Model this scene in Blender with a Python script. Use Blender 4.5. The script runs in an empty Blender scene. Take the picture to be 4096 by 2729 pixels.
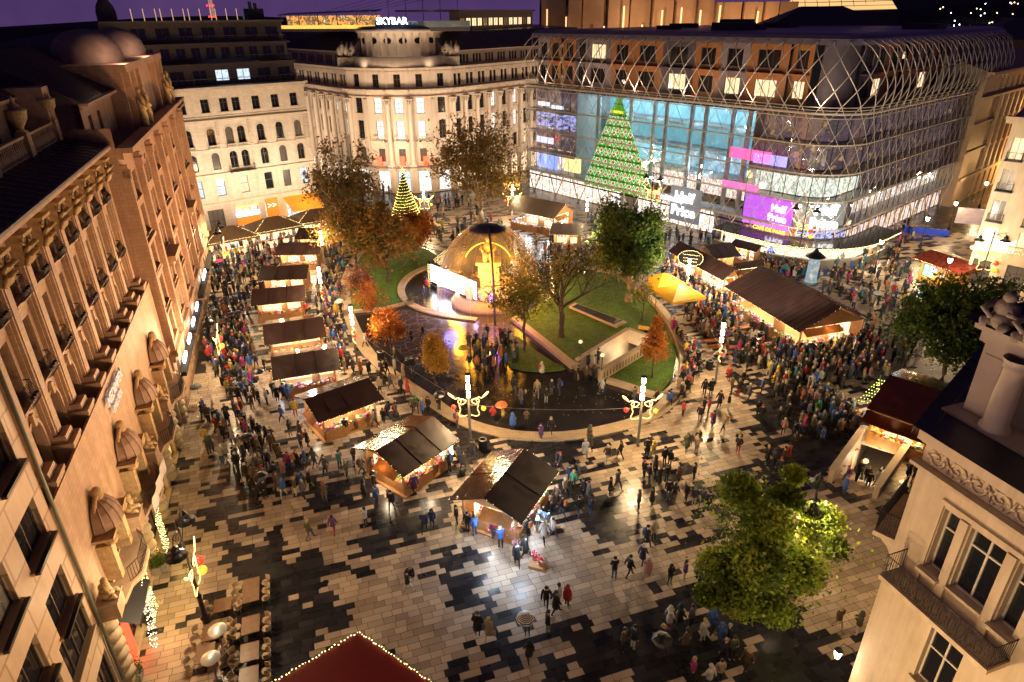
import bpy, bmesh, math, random
from mathutils import Matrix, Vector, noise
from mathutils.geometry import delaunay_2d_cdt
R = math.radians
rnd = random.Random(7)
S = bpy.context.scene
COL = S.collection

# ---------------------------------------------------------------- camera
IW, IH, FPX, CAMZ = 4096., 2729., 2640., 31.
def _basis():
    d = Vector((2100. - IW/2, -(6700. - IH/2), -FPX)).normalized()
    up = -d
    f = Vector((0, 0, -1)); f = (f - up*f.dot(up)).normalized()
    r = f.cross(up)
    return Matrix((r, f, up))
CM = _basis()
def at(px, py, z=0.):
    """ground point (or point at height z) seen at a pixel of the 4096 px photograph"""
    r = CM @ Vector((px - IW/2, -(py - IH/2), -FPX))
    t = (z - CAMZ)/r.z
    return Vector((r.x*t, r.y*t, z))
def aty(px, py, Y):
    r = CM @ Vector((px - IW/2, -(py - IH/2), -FPX))
    t = Y/r.y
    return Vector((r.x*t, Y, CAMZ + r.z*t))
U = 1.7401
def au(x, y, z=0.): return at(x*U, y*U, z)
cam = bpy.data.cameras.new('camera'); camo = bpy.data.objects.new('camera', cam); COL.objects.link(camo)
camo.matrix_world = Matrix.Translation((0, 0, CAMZ)) @ CM.to_4x4()
cam.sensor_fit = 'HORIZONTAL'; cam.sensor_width = 36.; cam.lens = FPX*36./IW
cam.clip_start = .5; cam.clip_end = 6000.
S.camera = camo

# ---------------------------------------------------------------- night sky
W = bpy.data.worlds.new('World'); S.world = W; W.use_nodes = True
wn, wl = W.node_tree.nodes, W.node_tree.links
wn.clear()
wo = wn.new('ShaderNodeOutputWorld'); bg = wn.new('ShaderNodeBackground')
tc = wn.new('ShaderNodeTexCoord'); sx = wn.new('ShaderNodeSeparateXYZ'); cr = wn.new('ShaderNodeValToRGB')
nz = wn.new('ShaderNodeTexNoise'); nz.inputs['Scale'].default_value = 11; nz.inputs['Detail'].default_value = 4
ad = wn.new('ShaderNodeMath'); ad.operation = 'MULTIPLY_ADD'; ad.inputs[1].default_value = .35
wl.new(tc.outputs['Generated'], sx.inputs[0]); wl.new(tc.outputs['Generated'], nz.inputs['Vector'])
wl.new(nz.outputs['Fac'], ad.inputs[0]); wl.new(sx.outputs['Z'], ad.inputs[2]); wl.new(ad.outputs[0], cr.inputs[0])
e = cr.color_ramp.elements
e[0].position = 0.; e[0].color = (.066, .032, .085, 1)
e[1].position = .5; e[1].color = (.006, .004, .014, 1)
x_ = cr.color_ramp.elements.new(.16); x_.color = (.038, .019, .066, 1)
wl.new(cr.outputs[0], bg.inputs['Color']); bg.inputs['Strength'].default_value = 1.05
wl.new(bg.outputs[0], wo.inputs[0])

S.view_settings.view_transform = 'Standard'; S.view_settings.look = 'None'
S.view_settings.exposure = 1.0; S.view_settings.gamma = 1.; S.view_settings.use_curve_mapping = False
S.render.engine = 'CYCLES'
cy = S.cycles
cy.max_bounces = 6; cy.diffuse_bounces = 2; cy.glossy_bounces = 3; cy.transmission_bounces = 4; cy.transparent_max_bounces = 16
cy.sample_clamp_indirect = 3.; cy.sample_clamp_direct = 0.; cy.use_light_tree = True; cy.use_denoising = True
cy.caustics_reflective = False; cy.caustics_refractive = False; cy.blur_glossy = .5
# ---------------------------------------------------------------- materials
MT = {}; EK = .5
def mat(name, col=(.5, .5, .5), rough=.6, metal=0., var=.18, scale=2., bump=0., emit=None, es=0., bscale=None, spec=None, rvar=0., sampled=False):
    if name in MT: return MT[name]
    m = bpy.data.materials.new(name); m.use_nodes = True; MT[name] = m
    n, l = m.node_tree.nodes, m.node_tree.links
    b = n['Principled BSDF']
    b.inputs['Base Color'].default_value = (*col, 1); b.inputs['Roughness'].default_value = rough
    b.inputs['Metallic'].default_value = metal
    if spec is not None: b.inputs['Specular IOR Level'].default_value = spec
    if var or bump or rvar:
        t = n.new('ShaderNodeTexCoord'); z = n.new('ShaderNodeTexNoise')
        z.inputs['Scale'].default_value = scale; z.inputs['Detail'].default_value = 6; z.inputs['Roughness'].default_value = .65
        l.new(t.outputs['Object'], z.inputs['Vector'])
        if var:
            mx = n.new('ShaderNodeMix'); mx.data_type = 'RGBA'
            mr = n.new('ShaderNodeMapRange'); mr.inputs[1].default_value = .25; mr.inputs[2].default_value = .75
            l.new(z.outputs['Fac'], mr.inputs[0]); l.new(mr.outputs[0], mx.inputs[0])
            mx.inputs[6].default_value = (*[c*(1-var) for c in col], 1); mx.inputs[7].default_value = (*[min(1, c*(1+var)) for c in col], 1)
            l.new(mx.outputs[2], b.inputs['Base Color'])
        if rvar:
            mr2 = n.new('ShaderNodeMapRange'); mr2.inputs[1].default_value = .35; mr2.inputs[2].default_value = .65
            mr2.inputs[3].default_value = max(.02, rough-rvar); mr2.inputs[4].default_value = min(1, rough+rvar)
            l.new(z.outputs['Fac'], mr2.inputs[0]); l.new(mr2.outputs[0], b.inputs['Roughness'])
        if bump:
            z2 = n.new('ShaderNodeTexNoise'); z2.inputs['Scale'].default_value = bscale or scale*6; z2.inputs['Detail'].default_value = 4
            l.new(t.outputs['Object'], z2.inputs['Vector'])
            bp = n.new('ShaderNodeBump'); bp.inputs['Strength'].default_value = bump; bp.inputs['Distance'].default_value = .05
            l.new(z2.outputs['Fac'], bp.inputs['Height']); l.new(bp.outputs[0], b.inputs['Normal'])
    if emit:
        b.inputs['Emission Color'].default_value = (*emit, 1); b.inputs['Emission Strength'].default_value = es*EK
        m.cycles.emission_sampling = 'AUTO' if sampled else 'NONE'
    return m
def grime(m, amt=.5, sc=.9):
    """rain streaks and soot on a facade material"""
    n, l = m.node_tree.nodes, m.node_tree.links; b = n['Principled BSDF']; src = b.inputs['Base Color'].links[0].from_socket
    t = n.new('ShaderNodeTexCoord'); mp = n.new('ShaderNodeMapping'); mp.inputs['Scale'].default_value = (1.6, 1.6, .16); z = n.new('ShaderNodeTexNoise'); z.inputs['Scale'].default_value = sc; z.inputs['Detail'].default_value = 8; z.inputs['Roughness'].default_value = .7
    c = n.new('ShaderNodeValToRGB'); c.color_ramp.elements[0].position = .38; c.color_ramp.elements[1].position = .62; c.color_ramp.elements[0].color = (.62, .55, .5, 1)
    mu = n.new('ShaderNodeMix'); mu.data_type = 'RGBA'; mu.blend_type = 'MULTIPLY'; mu.inputs[0].default_value = amt
    l.new(t.outputs['Object'], mp.inputs[0]); l.new(mp.outputs[0], z.inputs['Vector']); l.new(z.outputs['Fac'], c.inputs[0]); l.new(src, mu.inputs[6]); l.new(c.outputs[0], mu.inputs[7]); l.new(mu.outputs[2], b.inputs['Base Color'])
def lit(name, cols, es, scale=1.2, sampled=True, stretch=(1, 1, 1), detail=3):
    """a lit interior behind glass: several colours in patches"""
    if name in MT: return MT[name]
    m = bpy.data.materials.new(name); m.use_nodes = True; MT[name] = m
    n, l = m.node_tree.nodes, m.node_tree.links
    b = n['Principled BSDF']; b.inputs['Base Color'].default_value = (.05, .05, .05, 1); b.inputs['Roughness'].default_value = .15
    t = n.new('ShaderNodeTexCoord'); mp = n.new('ShaderNodeMapping'); mp.inputs['Scale'].default_value = stretch
    oi = n.new('ShaderNodeObjectInfo'); vm = n.new('ShaderNodeVectorMath'); vm.operation = 'ADD'
    ml = n.new('ShaderNodeMath'); ml.operation = 'MULTIPLY'; ml.inputs[1].default_value = 37.
    l.new(oi.outputs['Random'], ml.inputs[0]); l.new(t.outputs['Object'], mp.inputs['Vector']); l.new(mp.outputs[0], vm.inputs[0]); l.new(ml.outputs[0], vm.inputs[1])
    z = n.new('ShaderNodeTexNoise'); z.inputs['Scale'].default_value = scale; z.inputs['Detail'].default_value = detail; z.inputs['Roughness'].default_value = .7
    l.new(vm.outputs[0], z.inputs['Vector'])
    c = n.new('ShaderNodeValToRGB'); e = c.color_ramp.elements
    k = len(cols); e[0].position = .3; e[0].color = (*cols[0], 1); e[1].position = .7; e[1].color = (*cols[-1], 1)
    for i in range(1, k-1):
        q = e.new(.3+.4*i/(k-1)); q.color = (*cols[i], 1)
    l.new(z.outputs['Fac'], c.inputs[0]); l.new(c.outputs[0], b.inputs['Emission Color']); b.inputs['Emission Strength'].default_value = es*EK
    m.cycles.emission_sampling = 'AUTO' if sampled else 'NONE'
    return m

# ---------------------------------------------------------------- mesh helpers
class MB:
    def __init__(s, xf=None): s.v = []; s.f = []; s.m = []; s.xf = xf; s.mi = 0; s.sm = []
    def add(s, pts, faces, smooth=False):
        k = len(s.v)
        if s.xf is not None: pts = [s.xf @ Vector(p) for p in pts]
        s.v += [tuple(p) for p in pts]
        for f in faces: s.f.append(tuple(i+k for i in f)); s.m.append(s.mi); s.sm.append(smooth)
        return s
    def box(s, x0, x1, y0, y1, z0, z1, tx=0, ty=0):
        return s.add([(x0, y0, z0), (x1, y0, z0), (x1, y1, z0), (x0, y1, z0), (x0+tx, y0+ty, z1), (x1-tx, y0+ty, z1), (x1-tx, y1-ty, z1), (x0+tx, y1-ty, z1)],
              [(0, 3, 2, 1), (4, 5, 6, 7), (0, 1, 5, 4), (1, 2, 6, 5), (2, 3, 7, 6), (3, 0, 4, 7)])
    def quad(s, a, b, c, d): return s.add([a, b, c, d], [(0, 1, 2, 3)])
    def poly(s, pts): return s.add(pts, [tuple(range(len(pts)))])
    def prism(s, prof, x0, x1, axis='x'):
        """profile in (y,z) extruded along x; or (x,z) along y; or (x,y) along z. profile counter-clockwise"""
        n = len(prof)
        g = {'x': lambda t, p: (t, p[0], p[1]), 'y': lambda t, p: (p[0], t, p[1]), 'z': lambda t, p: (p[0], p[1], t)}[axis]
        pts = [g(x0, p) for p in prof] + [g(x1, p) for p in prof]
        fs = [(i, (i+1) % n, n+(i+1) % n, n+i) for i in range(n)]
        return s.add(pts, fs + [tuple(reversed(range(n))), tuple(range(n, 2*n))])
    def tube(s, pts, r, n=6, caps=True, smooth=True):
        pts = [Vector(p) for p in pts]; rs = r if isinstance(r, (list, tuple)) else [r]*len(pts)
        V = []; k = len(pts); up = Vector((0, 0, 1))
        for i, p in enumerate(pts):
            d = (pts[min(i+1, k-1)] - pts[max(i-1, 0)])
            if d.length < 1e-6: d = Vector((0, 0, 1))
            d.normalize()
            a = d.cross(up)
            if a.length < .05: a = d.cross(Vector((1, 0, 0)))
            a.normalize(); b = a.cross(d)
            for j in range(n):
                t = 2*math.pi*j/n; V.append(p + (a*math.cos(t) + b*math.sin(t))*rs[i])
        F = [(i*n+j, i*n+(j+1) % n, (i+1)*n+(j+1) % n, (i+1)*n+j) for i in range(k-1) for j in range(n)]
        if caps: F += [tuple(reversed(range(n))), tuple(range((k-1)*n, k*n))]
        return s.add(V, F, smooth)
    def lathe(s, prof, n=12, c=(0, 0, 0), a0=0., a1=2*math.pi, smooth=True, sy=1.):
        full = abs(a1-a0-2*math.pi) < 1e-6; k = n if full else n+1
        V = [(c[0]+r*math.cos(a0+(a1-a0)*j/n), c[1]+sy*r*math.sin(a0+(a1-a0)*j/n), c[2]+z) for r, z in prof for j in range(k)]
        F = [(i*k+j, i*k+(j+1) % k, (i+1)*k+(j+1) % k, (i+1)*k+j) for i in range(len(prof)-1) for j in range(n)]
        return s.add(V, F, smooth)
    def sph(s, c, r, nu=8, nv=6, sz=None):
        sz = sz or r
        return s.lathe([(max(1e-4, r*math.sin(math.pi*i/nv)), -sz*math.cos(math.pi*i/nv)) for i in range(nv+1)], nu, c)
    def build(s, name, m, parent=None, loc=None, rz=0, kind=None):
        me = bpy.data.meshes.new(name); me.from_pydata(s.v, [], s.f)
        ms = m if isinstance(m, (list, tuple)) else [m]
        for q in ms: me.materials.append(q)
        if len(ms) > 1: me.polygons.foreach_set('material_index', s.m)
        me.polygons.foreach_set('use_smooth', s.sm); me.update()
        return link(name, me, parent, loc, rz, kind)
def link(name, me, parent=None, loc=None, rz=0, kind=None):
    o = bpy.data.objects.new(name, me); COL.objects.link(o)
    if loc is not None: o.location = loc
    if rz: o.rotation_euler = (0, 0, rz)
    if parent is not None: o.parent = parent
    if kind: o['kind'] = kind
    return o
def tag(o, label, cat, group=None):
    o['label'] = label; o['category'] = cat
    if group: o['group'] = group
    return o
def thing(name, label, cat, loc=(0, 0, 0), rz=0, group=None):
    return tag(link(name, None, None, loc, rz), label, cat, group)
def dup(o, parent=None):
    c = o.copy(); COL.objects.link(c); c.parent = parent
    for ch in list(o.children): dup(ch, c)
    return c
def flat(outline, holes=(), z=0., extra=(), grid=None):
    """triangulated sheet with holes"""
    vs = [Vector(p[:2]) for p in outline]; es = [(i, (i+1) % len(vs)) for i in range(len(vs))]
    for h in holes:
        k = len(vs); vs += [Vector(p[:2]) for p in h]; es += [(k+i, k+(i+1) % len(h)) for i in range(len(h))]
    V, E, F, *_ = delaunay_2d_cdt(vs, es, [], 1 if False else 0, 1e-4)
    mb = MB(); ff = []
    for f in F:
        c = sum((V[i] for i in f), Vector((0, 0)))/len(f)
        if inside(c, outline) and not any(inside(c, h) for h in holes):
            a, b, d = V[f[0]], V[f[1]], V[f[2]]
            if (b-a).cross(d-a) < 0: f = tuple(reversed(f))
            ff.append(tuple(f))
    mb.add([(v.x, v.y, z) for v in V], ff); return mb
def inside(p, poly):
    c = False; n = len(poly); x, y = p[0], p[1]
    for i in range(n):
        x0, y0 = poly[i][0], poly[i][1]; x1, y1 = poly[i-1][0], poly[i-1][1]
        if (y0 > y) != (y1 > y) and x < (x1-x0)*(y-y0)/(y1-y0)+x0: c = not c
    return c
def offset(poly, d):
    """inward offset of a counter-clockwise or clockwise closed loop by d metres"""
    n = len(poly); A = sum(poly[i-1][0]*poly[i][1]-poly[i][0]*poly[i-1][1] for i in range(n)); sg = 1 if A > 0 else -1
    out = []
    for i in range(n):
        a = Vector(poly[i-1][:2]); b = Vector(poly[i][:2]); c = Vector(poly[(i+1) % n][:2])
        t = ((b-a).normalized()+(c-b).normalized()).normalized(); out.append((b.x - t.y*d*sg, b.y + t.x*d*sg))
    return out
def smoothloop(poly, k=2):
    p = [Vector(q[:2]) for q in poly]
    for _ in range(k):
        q = []
        for i in range(len(p)):
            a, b = p[i], p[(i+1) % len(p)]; q += [a*.75+b*.25, a*.25+b*.75]
        p = q
    return [(v.x, v.y) for v in p]
def lamp(name, loc, power, col, size=.25, parent=None, kind='POINT', rot=None, spot=None, blend=.5):
    d = bpy.data.lights.new(name, kind); d.energy = power; d.color = col
    if kind in ('POINT', 'SPOT'): d.shadow_soft_size = size
    if kind == 'SPOT': d.spot_size = spot or R(120); d.spot_blend = blend
    if kind == 'AREA':
        d.size = size if not isinstance(size, tuple) else size[0]
        if isinstance(size, tuple): d.shape = 'RECTANGLE'; d.size_y = size[1]
    o = bpy.data.objects.new(name, d); COL.objects.link(o); o.location = loc
    if rot is not None:
        o.rotation_euler = rot if not isinstance(rot, Vector) else rot.to_track_quat('-Z', 'Y').to_euler()
    if parent is not None: o.parent = parent
    return o
WARM = (1., .72, .40); WARMW = (1., .86, .66); COOL = (.82, .9, 1.); AMB = (1., .55, .18)
# shared materials
bulb_w = mat('string bulb', (1, .8, .4), emit=(1, .72, .28), es=9., var=0)
bulb_c = mat('cold string bulb', (1, 1, 1), emit=(.8, .9, 1), es=9., var=0)
tube_l = mat('rope light', (1, .7, .3), emit=(1, .50, .12), es=6., var=0)
led = mat('lamp glass', (1, .95, .8), emit=(1, .86, .58), es=16., var=0)
dark_metal = mat('dark metal', (.025, .025, .03), .35, .7, var=.1)
grey_metal = mat('grey metal', (.22, .22, .23), .4, .8, var=.1)
wood = mat('pine boards', (.42, .22, .09), .6, var=.3, scale=5)
stone_c = mat('cream limestone', (.56, .43, .30), .55, var=.16, scale=1.2, bump=.15)
# ---------------------------------------------------------------- ground
def F(pts): return [tuple(at(x, y)[:2]) for x, y in pts]
ring_px = [(1405,1032),(1369,1104),(1358,1165),(1366,1240),(1393,1320),(1442,1413),(1497,1468),(1557,1516),(1618,1559),(1700,1615),(1791,1680),(1882,1722),(1973,1746),(2063,1762),(2185,1768),(2306,1762),(2427,1740),(2548,1710),(2639,1674),(2718,1607),(2754,1547),(2766,1486),(2760,1413),(2730,1353),(2693,1274),(2639,1207),(2584,1165),(2530,1123),(2480,1087),(2266,1052),(2000,1022),(1773,997),(1696,972),(1600,950),(1500,962),(1430,1000)]
ring = smoothloop(F(ring_px), 2)
ring_in = offset(ring, 1.25)
stairA = F([(2318,1478),(2512,1357),(2608,1392),(2396,1520)])       # in the lawn
stairB = F([(3330,1930),(3448,1762),(3610,1812),(3490,1985)])       # by the near building
asphalt = mat('wet dark asphalt', (.022, .020, .022), .16, var=.35, scale=.8, bump=.25, bscale=9, rvar=.10)
# big ground sheet with openings for the two stairways
big = [(-900, -60), (900, -60), (1500, 2500), (-1500, 2500)]
flat(big, [stairA, stairB], -.03).build('ground', mat('city ground', (.04, .035, .035), .3, var=.3, scale=.4, rvar=.12), kind='structure')
flat(ring_in, [stairA], .004).build('plaza', asphalt, kind='structure')
# paving of staggered stones, one quad each, pale or dark
E1 = Vector((math.cos(R(18.4)), math.sin(R(18.4)))); E2 = Vector((-E1.y, E1.x))
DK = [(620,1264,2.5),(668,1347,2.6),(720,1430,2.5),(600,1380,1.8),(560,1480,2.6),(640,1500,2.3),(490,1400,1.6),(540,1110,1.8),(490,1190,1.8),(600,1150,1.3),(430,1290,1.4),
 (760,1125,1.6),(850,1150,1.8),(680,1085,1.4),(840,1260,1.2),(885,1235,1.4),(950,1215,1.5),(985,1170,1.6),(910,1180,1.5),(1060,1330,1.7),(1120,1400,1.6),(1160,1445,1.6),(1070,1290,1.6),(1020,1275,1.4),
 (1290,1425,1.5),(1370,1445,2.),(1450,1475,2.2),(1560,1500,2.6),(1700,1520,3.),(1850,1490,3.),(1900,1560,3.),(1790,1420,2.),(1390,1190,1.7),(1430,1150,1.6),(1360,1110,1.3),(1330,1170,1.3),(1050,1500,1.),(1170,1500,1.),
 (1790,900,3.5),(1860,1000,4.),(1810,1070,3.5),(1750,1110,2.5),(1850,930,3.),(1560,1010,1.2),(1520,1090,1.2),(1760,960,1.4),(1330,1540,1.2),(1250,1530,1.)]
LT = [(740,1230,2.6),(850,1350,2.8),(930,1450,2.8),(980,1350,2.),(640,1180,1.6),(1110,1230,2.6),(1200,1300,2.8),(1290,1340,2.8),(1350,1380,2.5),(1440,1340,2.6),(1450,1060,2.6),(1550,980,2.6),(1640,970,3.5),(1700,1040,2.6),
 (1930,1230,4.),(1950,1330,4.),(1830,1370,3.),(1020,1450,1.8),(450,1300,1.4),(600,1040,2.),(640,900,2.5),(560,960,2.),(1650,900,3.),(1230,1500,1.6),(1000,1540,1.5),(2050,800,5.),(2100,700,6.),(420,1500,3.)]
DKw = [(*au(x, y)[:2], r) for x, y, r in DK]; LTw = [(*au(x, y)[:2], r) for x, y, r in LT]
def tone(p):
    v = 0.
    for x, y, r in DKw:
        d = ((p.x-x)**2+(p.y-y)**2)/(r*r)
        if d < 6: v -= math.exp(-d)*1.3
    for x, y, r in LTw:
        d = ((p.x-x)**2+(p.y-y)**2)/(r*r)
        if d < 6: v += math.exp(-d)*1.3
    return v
mbP = MB(); pr = random.Random(3); attr = []
x0, x1, y0, y1 = -24., 108., -2., 150.
g = .012; row = 0; yy = -2.
flats_skip = [offset(ring, -.02), stairA, stairB]
cs = []; 
while yy < 118:
    hgt_ = .44; xx = -62 + pr.random()*.8
    near = yy < 62
    if not near: hgt_ = .66
    while xx < 96:
        w = pr.choice((.6, .7, .9, 1.15)) if near else pr.choice((1.1, 1.4, 1.7))
        c = E1*(xx+w/2) + E2*(yy+hgt_/2)
        # keep to the square and the streets that lead off it
        q = CM.transposed() @ (Vector((c.x, c.y, -CAMZ)))
        px = IW/2+FPX*q.x/-q.z if q.z < 0 else -1; py = IH/2-FPX*q.y/-q.z if q.z < 0 else -1
        if -150 < px < 4250 and 600 < py < 2850 and not any(inside(c, s) for s in flats_skip):
            t = tone(c)
            k = noise.noise(Vector((c.x*.3, c.y*.3, 1.)))*.6 + noise.noise(Vector((c.x*.8, c.y*.8, 7.)))*1.3
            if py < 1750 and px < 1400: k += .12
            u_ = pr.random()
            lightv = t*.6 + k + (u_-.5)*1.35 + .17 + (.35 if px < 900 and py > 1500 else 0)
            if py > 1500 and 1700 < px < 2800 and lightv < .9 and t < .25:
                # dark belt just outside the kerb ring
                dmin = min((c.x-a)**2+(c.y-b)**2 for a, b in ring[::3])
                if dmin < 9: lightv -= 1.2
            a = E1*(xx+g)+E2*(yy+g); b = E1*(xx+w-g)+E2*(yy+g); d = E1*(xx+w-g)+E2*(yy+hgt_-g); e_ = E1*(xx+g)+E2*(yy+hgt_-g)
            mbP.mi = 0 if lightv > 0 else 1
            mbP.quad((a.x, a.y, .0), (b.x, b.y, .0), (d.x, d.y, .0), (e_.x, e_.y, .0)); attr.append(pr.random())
        xx += w
    yy += hgt_
def stonemat(name, col, rough, v, rv):
    m = mat(name, col, rough, var=0, bump=.12, bscale=3.5)
    n, l = m.node_tree.nodes, m.node_tree.links
    b = n['Principled BSDF']; at_ = n.new('ShaderNodeAttribute'); at_.attribute_name = 'tone'
    mx = n.new('ShaderNodeMix'); mx.data_type = 'RGBA'
    mx.inputs[6].default_value = (*[c*(1-v) for c in col], 1); mx.inputs[7].default_value = (*[c*(1+v) for c in col], 1)
    l.new(at_.outputs['Fac'], mx.inputs[0])
    tcn = n.new('ShaderNodeTexCoord'); z = n.new('ShaderNodeTexNoise'); z.inputs['Scale'].default_value = .35; z.inputs['Detail'].default_value = 7
    l.new(tcn.outputs['Object'], z.inputs['Vector'])
    mu = n.new('ShaderNodeMix'); mu.data_type = 'RGBA'; mu.blend_type = 'MULTIPLY'; mu.inputs[0].default_value = .45
    l.new(mx.outputs[2], mu.inputs[6])
    cr_ = n.new('ShaderNodeValToRGB'); cr_.color_ramp.elements[0].position = .35; cr_.color_ramp.elements[1].position = .6
    cr_.color_ramp.elements[0].color = (.5, .45, .4, 1)
    l.new(z.outputs['Fac'], cr_.inputs[0]); l.new(cr_.outputs[0], mu.inputs[7]); l.new(mu.outputs[2], b.inputs['Base Color'])
    ma = n.new('ShaderNodeMath'); ma.operation = 'MULTIPLY_ADD'; ma.inputs[1].default_value = rv; ma.inputs[2].default_value = rough-rv/2
    ad_ = n.new('ShaderNodeMath'); ad_.operation = 'MULTIPLY_ADD'; ad_.inputs[1].default_value = .5
    l.new(at_.outputs['Fac'], ad_.inputs[0]); l.new(z.outputs['Fac'], ad_.inputs[2]); l.new(ad_.outputs[0], ma.inputs[0]); l.new(ma.outputs[0], b.inputs['Roughness'])
    return m
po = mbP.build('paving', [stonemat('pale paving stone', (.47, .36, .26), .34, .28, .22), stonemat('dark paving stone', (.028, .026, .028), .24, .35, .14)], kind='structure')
ta = po.data.attributes.new('tone', 'FLOAT', 'FACE'); ta.data.foreach_set('value', attr)
# dark stones inside the ring show irregular flags near the stage
def flagmat():
    m = mat('wet stone flags', (.06, .05, .06), .16, var=0)
    n, l = m.node_tree.nodes, m.node_tree.links; b = n['Principled BSDF']
    t = n.new('ShaderNodeTexCoord'); v = n.new('ShaderNodeTexVoronoi'); v.feature = 'DISTANCE_TO_EDGE'; v.inputs['Scale'].default_value = .85
    l.new(t.outputs['Object'], v.inputs['Vector'])
    c = n.new('ShaderNodeValToRGB'); c.color_ramp.elements[0].position = .015; c.color_ramp.elements[1].position = .05
    c.color_ramp.elements[0].color = (.16, .14, .16, 1); c.color_ramp.elements[1].color = (.055, .048, .055, 1)
    l.new(v.outputs['Distance'], c.inputs[0]); l.new(c.outputs[0], b.inputs['Base Color'])
    bp = n.new('ShaderNodeBump'); bp.inputs['Strength'].default_value = .5; bp.inputs['Distance'].default_value = .03
    z = n.new('ShaderNodeTexNoise'); z.inputs['Scale'].default_value = 1.7; l.new(t.outputs['Object'], z.inputs['Vector'])
    a = n.new('ShaderNodeMath'); a.operation = 'ADD'; l.new(v.outputs['Distance'], a.inputs[0]); l.new(z.outputs['Fac'], a.inputs[1])
    l.new(a.outputs[0], bp.inputs['Height']); l.new(bp.outputs[0], b.inputs['Normal'])
    return m
flags = smoothloop(F([(1560,1262),(1600,1235),(1640,1240),(1760,1280),(1905,1300),(2040,1285),(2070,1330),(1990,1430),(1880,1500),(1700,1480),(1600,1420),(1540,1340)]), 2)
flat(flags, [], .010).build('stone_flags', flagmat(), kind='structure')
# kerb ring
def band(outer, inner, z0, z1):
    mb = MB(); n = len(outer)
    for i in range(n):
        j = (i+1) % n; a, b, c, d = outer[i], outer[j], inner[j], inner[i]
        mb.quad((*a, z1), (*b, z1), (*c, z1), (*d, z1)); mb.quad((*a, z0), (*b, z0), (*b, z1), (*a, z1)); mb.quad((*d, z1), (*c, z1), (*c, z0), (*d, z0))
    return mb
ringmat = mat('pale kerb stone', (.50, .38, .25), .38, var=.2, scale=.9, bump=.1, rvar=.1)
def add_joints(m, sc=1.1, wall=False, dark=.45):
    n, l = m.node_tree.nodes, m.node_tree.links; b = n['Principled BSDF']
    src = b.inputs['Base Color'].links[0].from_socket
    t = n.new('ShaderNodeTexCoord'); v = n.new('ShaderNodeTexBrick'); v.inputs['Scale'].default_value = sc
    v.inputs['Mortar Size'].default_value = .012; v.inputs['Color1'].default_value = (1, 1, 1, 1); v.inputs['Color2'].default_value = (.85, .85, .85, 1); v.inputs['Mortar'].default_value = (.45, .4, .35, 1)
    v.inputs['Mortar'].default_value = (dark, dark*.9, dark*.8, 1)
    if wall:
        s_ = n.new('ShaderNodeSeparateXYZ'); c_ = n.new('ShaderNodeCombineXYZ'); a_ = n.new('ShaderNodeMath'); a_.operation = 'ADD'; l.new(t.outputs['Object'], s_.inputs[0]); l.new(s_.outputs[0], a_.inputs[0]); l.new(s_.outputs[1], a_.inputs[1]); l.new(a_.outputs[0], c_.inputs[0]); l.new(s_.outputs[2], c_.inputs[1]); l.new(c_.outputs[0], v.inputs['Vector'])
    else: l.new(t.outputs['Object'], v.inputs['Vector'])
    mu = n.new('ShaderNodeMix'); mu.data_type = 'RGBA'; mu.blend_type = 'MULTIPLY'; mu.inputs[0].default_value = 1
    l.new(src, mu.inputs[6]); l.new(v.outputs['Color'], mu.inputs[7]); l.new(mu.outputs[2], b.inputs['Base Color'])
add_joints(ringmat)
band(ring, ring_in, -.02, .10).build('kerb_ring', ringmat, kind='structure')
# lawns
def grassmat():
    m = mat('lawn grass', (.05, .10, .012), .8, var=0)
    n, l = m.node_tree.nodes, m.node_tree.links; b = n['Principled BSDF']
    t = n.new('ShaderNodeTexCoord')
    z = n.new('ShaderNodeTexNoise'); z.inputs['Scale'].default_value = 1.1; z.inputs['Detail'].default_value = 10; z.inputs['Roughness'].default_value = .8
    l.new(t.outputs['Object'], z.inputs['Vector']); c = n.new('ShaderNodeValToRGB'); e = c.color_ramp.elements
    e[0].position = .35; e[0].color = (.032, .095, .006, 1); e[1].position = .65; e[1].color = (.12, .26, .02, 1)
    l.new(z.outputs['Fac'], c.inputs[0])
    l.new(c.outputs[0], b.inputs['Base Color'])
    z2 = n.new('ShaderNodeTexNoise'); z2.inputs['Scale'].default_value = 14; z2.inputs['Detail'].default_value = 5; l.new(t.outputs['Object'], z2.inputs['Vector'])
    bp = n.new('ShaderNodeBump'); bp.inputs['Strength'].default_value = 1; bp.inputs['Distance'].default_value = .08; l.new(z2.outputs['Fac'], bp.inputs['Height']); l.new(bp.outputs[0], b.inputs['Normal'])
    return m
GRASS = grassmat()
lawnL = smoothloop(F([(1392,1120),(1412,1050),(1470,1003),(1560,975),(1696,990),(1763,1034),(1709,1074),(1636,1110),(1606,1147),(1606,1189),(1612,1215),(1533,1236),(1402,1250),(1388,1189)]), 1)
lawnR = F([(2060,1284),(2180,1376),(2293,1466),(2325,1449),(2512,1340),(2634,1388),(2410,1534),(2608,1575),(2640,1578),(2688,1516),(2706,1431),(2700,1344),(2650,1250),(2600,1200),(2530,1140),(2480,1102),(2290,1098),(2215,1150),(2150,1225)])
lawnM = smoothloop(F([(2000,1360),(2040,1325),(2190,1440),(2270,1476),(2240,1490),(2120,1495),(2020,1470)]), 1)
leafm = mat('fallen leaves', (.30, .20, .05), .6, var=.4, scale=3)
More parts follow.
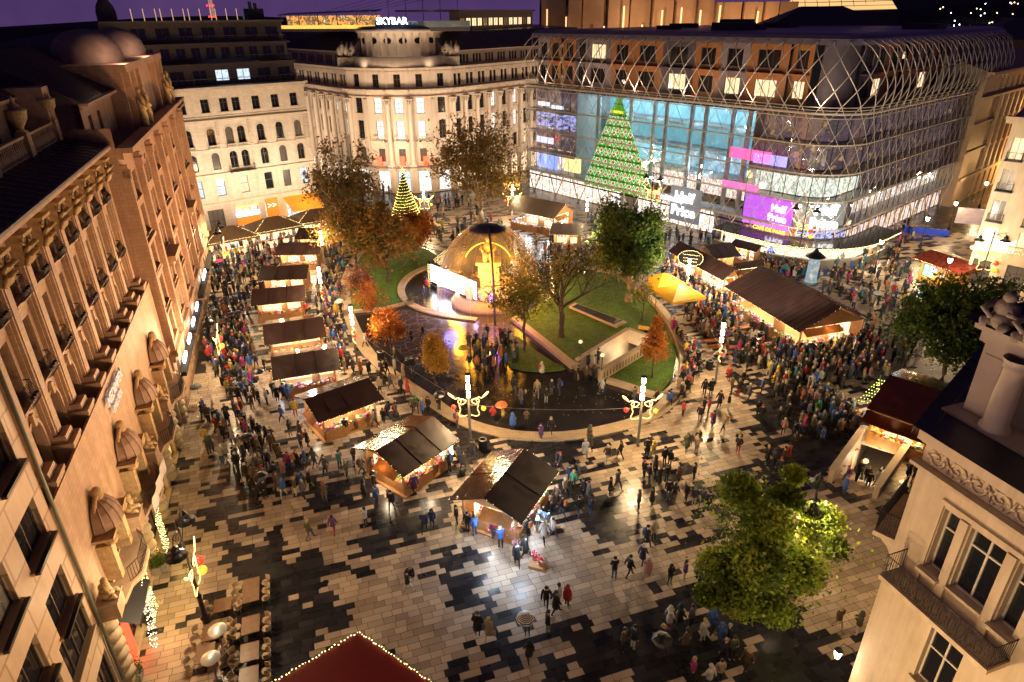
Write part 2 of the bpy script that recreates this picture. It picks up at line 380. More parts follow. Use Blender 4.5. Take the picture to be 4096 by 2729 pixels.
def lawn(poly, name, n):
    flat(poly, [], .09).build(name, GRASS, kind='structure')
    mb = MB(); xs = [p[0] for p in poly]; ys = [p[1] for p in poly]; r_ = random.Random(n)
    k = 0
    while k < n:
        p = (r_.uniform(min(xs), max(xs)), r_.uniform(min(ys), max(ys)))
        if not inside(p, poly): continue
        k += 1; a = r_.random()*6.28; s = r_.uniform(.05, .10); c_, s_ = math.cos(a)*s, math.sin(a)*s; z = .10+r_.random()*.03
        mb.quad((p[0]+c_, p[1]+s_, z), (p[0]-s_*.7, p[1]+c_*.7, z+.03), (p[0]-c_, p[1]-s_, z+.01), (p[0]+s_*.7, p[1]-c_*.7, z+.02))
    return mb
lm = lawn(lawnL, 'grass_lawn', 500); l2 = lawn(lawnR, 'grass_lawn', 2400); l3 = lawn(lawnM, 'grass_lawn', 300)
for q in (l2, l3): lm.add(q.v, q.f)
lr = random.Random(5)
for (px, py, sp, n) in ((3190, 2170, 5, 260), (3300, 2300, 4, 220), (1900, 1560, 6, 90), (2400, 1600, 5, 60)):
    c = at(px, py)
    for _ in range(n):
        x, y = c.x+lr.gauss(0, sp*.5), c.y+lr.gauss(0, sp*.5); a = lr.random()*6.28; s = .06; c_, s_ = math.cos(a)*s, math.sin(a)*s
        lm.quad((x+c_, y+s_, .02), (x-s_, y+c_, .035), (x-c_, y-s_, .02), (x+s_, y-c_, .03))
tag(lm.build('fallen_leaves', leafm, kind='stuff'), 'scattered yellow fallen leaves on the lawns and paving', 'leaves')
# stone borders
def wallstrip(name, px, h, w, z0=0, m=stone_c, closed=False):
    p = [at(x, y) for x, y in px]; mb = MB()
    for i in range(len(p)-1):
        a, b = Vector(p[i][:2]), Vector(p[i+1][:2]); t = (b-a).normalized(); n = Vector((-t.y, t.x))*w/2
        q = [a-n-t*.02, b-n+t*.02, b+n+t*.02, a+n-t*.02]
        mb.add([(v.x, v.y, z0) for v in q]+[(v.x, v.y, z0+h) for v in q], [(4, 5, 6, 7), (0, 1, 5, 4), (1, 2, 6, 5), (2, 3, 7, 6), (3, 0, 4, 7)])
    return mb.build(name, m)
def arcpts(px, k=2):
    p = px
    for _ in range(k):
        q = [p[0]]
        for i in range(len(p)-1):
            a, b = p[i], p[i+1]; q += [(a[0]*.75+b[0]*.25, a[1]*.75+b[1]*.25), (a[0]*.25+b[0]*.75, a[1]*.25+b[1]*.75)]
        q.append(p[-1]); p = q
    return p
tag(wallstrip('stone_border', [(2055,1280),(2180,1378),(2296,1474)], .38, .8), 'low stone edging running diagonally beside the big lawn', 'stone edging')
tag(wallstrip('stone_border', arcpts([(2430,1530),(2520,1556),(2610,1590),(2660,1592),(2700,1550)]), .45, .55), 'low stone edging wedge in front of the lawn near the stairway', 'stone edging')
tag(wallstrip('stone_border', [(1402,1252),(1533,1240),(1616,1219)], .3, .4), 'low stone edging along the front of the left lawn', 'stone edging')
tag(wallstrip('stone_border', arcpts([(1712,1070),(1640,1100),(1600,1150),(1612,1200),(1680,1240),(1790,1268),(1905,1282)]), .18, .9), 'curved pale kerb around the wet floor before the big screen', 'stone edging')
tag(wallstrip('bench_wall', arcpts([(2500,1110),(2590,1190),(2665,1270),(2712,1360),(2735,1440),(2730,1520),(2700,1585)]), .5, .75), 'long curved stone bench along the right side of the lawn', 'bench')
tag(wallstrip('bench_wall', arcpts([(2672,1590),(2640,1640),(2600,1665)]), .45, .7), 'short curved stone bench at the lower right of the oval', 'bench')
mb = MB()
sl = [at(2140,1270), at(2160,1225), at(2290,1310), at(2262,1352)]
sl = [at(x, y) for x, y in ((2275,1235),(2300,1222),(2505,1298),(2465,1316))]
mb.add([(v.x, v.y, .0) for v in sl]+[(v.x, v.y, .35) for v in sl], [(4, 5, 6, 7), (0, 1, 5, 4), (1, 2, 6, 5), (2, 3, 7, 6), (3, 0, 4, 7)])
o = tag(link('skylight', None), 'long flat glass skylight set in the big lawn', 'skylight')
mb.build('curb', stone_c, o)
c = sum((v.xy for v in sl), Vector((0, 0)))/4; mb = MB()
q = [v.xy+(c-v.xy).normalized()*.45 for v in sl]
mb.poly([(v.x, v.y, .358) for v in q]); mb.build('pane', mat('wet roof glass', (.03, .05, .07), .06, var=0), o)
# ---------------------------------------------------------------- facades
class Face:
    """a vertical wall plane of a building: local x along it, y into the building, z up"""
    def __init__(s, root, mb, x=0, y=0, ang=0., z=0.):
        s.root, s.mb, s.a = root, mb, ang; s.M = Matrix.Translation((x, y, z)) @ Matrix.Rotation(ang, 4, 'Z')
    def __enter__(s): s.o = s.mb.xf; s.mb.xf = s.M; return s.mb
    def __exit__(s, *a): s.mb.xf = s.o
    def wall(s, x0, x1, z0, z1, holes=(), y=0.):
        with s as m:
            holes = [h for h in holes if h[0] < x1 and h[1] > x0]
            xs = sorted({x0, x1, *[min(max(h[0], x0), x1) for h in holes], *[min(max(h[1], x0), x1) for h in holes]})
            for a, b in zip(xs, xs[1:]):
                c = (a+b)/2; cut = sorted((max(h[2], z0), min(h[3], z1)) for h in holes if h[0] < c < h[1] and h[2] < z1 and h[3] > z0)
                z = z0
                for p, q in cut:
                    if p > z+1e-4: m.quad((a, y, z), (b, y, z), (b, y, p), (a, y, p))
                    z = q
                if z < z1-1e-4: m.quad((a, y, z), (b, y, z), (b, y, z1), (a, y, z1))
    def box(s, *a, **k):
        with s as m: m.box(*a, **k)
    def put(s, name, me, x, y, z, parent=None, rz=0., loc_only=False):
        p = s.M @ Vector((x, y, z)); return link(name, me, parent or s.root, p, s.a+rz)
    def cornice(s, x0, x1, z, d=.5, h=.5, y=0.):
        with s as m:
            m.box(x0, x1, y-d*.35, y-.002, z-h, z-h*.45); m.box(x0-.003, x1+.003, y-d, y-.001, z-h*.45, z)
    def course(s, x0, x1, z, d=.12, h=.25, y=0.):
        with s as m: m.box(x0, x1, y-d, y-.001, z-h/2, z+h/2)
MC = {}
def wmesh(w, h, arch, dep, key, fm, wallm, mull):
    k = ('w', w, h, arch, dep, key)
    if k in MC: return MC[k]
    m = MB(); hw = w/2; sp = h - (hw if arch else 0)
    m.mi = 1
    m.quad((-hw, 0, 0), (-hw, dep, 0), (-hw, dep, h), (-hw, 0, h)); m.quad((hw, dep, 0), (hw, 0, 0), (hw, 0, h), (hw, dep, h))
    m.quad((-hw, dep, h), (hw, dep, h), (hw, 0, h), (-hw, 0, h)); m.quad((-hw, 0, 0), (hw, 0, 0), (hw, dep, 0), (-hw, dep, 0))
    if arch:
        n = 6
        for sg in (-1, 1):
            pts = [(sg*hw, h), (sg*hw, sp)] + [(sg*hw*math.cos(math.pi/2*i/n), sp+hw*math.sin(math.pi/2*i/n)) for i in range(1, n+1)]
            P = [(x, .02, z) for x, z in pts]
            m.poly(P if sg > 0 else P[::-1]); m.poly([(x, dep-.03, z) for x, z in pts][::sg])
        for i in range(12):
            a, b = math.pi*i/12, math.pi*(i+1)/12; r0, r1 = hw+.02, hw+.18
            q = [(r*math.cos(t), y, sp+r*math.sin(t)) for y in (-.07, .0) for t in (a, b) for r in (r0, r1)]
            m.add(q, [(0, 1, 3, 2), (1, 5, 7, 3), (0, 2, 6, 4)])
        m.box(-hw-.18, -hw-.02, -.07, 0, 0, sp); m.box(hw+.02, hw+.18, -.07, 0, 0, sp)
    m.mi = 0; t = .07; y0, y1 = dep-.12, dep-.04
    m.box(-hw, -hw+t, y0, y1, 0, h); m.box(hw-t, hw, y0, y1, 0, h); m.box(-hw+t, hw-t, y0, y1, 0, t); m.box(-hw+t, hw-t, y0, y1, h-t, h)
    nv, hz = mull
    for i in range(nv):
        x = -hw + w*(i+1)/(nv+1); m.box(x-.035, x+.035, y0+.01, y1-.01, t, h-t)
    for z in hz: m.box(-hw+t, hw-t, y0-.01, y1+.005, h*z-.035, h*z+.035)
    if not arch: m.mi = 1; m.box(-hw-.12, hw+.12, -.14, .0, -.12, -.001)
    me = bpy.data.meshes.new('window'); me.from_pydata(m.v, [], m.f); me.materials.append(fm); me.materials.append(wallm)
    me.polygons.foreach_set('material_index', m.m); me.update(); MC[k] = me; return me
def pmesh(w, h, pm, dep):
    k = ('p', w, h, pm.name, dep)
    if k in MC: return MC[k]
    me = bpy.data.meshes.new('pane'); me.from_pydata([(-w/2, dep-.06, 0), (w/2, dep-.06, 0), (w/2, dep-.06, h), (-w/2, dep-.06, h)], [], [(0, 1, 2, 3)])
    me.materials.append(pm); MC[k] = me; return me
G_dark = mat('dark window glass', (.012, .012, .016), .07, var=0)
G_dim = lit('dim curtained window', [(.03, .02, .015), (.14, .08, .04), (.05, .03, .02)], .8, 1.5, False, (3, 1, .4))
G_warm = lit('warm lit window', [(.8, .38, .12), (1., .72, .40), (1., .85, .62)], 1.4, 1.3, False, (2.5, 1, .6))
G_white = lit('white lit window', [(1., .78, .55), (1., .93, .82), (1., 1., .95)], 1.6, 1.3, False, (2, 1, .8))
G_cold = lit('cold lit window', [(.35, .55, .8), (.8, .9, 1.), (.25, .4, .6)], 1.2, 2., False)
G_shop = lit('lit shop interior', [(1., .45, .12), (1., .80, .52), (.5, .22, .06), (1., .95, .85)], 1.9, 2.2, False)
FD = mat('dark window frame', (.05, .035, .025), .4, var=.1); FW = mat('white window frame', (.55, .48, .40), .4, var=.1)
def window(face, x, z, w, h, pm, fm=FD, wallm=None, arch=False, dep=.3, mull=(1, (.68,)), y=0.):
    me = wmesh(w, h, arch, dep, (fm.name, wallm.name, mull), fm, wallm, mull)
    o = face.put('window', me, x, y, z); link('pane', pmesh(w, h, pm, dep), o); return (x-w/2, x+w/2, z, z+h)
def textobj(name, body, size, m, parent, loc, rot, ext=.03, align='CENTER', bold=False):
    c = bpy.data.curves.new(name, 'FONT'); c.body = body; c.size = size; c.extrude = ext; c.align_x = align; c.resolution_u = 3
    if bold: c.offset = size*.02
    c.materials.append(m); o = bpy.data.objects.new(name, c); COL.objects.link(o)
    # turn into plain mesh
    dg = bpy.context.evaluated_depsgraph_get(); me = bpy.data.meshes.new_from_object(o.evaluated_get(dg)); me.name = name
    bpy.data.objects.remove(o); o = bpy.data.objects.new(name, me); COL.objects.link(o)
    o.parent = parent; o.location = loc; o.rotation_euler = rot; return o
def balus(mb, x0, x1, y, z, h=.9, step=.3, r=.07):
    mb.box(x0, x1, y-.12, y+.12, z, z+.12); mb.box(x0, x1, y-.14, y+.14, z+h-.14, z+h)
    n = max(1, int((x1-x0)/step))
    for i in range(n):
        x = x0+(x1-x0)*(i+.5)/n; mb.lathe([(.05, z+.12), (r*1.3, z+.3), (.04, z+h*.6), (.06, z+h-.14)], 6, (x, y, 0))
def railing(mb, pts, h=1., step=.14, r=.012):
    """iron railing along a polyline"""
    P = [Vector(p) for p in pts]
    mb.tube([p+Vector((0, 0, h)) for p in P], r*2, 4); mb.tube([p+Vector((0, 0, .08)) for p in P], r*1.5, 4)
    for a, b in zip(P, P[1:]):
        n = max(1, int((b-a).length/step))
        for i in range(n+1):
            q = a.lerp(b, i/n); mb.tube([q+Vector((0, 0, .08)), q+Vector((0, 0, h))], r, 3, False)
LRZ = R(108.4); LO = Vector((-20.2, 23.7, 0))
stoneL = mat('ochre facade stone', (.50, .345, .225), .6, var=.16, scale=.7, bump=.2, bscale=5)
stoneP = mat('travertine slabs', (.60, .45, .31), .4, var=.12, scale=.9, bump=.1, bscale=4)
add_joints(stoneP, .2, True, .55)
roofd = mat('dark roof metal', (.085, .058, .068), .42, .3, var=.25, scale=.8, bump=.1)
add_joints(stoneL, .9, True, .72); grime(stoneL, .6); grime(stoneP, .35)
rustic = mat('rough ashlar', (.50, .38, .24), .75, var=.25, scale=1.6, bump=.6, bscale=3)

# --- slab-clad building in the near left corner
r0 = thing('slab_clad_building', 'pale slab-clad building filling the lower left corner with dark tilted-out windows', 'building', LO, LRZ)
mb = MB(); f = Face(r0, mb); hs = []
bays = [(-3.9, 2.3), (-7.6, 2.3), (-11.5, 2.3)]
for bx, w in bays:
    for z in (6.5, 10.2, 13.8, 17.5):
        if z == 6.5: hs.append(window(f, bx, z-.6, 3.2 if bx > -5 else 3., 2.2, G_dark, FD, stoneP, dep=.25, mull=(3, ())))
        else: hs.append(window(f, bx, z-1.9+.0, w, 1.9, G_dim if z > 11 and bx < -4 else G_dark, FD, stoneP, dep=.35, mull=(1, ())))
hs.append(window(f, -2.9, 1.5, 1.8, 2.6, G_dark, FD, stoneP, dep=.25, mull=(1, ())))
hs.append(window(f, -6.5, 1.5, 3., 2.6, G_dark, FD, stoneP, dep=.25, mull=(2, ())))
f.wall(-14, -1.9, 0, 26, hs)
mb.quad((-1.9, 0, 0), (-1.9, 8, 0), (-1.9, 8, 26), (-1.9, 0, 26)); mb.quad((-14, 0, 26), (-1.9, 0, 26), (-1.9, 14, 26), (-14, 14, 26))
mb.build('wall', stoneP, r0)
mb = MB(); mb.tube([(-1.75, -.12, 0), (-1.75, -.12, 26)], .09, 6); mb.build('downpipe', mat('verdigris pipe', (.16, .17, .12), .5, .2), r0)
for bx, w in bays:
    for z in (8.3, 11.9, 15.6): mb = MB(); mb.box(bx-w/2-.1, bx+w/2+.1, -.32, .02, z-.14, z-.02); mb.build('window_sill', dark_metal, r0)

# --- palace with eight pilasters
PX = [.3+3.08*i for i in range(9)]
r1 = thing('pilastered_palace', 'ochre stone palace on the left with tall leaf-topped pilasters, shell awnings and balustrade', 'palace', LO, LRZ)
mb = MB(); f = Face(r1, mb); hs = []; f1 = Face(r1, mb, 0, 1.); x0, x1 = -1.9, 26.3
for i, a in enumerate(PX[:-1]):
    c = a+1.54
    hs.append(window(f1, c, 12., 1.5, 2.6, G_dark if i % 3 else G_dim, FD, stoneL, arch=True, dep=.5, mull=(1, ())))
    hs.append(window(f1, c, 15.6, 1.35, 2.9, G_dark, FD, stoneL, dep=.5, mull=(1, (.75,))))
    hs.append(window(f1, c, 19.5, 1.35, 2.1, G_dark, FD, stoneL, dep=.5, mull=(1, (.75,))))
hs.append(window(f1, -.9, 15.6, .8, 2.6, G_dark, FD, stoneL, dep=.5, mull=(1, ())))
f1.wall(x0, x1, 11.6, 22.3, hs)
for c in [a+1.54 for a in PX[:-1]]:   # recessed spandrels and keystones
    f1.box(c-.8, c+.8, -.06, 0, 15.05, 15.45); f1.box(c-.8, c+.8, -.06, 0, 18.8, 19.3); f1.box(c-.12, c+.12, -.2, 0, 14.5, 15.1)
    f1.box(c-.95, c+.95, -.3, 0, 15.45, 15.6); f1.box(c-.95, c+.95, -.3, 0, 19.3, 19.45)
f1.cornice(x0, x1, 22.95, .9, .75); f1.course(x0, x1, 22.25, .15, .3)
with f as m:
    m.quad((x0, 0, 11.55), (x1, 0, 11.55), (x1, 1.3, 11.55), (x0, 1.3, 11.55))   # terrace deck
    m.box(x0, x1, 0, .12, 11.55, 12.4)                                            # lip
hs = []; DX = [2.3, 8.6, 15., 21.2]
for c in DX: hs.append(window(f, c, 5.6, 1.7, 2.9, G_dark, FD, stoneL, dep=.5, mull=(1, (.75,))))
f.wall(x0, x1, 5.2, 11.55, hs)
mb.build('wall', stoneL, r1)
mb = MB(); f = Face(r1, mb); hs = []
shopm = lit('amber shop interior', [(.8, .25, .02), (1., .6, .15), (.10, .05, .03)], 1.5, 2.5, False)
for c, w in ((1.4, 3.), (5.6, 2.2), (10., 3.), (14.6, 2.4), (19., 3.), (23.4, 2.4)):
    hs.append(window(f, c, .15, w, 3.9, shopm if c in (5.6, 14.6, 19.) else G_dark, FD, rustic, dep=.4, mull=(2, (.7,))))
f.wall(x0, x1, 0, 5.2, hs)
mb.build('ground_floor_wall', rustic, r1)
mb = MB()
for i in range(7): mb.sph((0, .0, .45+i*.66), .52, 8, 6, .36)   # rounded rustic blocks on the piers
for c in (-.9, 3.6, 7.8, 12.4, 16.8, 21.3, 25.4): mb.build('rusticated_pier', rustic, r1, (c, 0, 0))
mb = MB(); f1 = Face(r1, mb, 0, 1.)
f1.mb = mb
for a in PX:                          # pilasters: pedestal, shaft with fillets
    with f1 as m:
        m.box(a-.62, a+.62, -.95, .0, 11.56, 12.6); m.box(a-.7, a+.7, -1.0, .0, 12.6, 12.8); m.box(a-.56, a+.56, -.75, 0, 12.8, 13.15, .04, .04)
        m.box(a-.42, a+.42, -.34, 0, 13.15, 20.7); m.box(a-.52, a-.44, -.20, 0, 13.15, 20.7); m.box(a+.44, a+.52, -.20, 0, 13.15, 20.7)
        m.box(a-.28, a+.28, -.40, -.34, 13.2, 20.6)
mb.build('pilaster', stoneL, r1)
carve = mat('weathered carving', (.40, .27, .13), .75, var=.4, scale=4, bump=.8, bscale=10)
cm = MB()                              # one leafy capital
for k, (zz, rr) in enumerate(((0., .1), (.45, .2))):
    for j in range(5):
        x = -.42+.21*j+(k % 2)*.1
        cm.tube([(x, -.5, zz), (x, -.56-rr*.5, zz+.3), (x, -.62-rr, zz+.48), (x, -.78-rr, zz+.44)], [.10, .12, .09, .04], 5)
for sgn in (-1, 1):
    cm.tube([(sgn*(.5-.17*math.cos(t)*(1-t/12)), -.66, 1.12+.17*math.sin(t)*(1-t/12)) for t in [i*.6 for i in range(14)]], .055, 5)
    cm.tube([(sgn*.15, -.6, .8), (sgn*.3, -.66, 1.2), (sgn*.5, -.7, 1.32)], .06, 5)
cm.box(-.44, .44, -.52, 0, 0, 1.35); cm.box(-.66, .66, -.8, 0, 1.35, 1.5)
cme = None
for a in PX:
    if cme is None: o = cm.build('capital', carve, r1, (a, 1., 20.7)); cme = o.data
    else: link('capital', cme, r1, (a, 1., 20.7))
bm_ = MB()                             # bellied iron balcony guard
for i in range(11):
    x = -.62+.124*i; bm_.tube([(x, -.28, .95), (x, -.32, .7), (x, -.55, .35), (x, -.52, .1), (x, -.3, .02)], .016, 4)
bm_.tube([(-.64, 0, .95), (-.64, -.28, .95), (.64, -.28, .95), (.64, 0, .95)], .025, 4)
for sx_ in (-.3, 0, .3): bm_.lathe([(.02, -.08), (.13, 0), (.02, .08)], 7, (sx_, -.5, .45))
bme = None
for a in PX[:-1]:
    for z in (15.6, 19.5):
        if bme is None: o = bm_.build('balcony_guard', dark_metal, r1, (a+1.54, .95, z)); bme = o.data
        else: link('balcony_guard', bme, r1, (a+1.54, .95, z))
# lean-to roof, balustrade, urns, attic and roof
mb = MB(); mb.quad((x0, .15, 22.96), (x1, .15, 22.96), (x1, 2.7, 23.6), (x0, 2.7, 23.6)); mb.box(x0, x1, .02, .22, 22.86, 23.0)
n = 30
for i in range(n): x = x0+(x1-x0)*i/n; mb.box(x, x+.05, .2, 2.7, 22.98, 23.05)
for v in range(len(mb.v)-8*n, len(mb.v)):
    x, y, z = mb.v[v]; mb.v[v] = (x, y, z+(y-.15)*.25)
mb.build('lower_roof', roofd, r1)
mb = MB()
for a in PX[::2][:-1]: balus(mb, a+.35, a+5.8, 2.9, 23.6, 1.25, .33, .1)
for a in PX[::2]: mb.box(a-.35, a+.35, 2.6, 3.25, 23.4, 24.95)
mb.build('balustrade', stoneL, r1)
um = MB(); um.lathe([(.3, 0), (.34, .1), (.16, .2), (.2, .35), (.5, .8), (.56, 1.2), (.62, 1.3), (.3, 1.36), (.26, 1.6), (.1, 1.7), (.12, 1.8), (.01, 2.1)], 10)
ume = None
for a in PX[2::2]:
    if ume is None: o = um.build('urn', carve, r1, (a, 2.9, 24.95)); ume = o.data
    else: link('urn', ume, r1, (a, 2.9, 24.95))
mb = MB(); f2 = Face(r1, mb, 0, 5.); hs = []
for i in range(9): hs.append(window(f2, .8+2.9*i, 23.8, 1.0, 1.7, G_dark, FD, stoneL, dep=.4, mull=(1, ())))
f2.wall(x0, 24.5, 23.2, 26.2, hs); f2.cornice(x0, 24.5, 26.5, .7, .35)
f2.box(24.5, 26.0, -2.2, 3, 23.2, 27.0)
mb.quad((x0, 3, 23.6), (x1, 3, 23.6), (x1, 5, 23.4), (x0, 5, 23.4))
mb.build('attic', stoneL, r1)
def ribbed(mb, x0, x1, ya, za, yb, zb, step=.55, h=.07, w=.06):
    mb.quad((x0, ya, za), (x1, ya, za), (x1, yb, zb), (x0, yb, zb)); n = int((x1-x0)/step)
    for i in range(n+1):
        x = x0+(x1-x0)*i/n
        mb.add([(x-w/2, ya, za+.002), (x+w/2, ya, za+.002), (x+w/2, yb, zb+.002), (x-w/2, yb, zb+.002), (x-w/2, ya, za+h), (x+w/2, ya, za+h), (x+w/2, yb, zb+h), (x-w/2, yb, zb+h)], [(4, 5, 6, 7), (0, 1, 5, 4), (1, 2, 6, 5), (3, 0, 4, 7), (2, 3, 7, 6)])
mb = MB(); ribbed(mb, -14, 27, 4.4, 26.55, 9.5, 30.6); ribbed(mb, -14, 27, 9.5, 30.6, 16, 34.2, .8)
mb.quad((27, 4.4, 26.5), (27, 16, 26), (27, 16, 34.2), (27, 9.5, 30.6)); mb.quad((-14, 16, 34.2), (27, 16, 34.2), (27, 28, 28), (-14, 28, 28))
mb.build('roof', roofd, r1)
# shell awnings over the doors, with consoles, figures and the banner
def shell(mb):
    n = 7
    for i in range(n):
        a0, a1 = math.pi*i/n, math.pi*(i+1)/n
        def P(t, a): return (-math.cos(a)*(1.25*math.sin(t*math.pi/2)), -.1-1.0*math.sin(t*math.pi/2)*math.sin(a)*1.0, 1.55*math.cos(t*math.pi/2)**1.0)
        for k in range(5):
            t0, t1 = k/5, (k+1)/5; mb.quad(P(t0, a0), P(t1, a0), P(t1, a1), P(t0, a1))
        mb.tube([P(k/5, a0) for k in range(6)], .045, 4)
    mb.tube([P(k/5, math.pi) for k in range(6)], .045, 4)
awn = mat('brown awning cloth', (.22, .13, .08), .6, var=.2)
for j, c in enumerate(DX):
    sh = MB(); shell(sh); o = sh.build('shell_awning', awn, r1, (c, 0, 8.2))
    m = MB(); m.sph((0, -.35, 1.75), .28, 8, 6, .4)
    m.tube([(-.7, -.2, 1.1), (-.4, -.3, 1.65), (0, -.4, 1.8), (.4, -.3, 1.65), (.7, -.2, 1.1)], .12, 6)
    m.build('door_pediment', carve, r1, (c, 0, 8.2))
    for q in (-1, 1):
        m = MB(); m.box(q*1.25-.25, q*1.25+.25, -.7, 0, -2.6, -.4); m.box(q*1.25-.4, q*1.25+.4, -.95, 0, -.05, .1)
        m.tube([(q*1.25, -.5, -.4), (q*1.25, -.75, -.2), (q*1.25, -.8, -.05)], [.2, .3, .28], 6); m.build('door_pilaster', carve, r1, (c, 0, 8.2))
mb = MB()                             # curved terrace slab above the ground floor
for j in range(4):
    c = DX[j]; mb.prism([(-3.1, 0), (-2.7, -.9), (-1.6, -1.05), (-.9, -1.5), (.9, -1.5), (1.6, -1.05), (2.7, -.9), (3.1, 0)], 5.0, 5.25, 'z')
    for v in range(len(mb.v)-16, len(mb.v)): x, y, z = mb.v[v]; mb.v[v] = (x+c, y, z)
mb.build('balcony', stoneL, r1)
for c in DX:
    rl = MB(); railing(rl, [(-1.5, -1.0, 0), (-.9, -1.4, 0), (.9, -1.4, 0), (1.5, -1.0, 0)], .95, .15, .016); rl.build('balcony_railing', dark_metal, r1, (c, 0, 5.25))
pb = MB(); pb.box(-.55, .55, -.95, 0, 0, .9); pb.box(-.62, .62, -1.0, 0, .9, 1.0)
ch = MB(); ch.sph((0, -.5, 1.25), .34, 8, 6, .3); ch.sph((0, -.5, 1.62), .28, 8, 6, .3); ch.sph((.05, -.55, 1.98), .17, 8, 6)
ch.tube([(-.25, -.5, 1.75), (-.4, -.75, 1.5), (-.1, -.85, 1.35)], [.12, .1, .07], 6); ch.tube([(.25, -.5, 1.75), (.45, -.65, 1.5), (.3, -.85, 1.6)], [.12, .1, .07], 6)
ch.tube([(-.15, -.5, 1.1), (-.25, -.85, 1.2), (-.2, -.9, 1.02)], [.16, .13, .08], 6); ch.tube([(.15, -.5, 1.1), (.3, -.85, 1.15), (.28, -.95, 1.02)], [.16, .13, .08], 6)
for x in (-1.0, 5.4, 11.8, 18.1): link('plinth', pb.build('plinth', stoneL, r1, (x, 0, 5.25)).data, None) if False else pb.build('plinth', stoneL, r1, (x, 0, 5.25)); ch.build('cherub_statue', carve, r1, (x, 0, 5.25))
textobj('letters', 'MEDIMPEX', .82, mat('white sign letters', (.75, .75, .78), .3, emit=(.8, .85, 1), es=.1, var=0), r1, (10.2, -.18, 11.45), (R(90), 0, 0), .07, bold=True)
textobj('letters', 'PALOTA', .62, MT['white sign letters'], r1, (10.0, -.18, 10.75), (R(90), 0, 0), .07, bold=True)
bn = MB(); n = 10
for i in range(n):
    a, b = 5.8+4.8*i/n, 5.8+4.8*(i+1)/n; ya, yb = -1.52+.06*math.sin(i*1.9), -1.52+.06*math.sin((i+1)*1.9); bn.quad((a, ya, 5.35), (b, yb, 5.35), (b, yb, 6.25), (a, ya, 6.25))
tag(bn.build('banner', mat('white banner cloth', (.6, .55, .5), .6, var=.1), None, LO, LRZ), 'long white banner hung along the iron balcony railing of the palace', 'banner')
# red door and dark shop awning
mb = MB(); mb.quad((.0, -.02, 3.6), (3.2, -.02, 3.6), (3.2, -1.0, 3.1), (0, -1.0, 3.1)); mb.box(0, 3.2, -1.02, -.98, 2.85, 3.1)
o = mb.build('shop_awning', mat('black awning', (.015, .012, .012), .5), r1)
o = textobj('letters', 'Salon Richter', .3, MT['white sign letters'], r1, (1.6, -1.04, 2.88), (R(90), 0, 0), .01)
mb = MB(); mb.box(.3, 1.2, -.06, .0, .1, 3.); mb.build('red_light_box', mat('red light box', (.6, .02, .01), emit=(1, .03, .01), es=6, var=0, sampled=True), r1)

# --- brown building with two domes beyond the palace
brown = mat('terracotta lit stone', (.47, .30, .195), .6, var=.2, scale=.6, bump=.25, bscale=4)
add_joints(brown, .9, True, .7); grime(brown, .65)
r2 = thing('twin_domed_building', 'tall narrow-windowed stone building on the left with two bronze domes and statues on its cornice', 'building', LO, LRZ)
mb = MB(); f = Face(r2, mb, 0, -.15); hs = []; x = 27.6; i = 0
f3 = Face(r2, mb, 0, .5)
piers = [26.4, 32.2, 38., 43.8, 49.6, 55.4, 62.4]
for i, (a, b) in enumerate(zip(piers, piers[1:])):
    n = 3 if i % 2 else 2; w = 1.2 if n == 3 else 1.6
    for z, h in ((1.2, 3.2), (6.2, 2.4), (9.2, 2.3), (12.4, 2.3), (15.4, 2.2), (18.3, 2.0)):
        for k in range(n):
            c = a+.8+(b-a-1.6)*(k+.5)/n
            if z == 1.2 and k == n-1: continue
            hs.append(window(f, c, z, w if z != 1.2 else 1.3, h, (G_warm if z < 2 else (G_dim if (i*7+k*3+int(z)) % 5 == 0 else G_dark)), FD, brown, arch=(z == 18.3 and n == 3), dep=.45, mull=(1, (.7,))))
f.wall(26.4, 62.4, 0, 22.0, hs)
for i, p in enumerate(piers):
    f.box(p-.35 if i else p, p+.35, -.45, 0, 5.8, 21.4); f.box(p-.45 if i else p, p+.45, -.55, 0, 20.4, 21.0); f.box(p-.45 if i else p, p+.45, -.55, 0, 5.6, 6.2)
for i, (a, b) in enumerate(zip(piers, piers[1:])):
    if i in (1, 4): f.box(a+1., b-1., -1.0, -.01, 11.7, 12.2); f.box(a+1.2, b-1.2, -.7, -.01, 11.2, 11.7)
    if i in (0, 2, 3, 5): f.box(a+.9, b-.9, -.35, -.01, 14.85, 15.15)
    f.box(a+1.2, b-1.2, -.25, -.01, 8.75, 8.95)
f.cornice(26.4, 62.4, 22.6, 1.1, .8); f.course(26.4, 62.4, 5.3, .3, .4); f.course(26.4, 62.4, 12.0, .12, .25)
with f as m: m.quad((62.4, 0, 0), (62.4, 14, 0), (62.4, 14, 22.6), (62.4, 0, 22.6)); m.quad((26.4, 10, 0), (26.4, 0, 0), (26.4, 0, 24), (26.4, 10, 24))
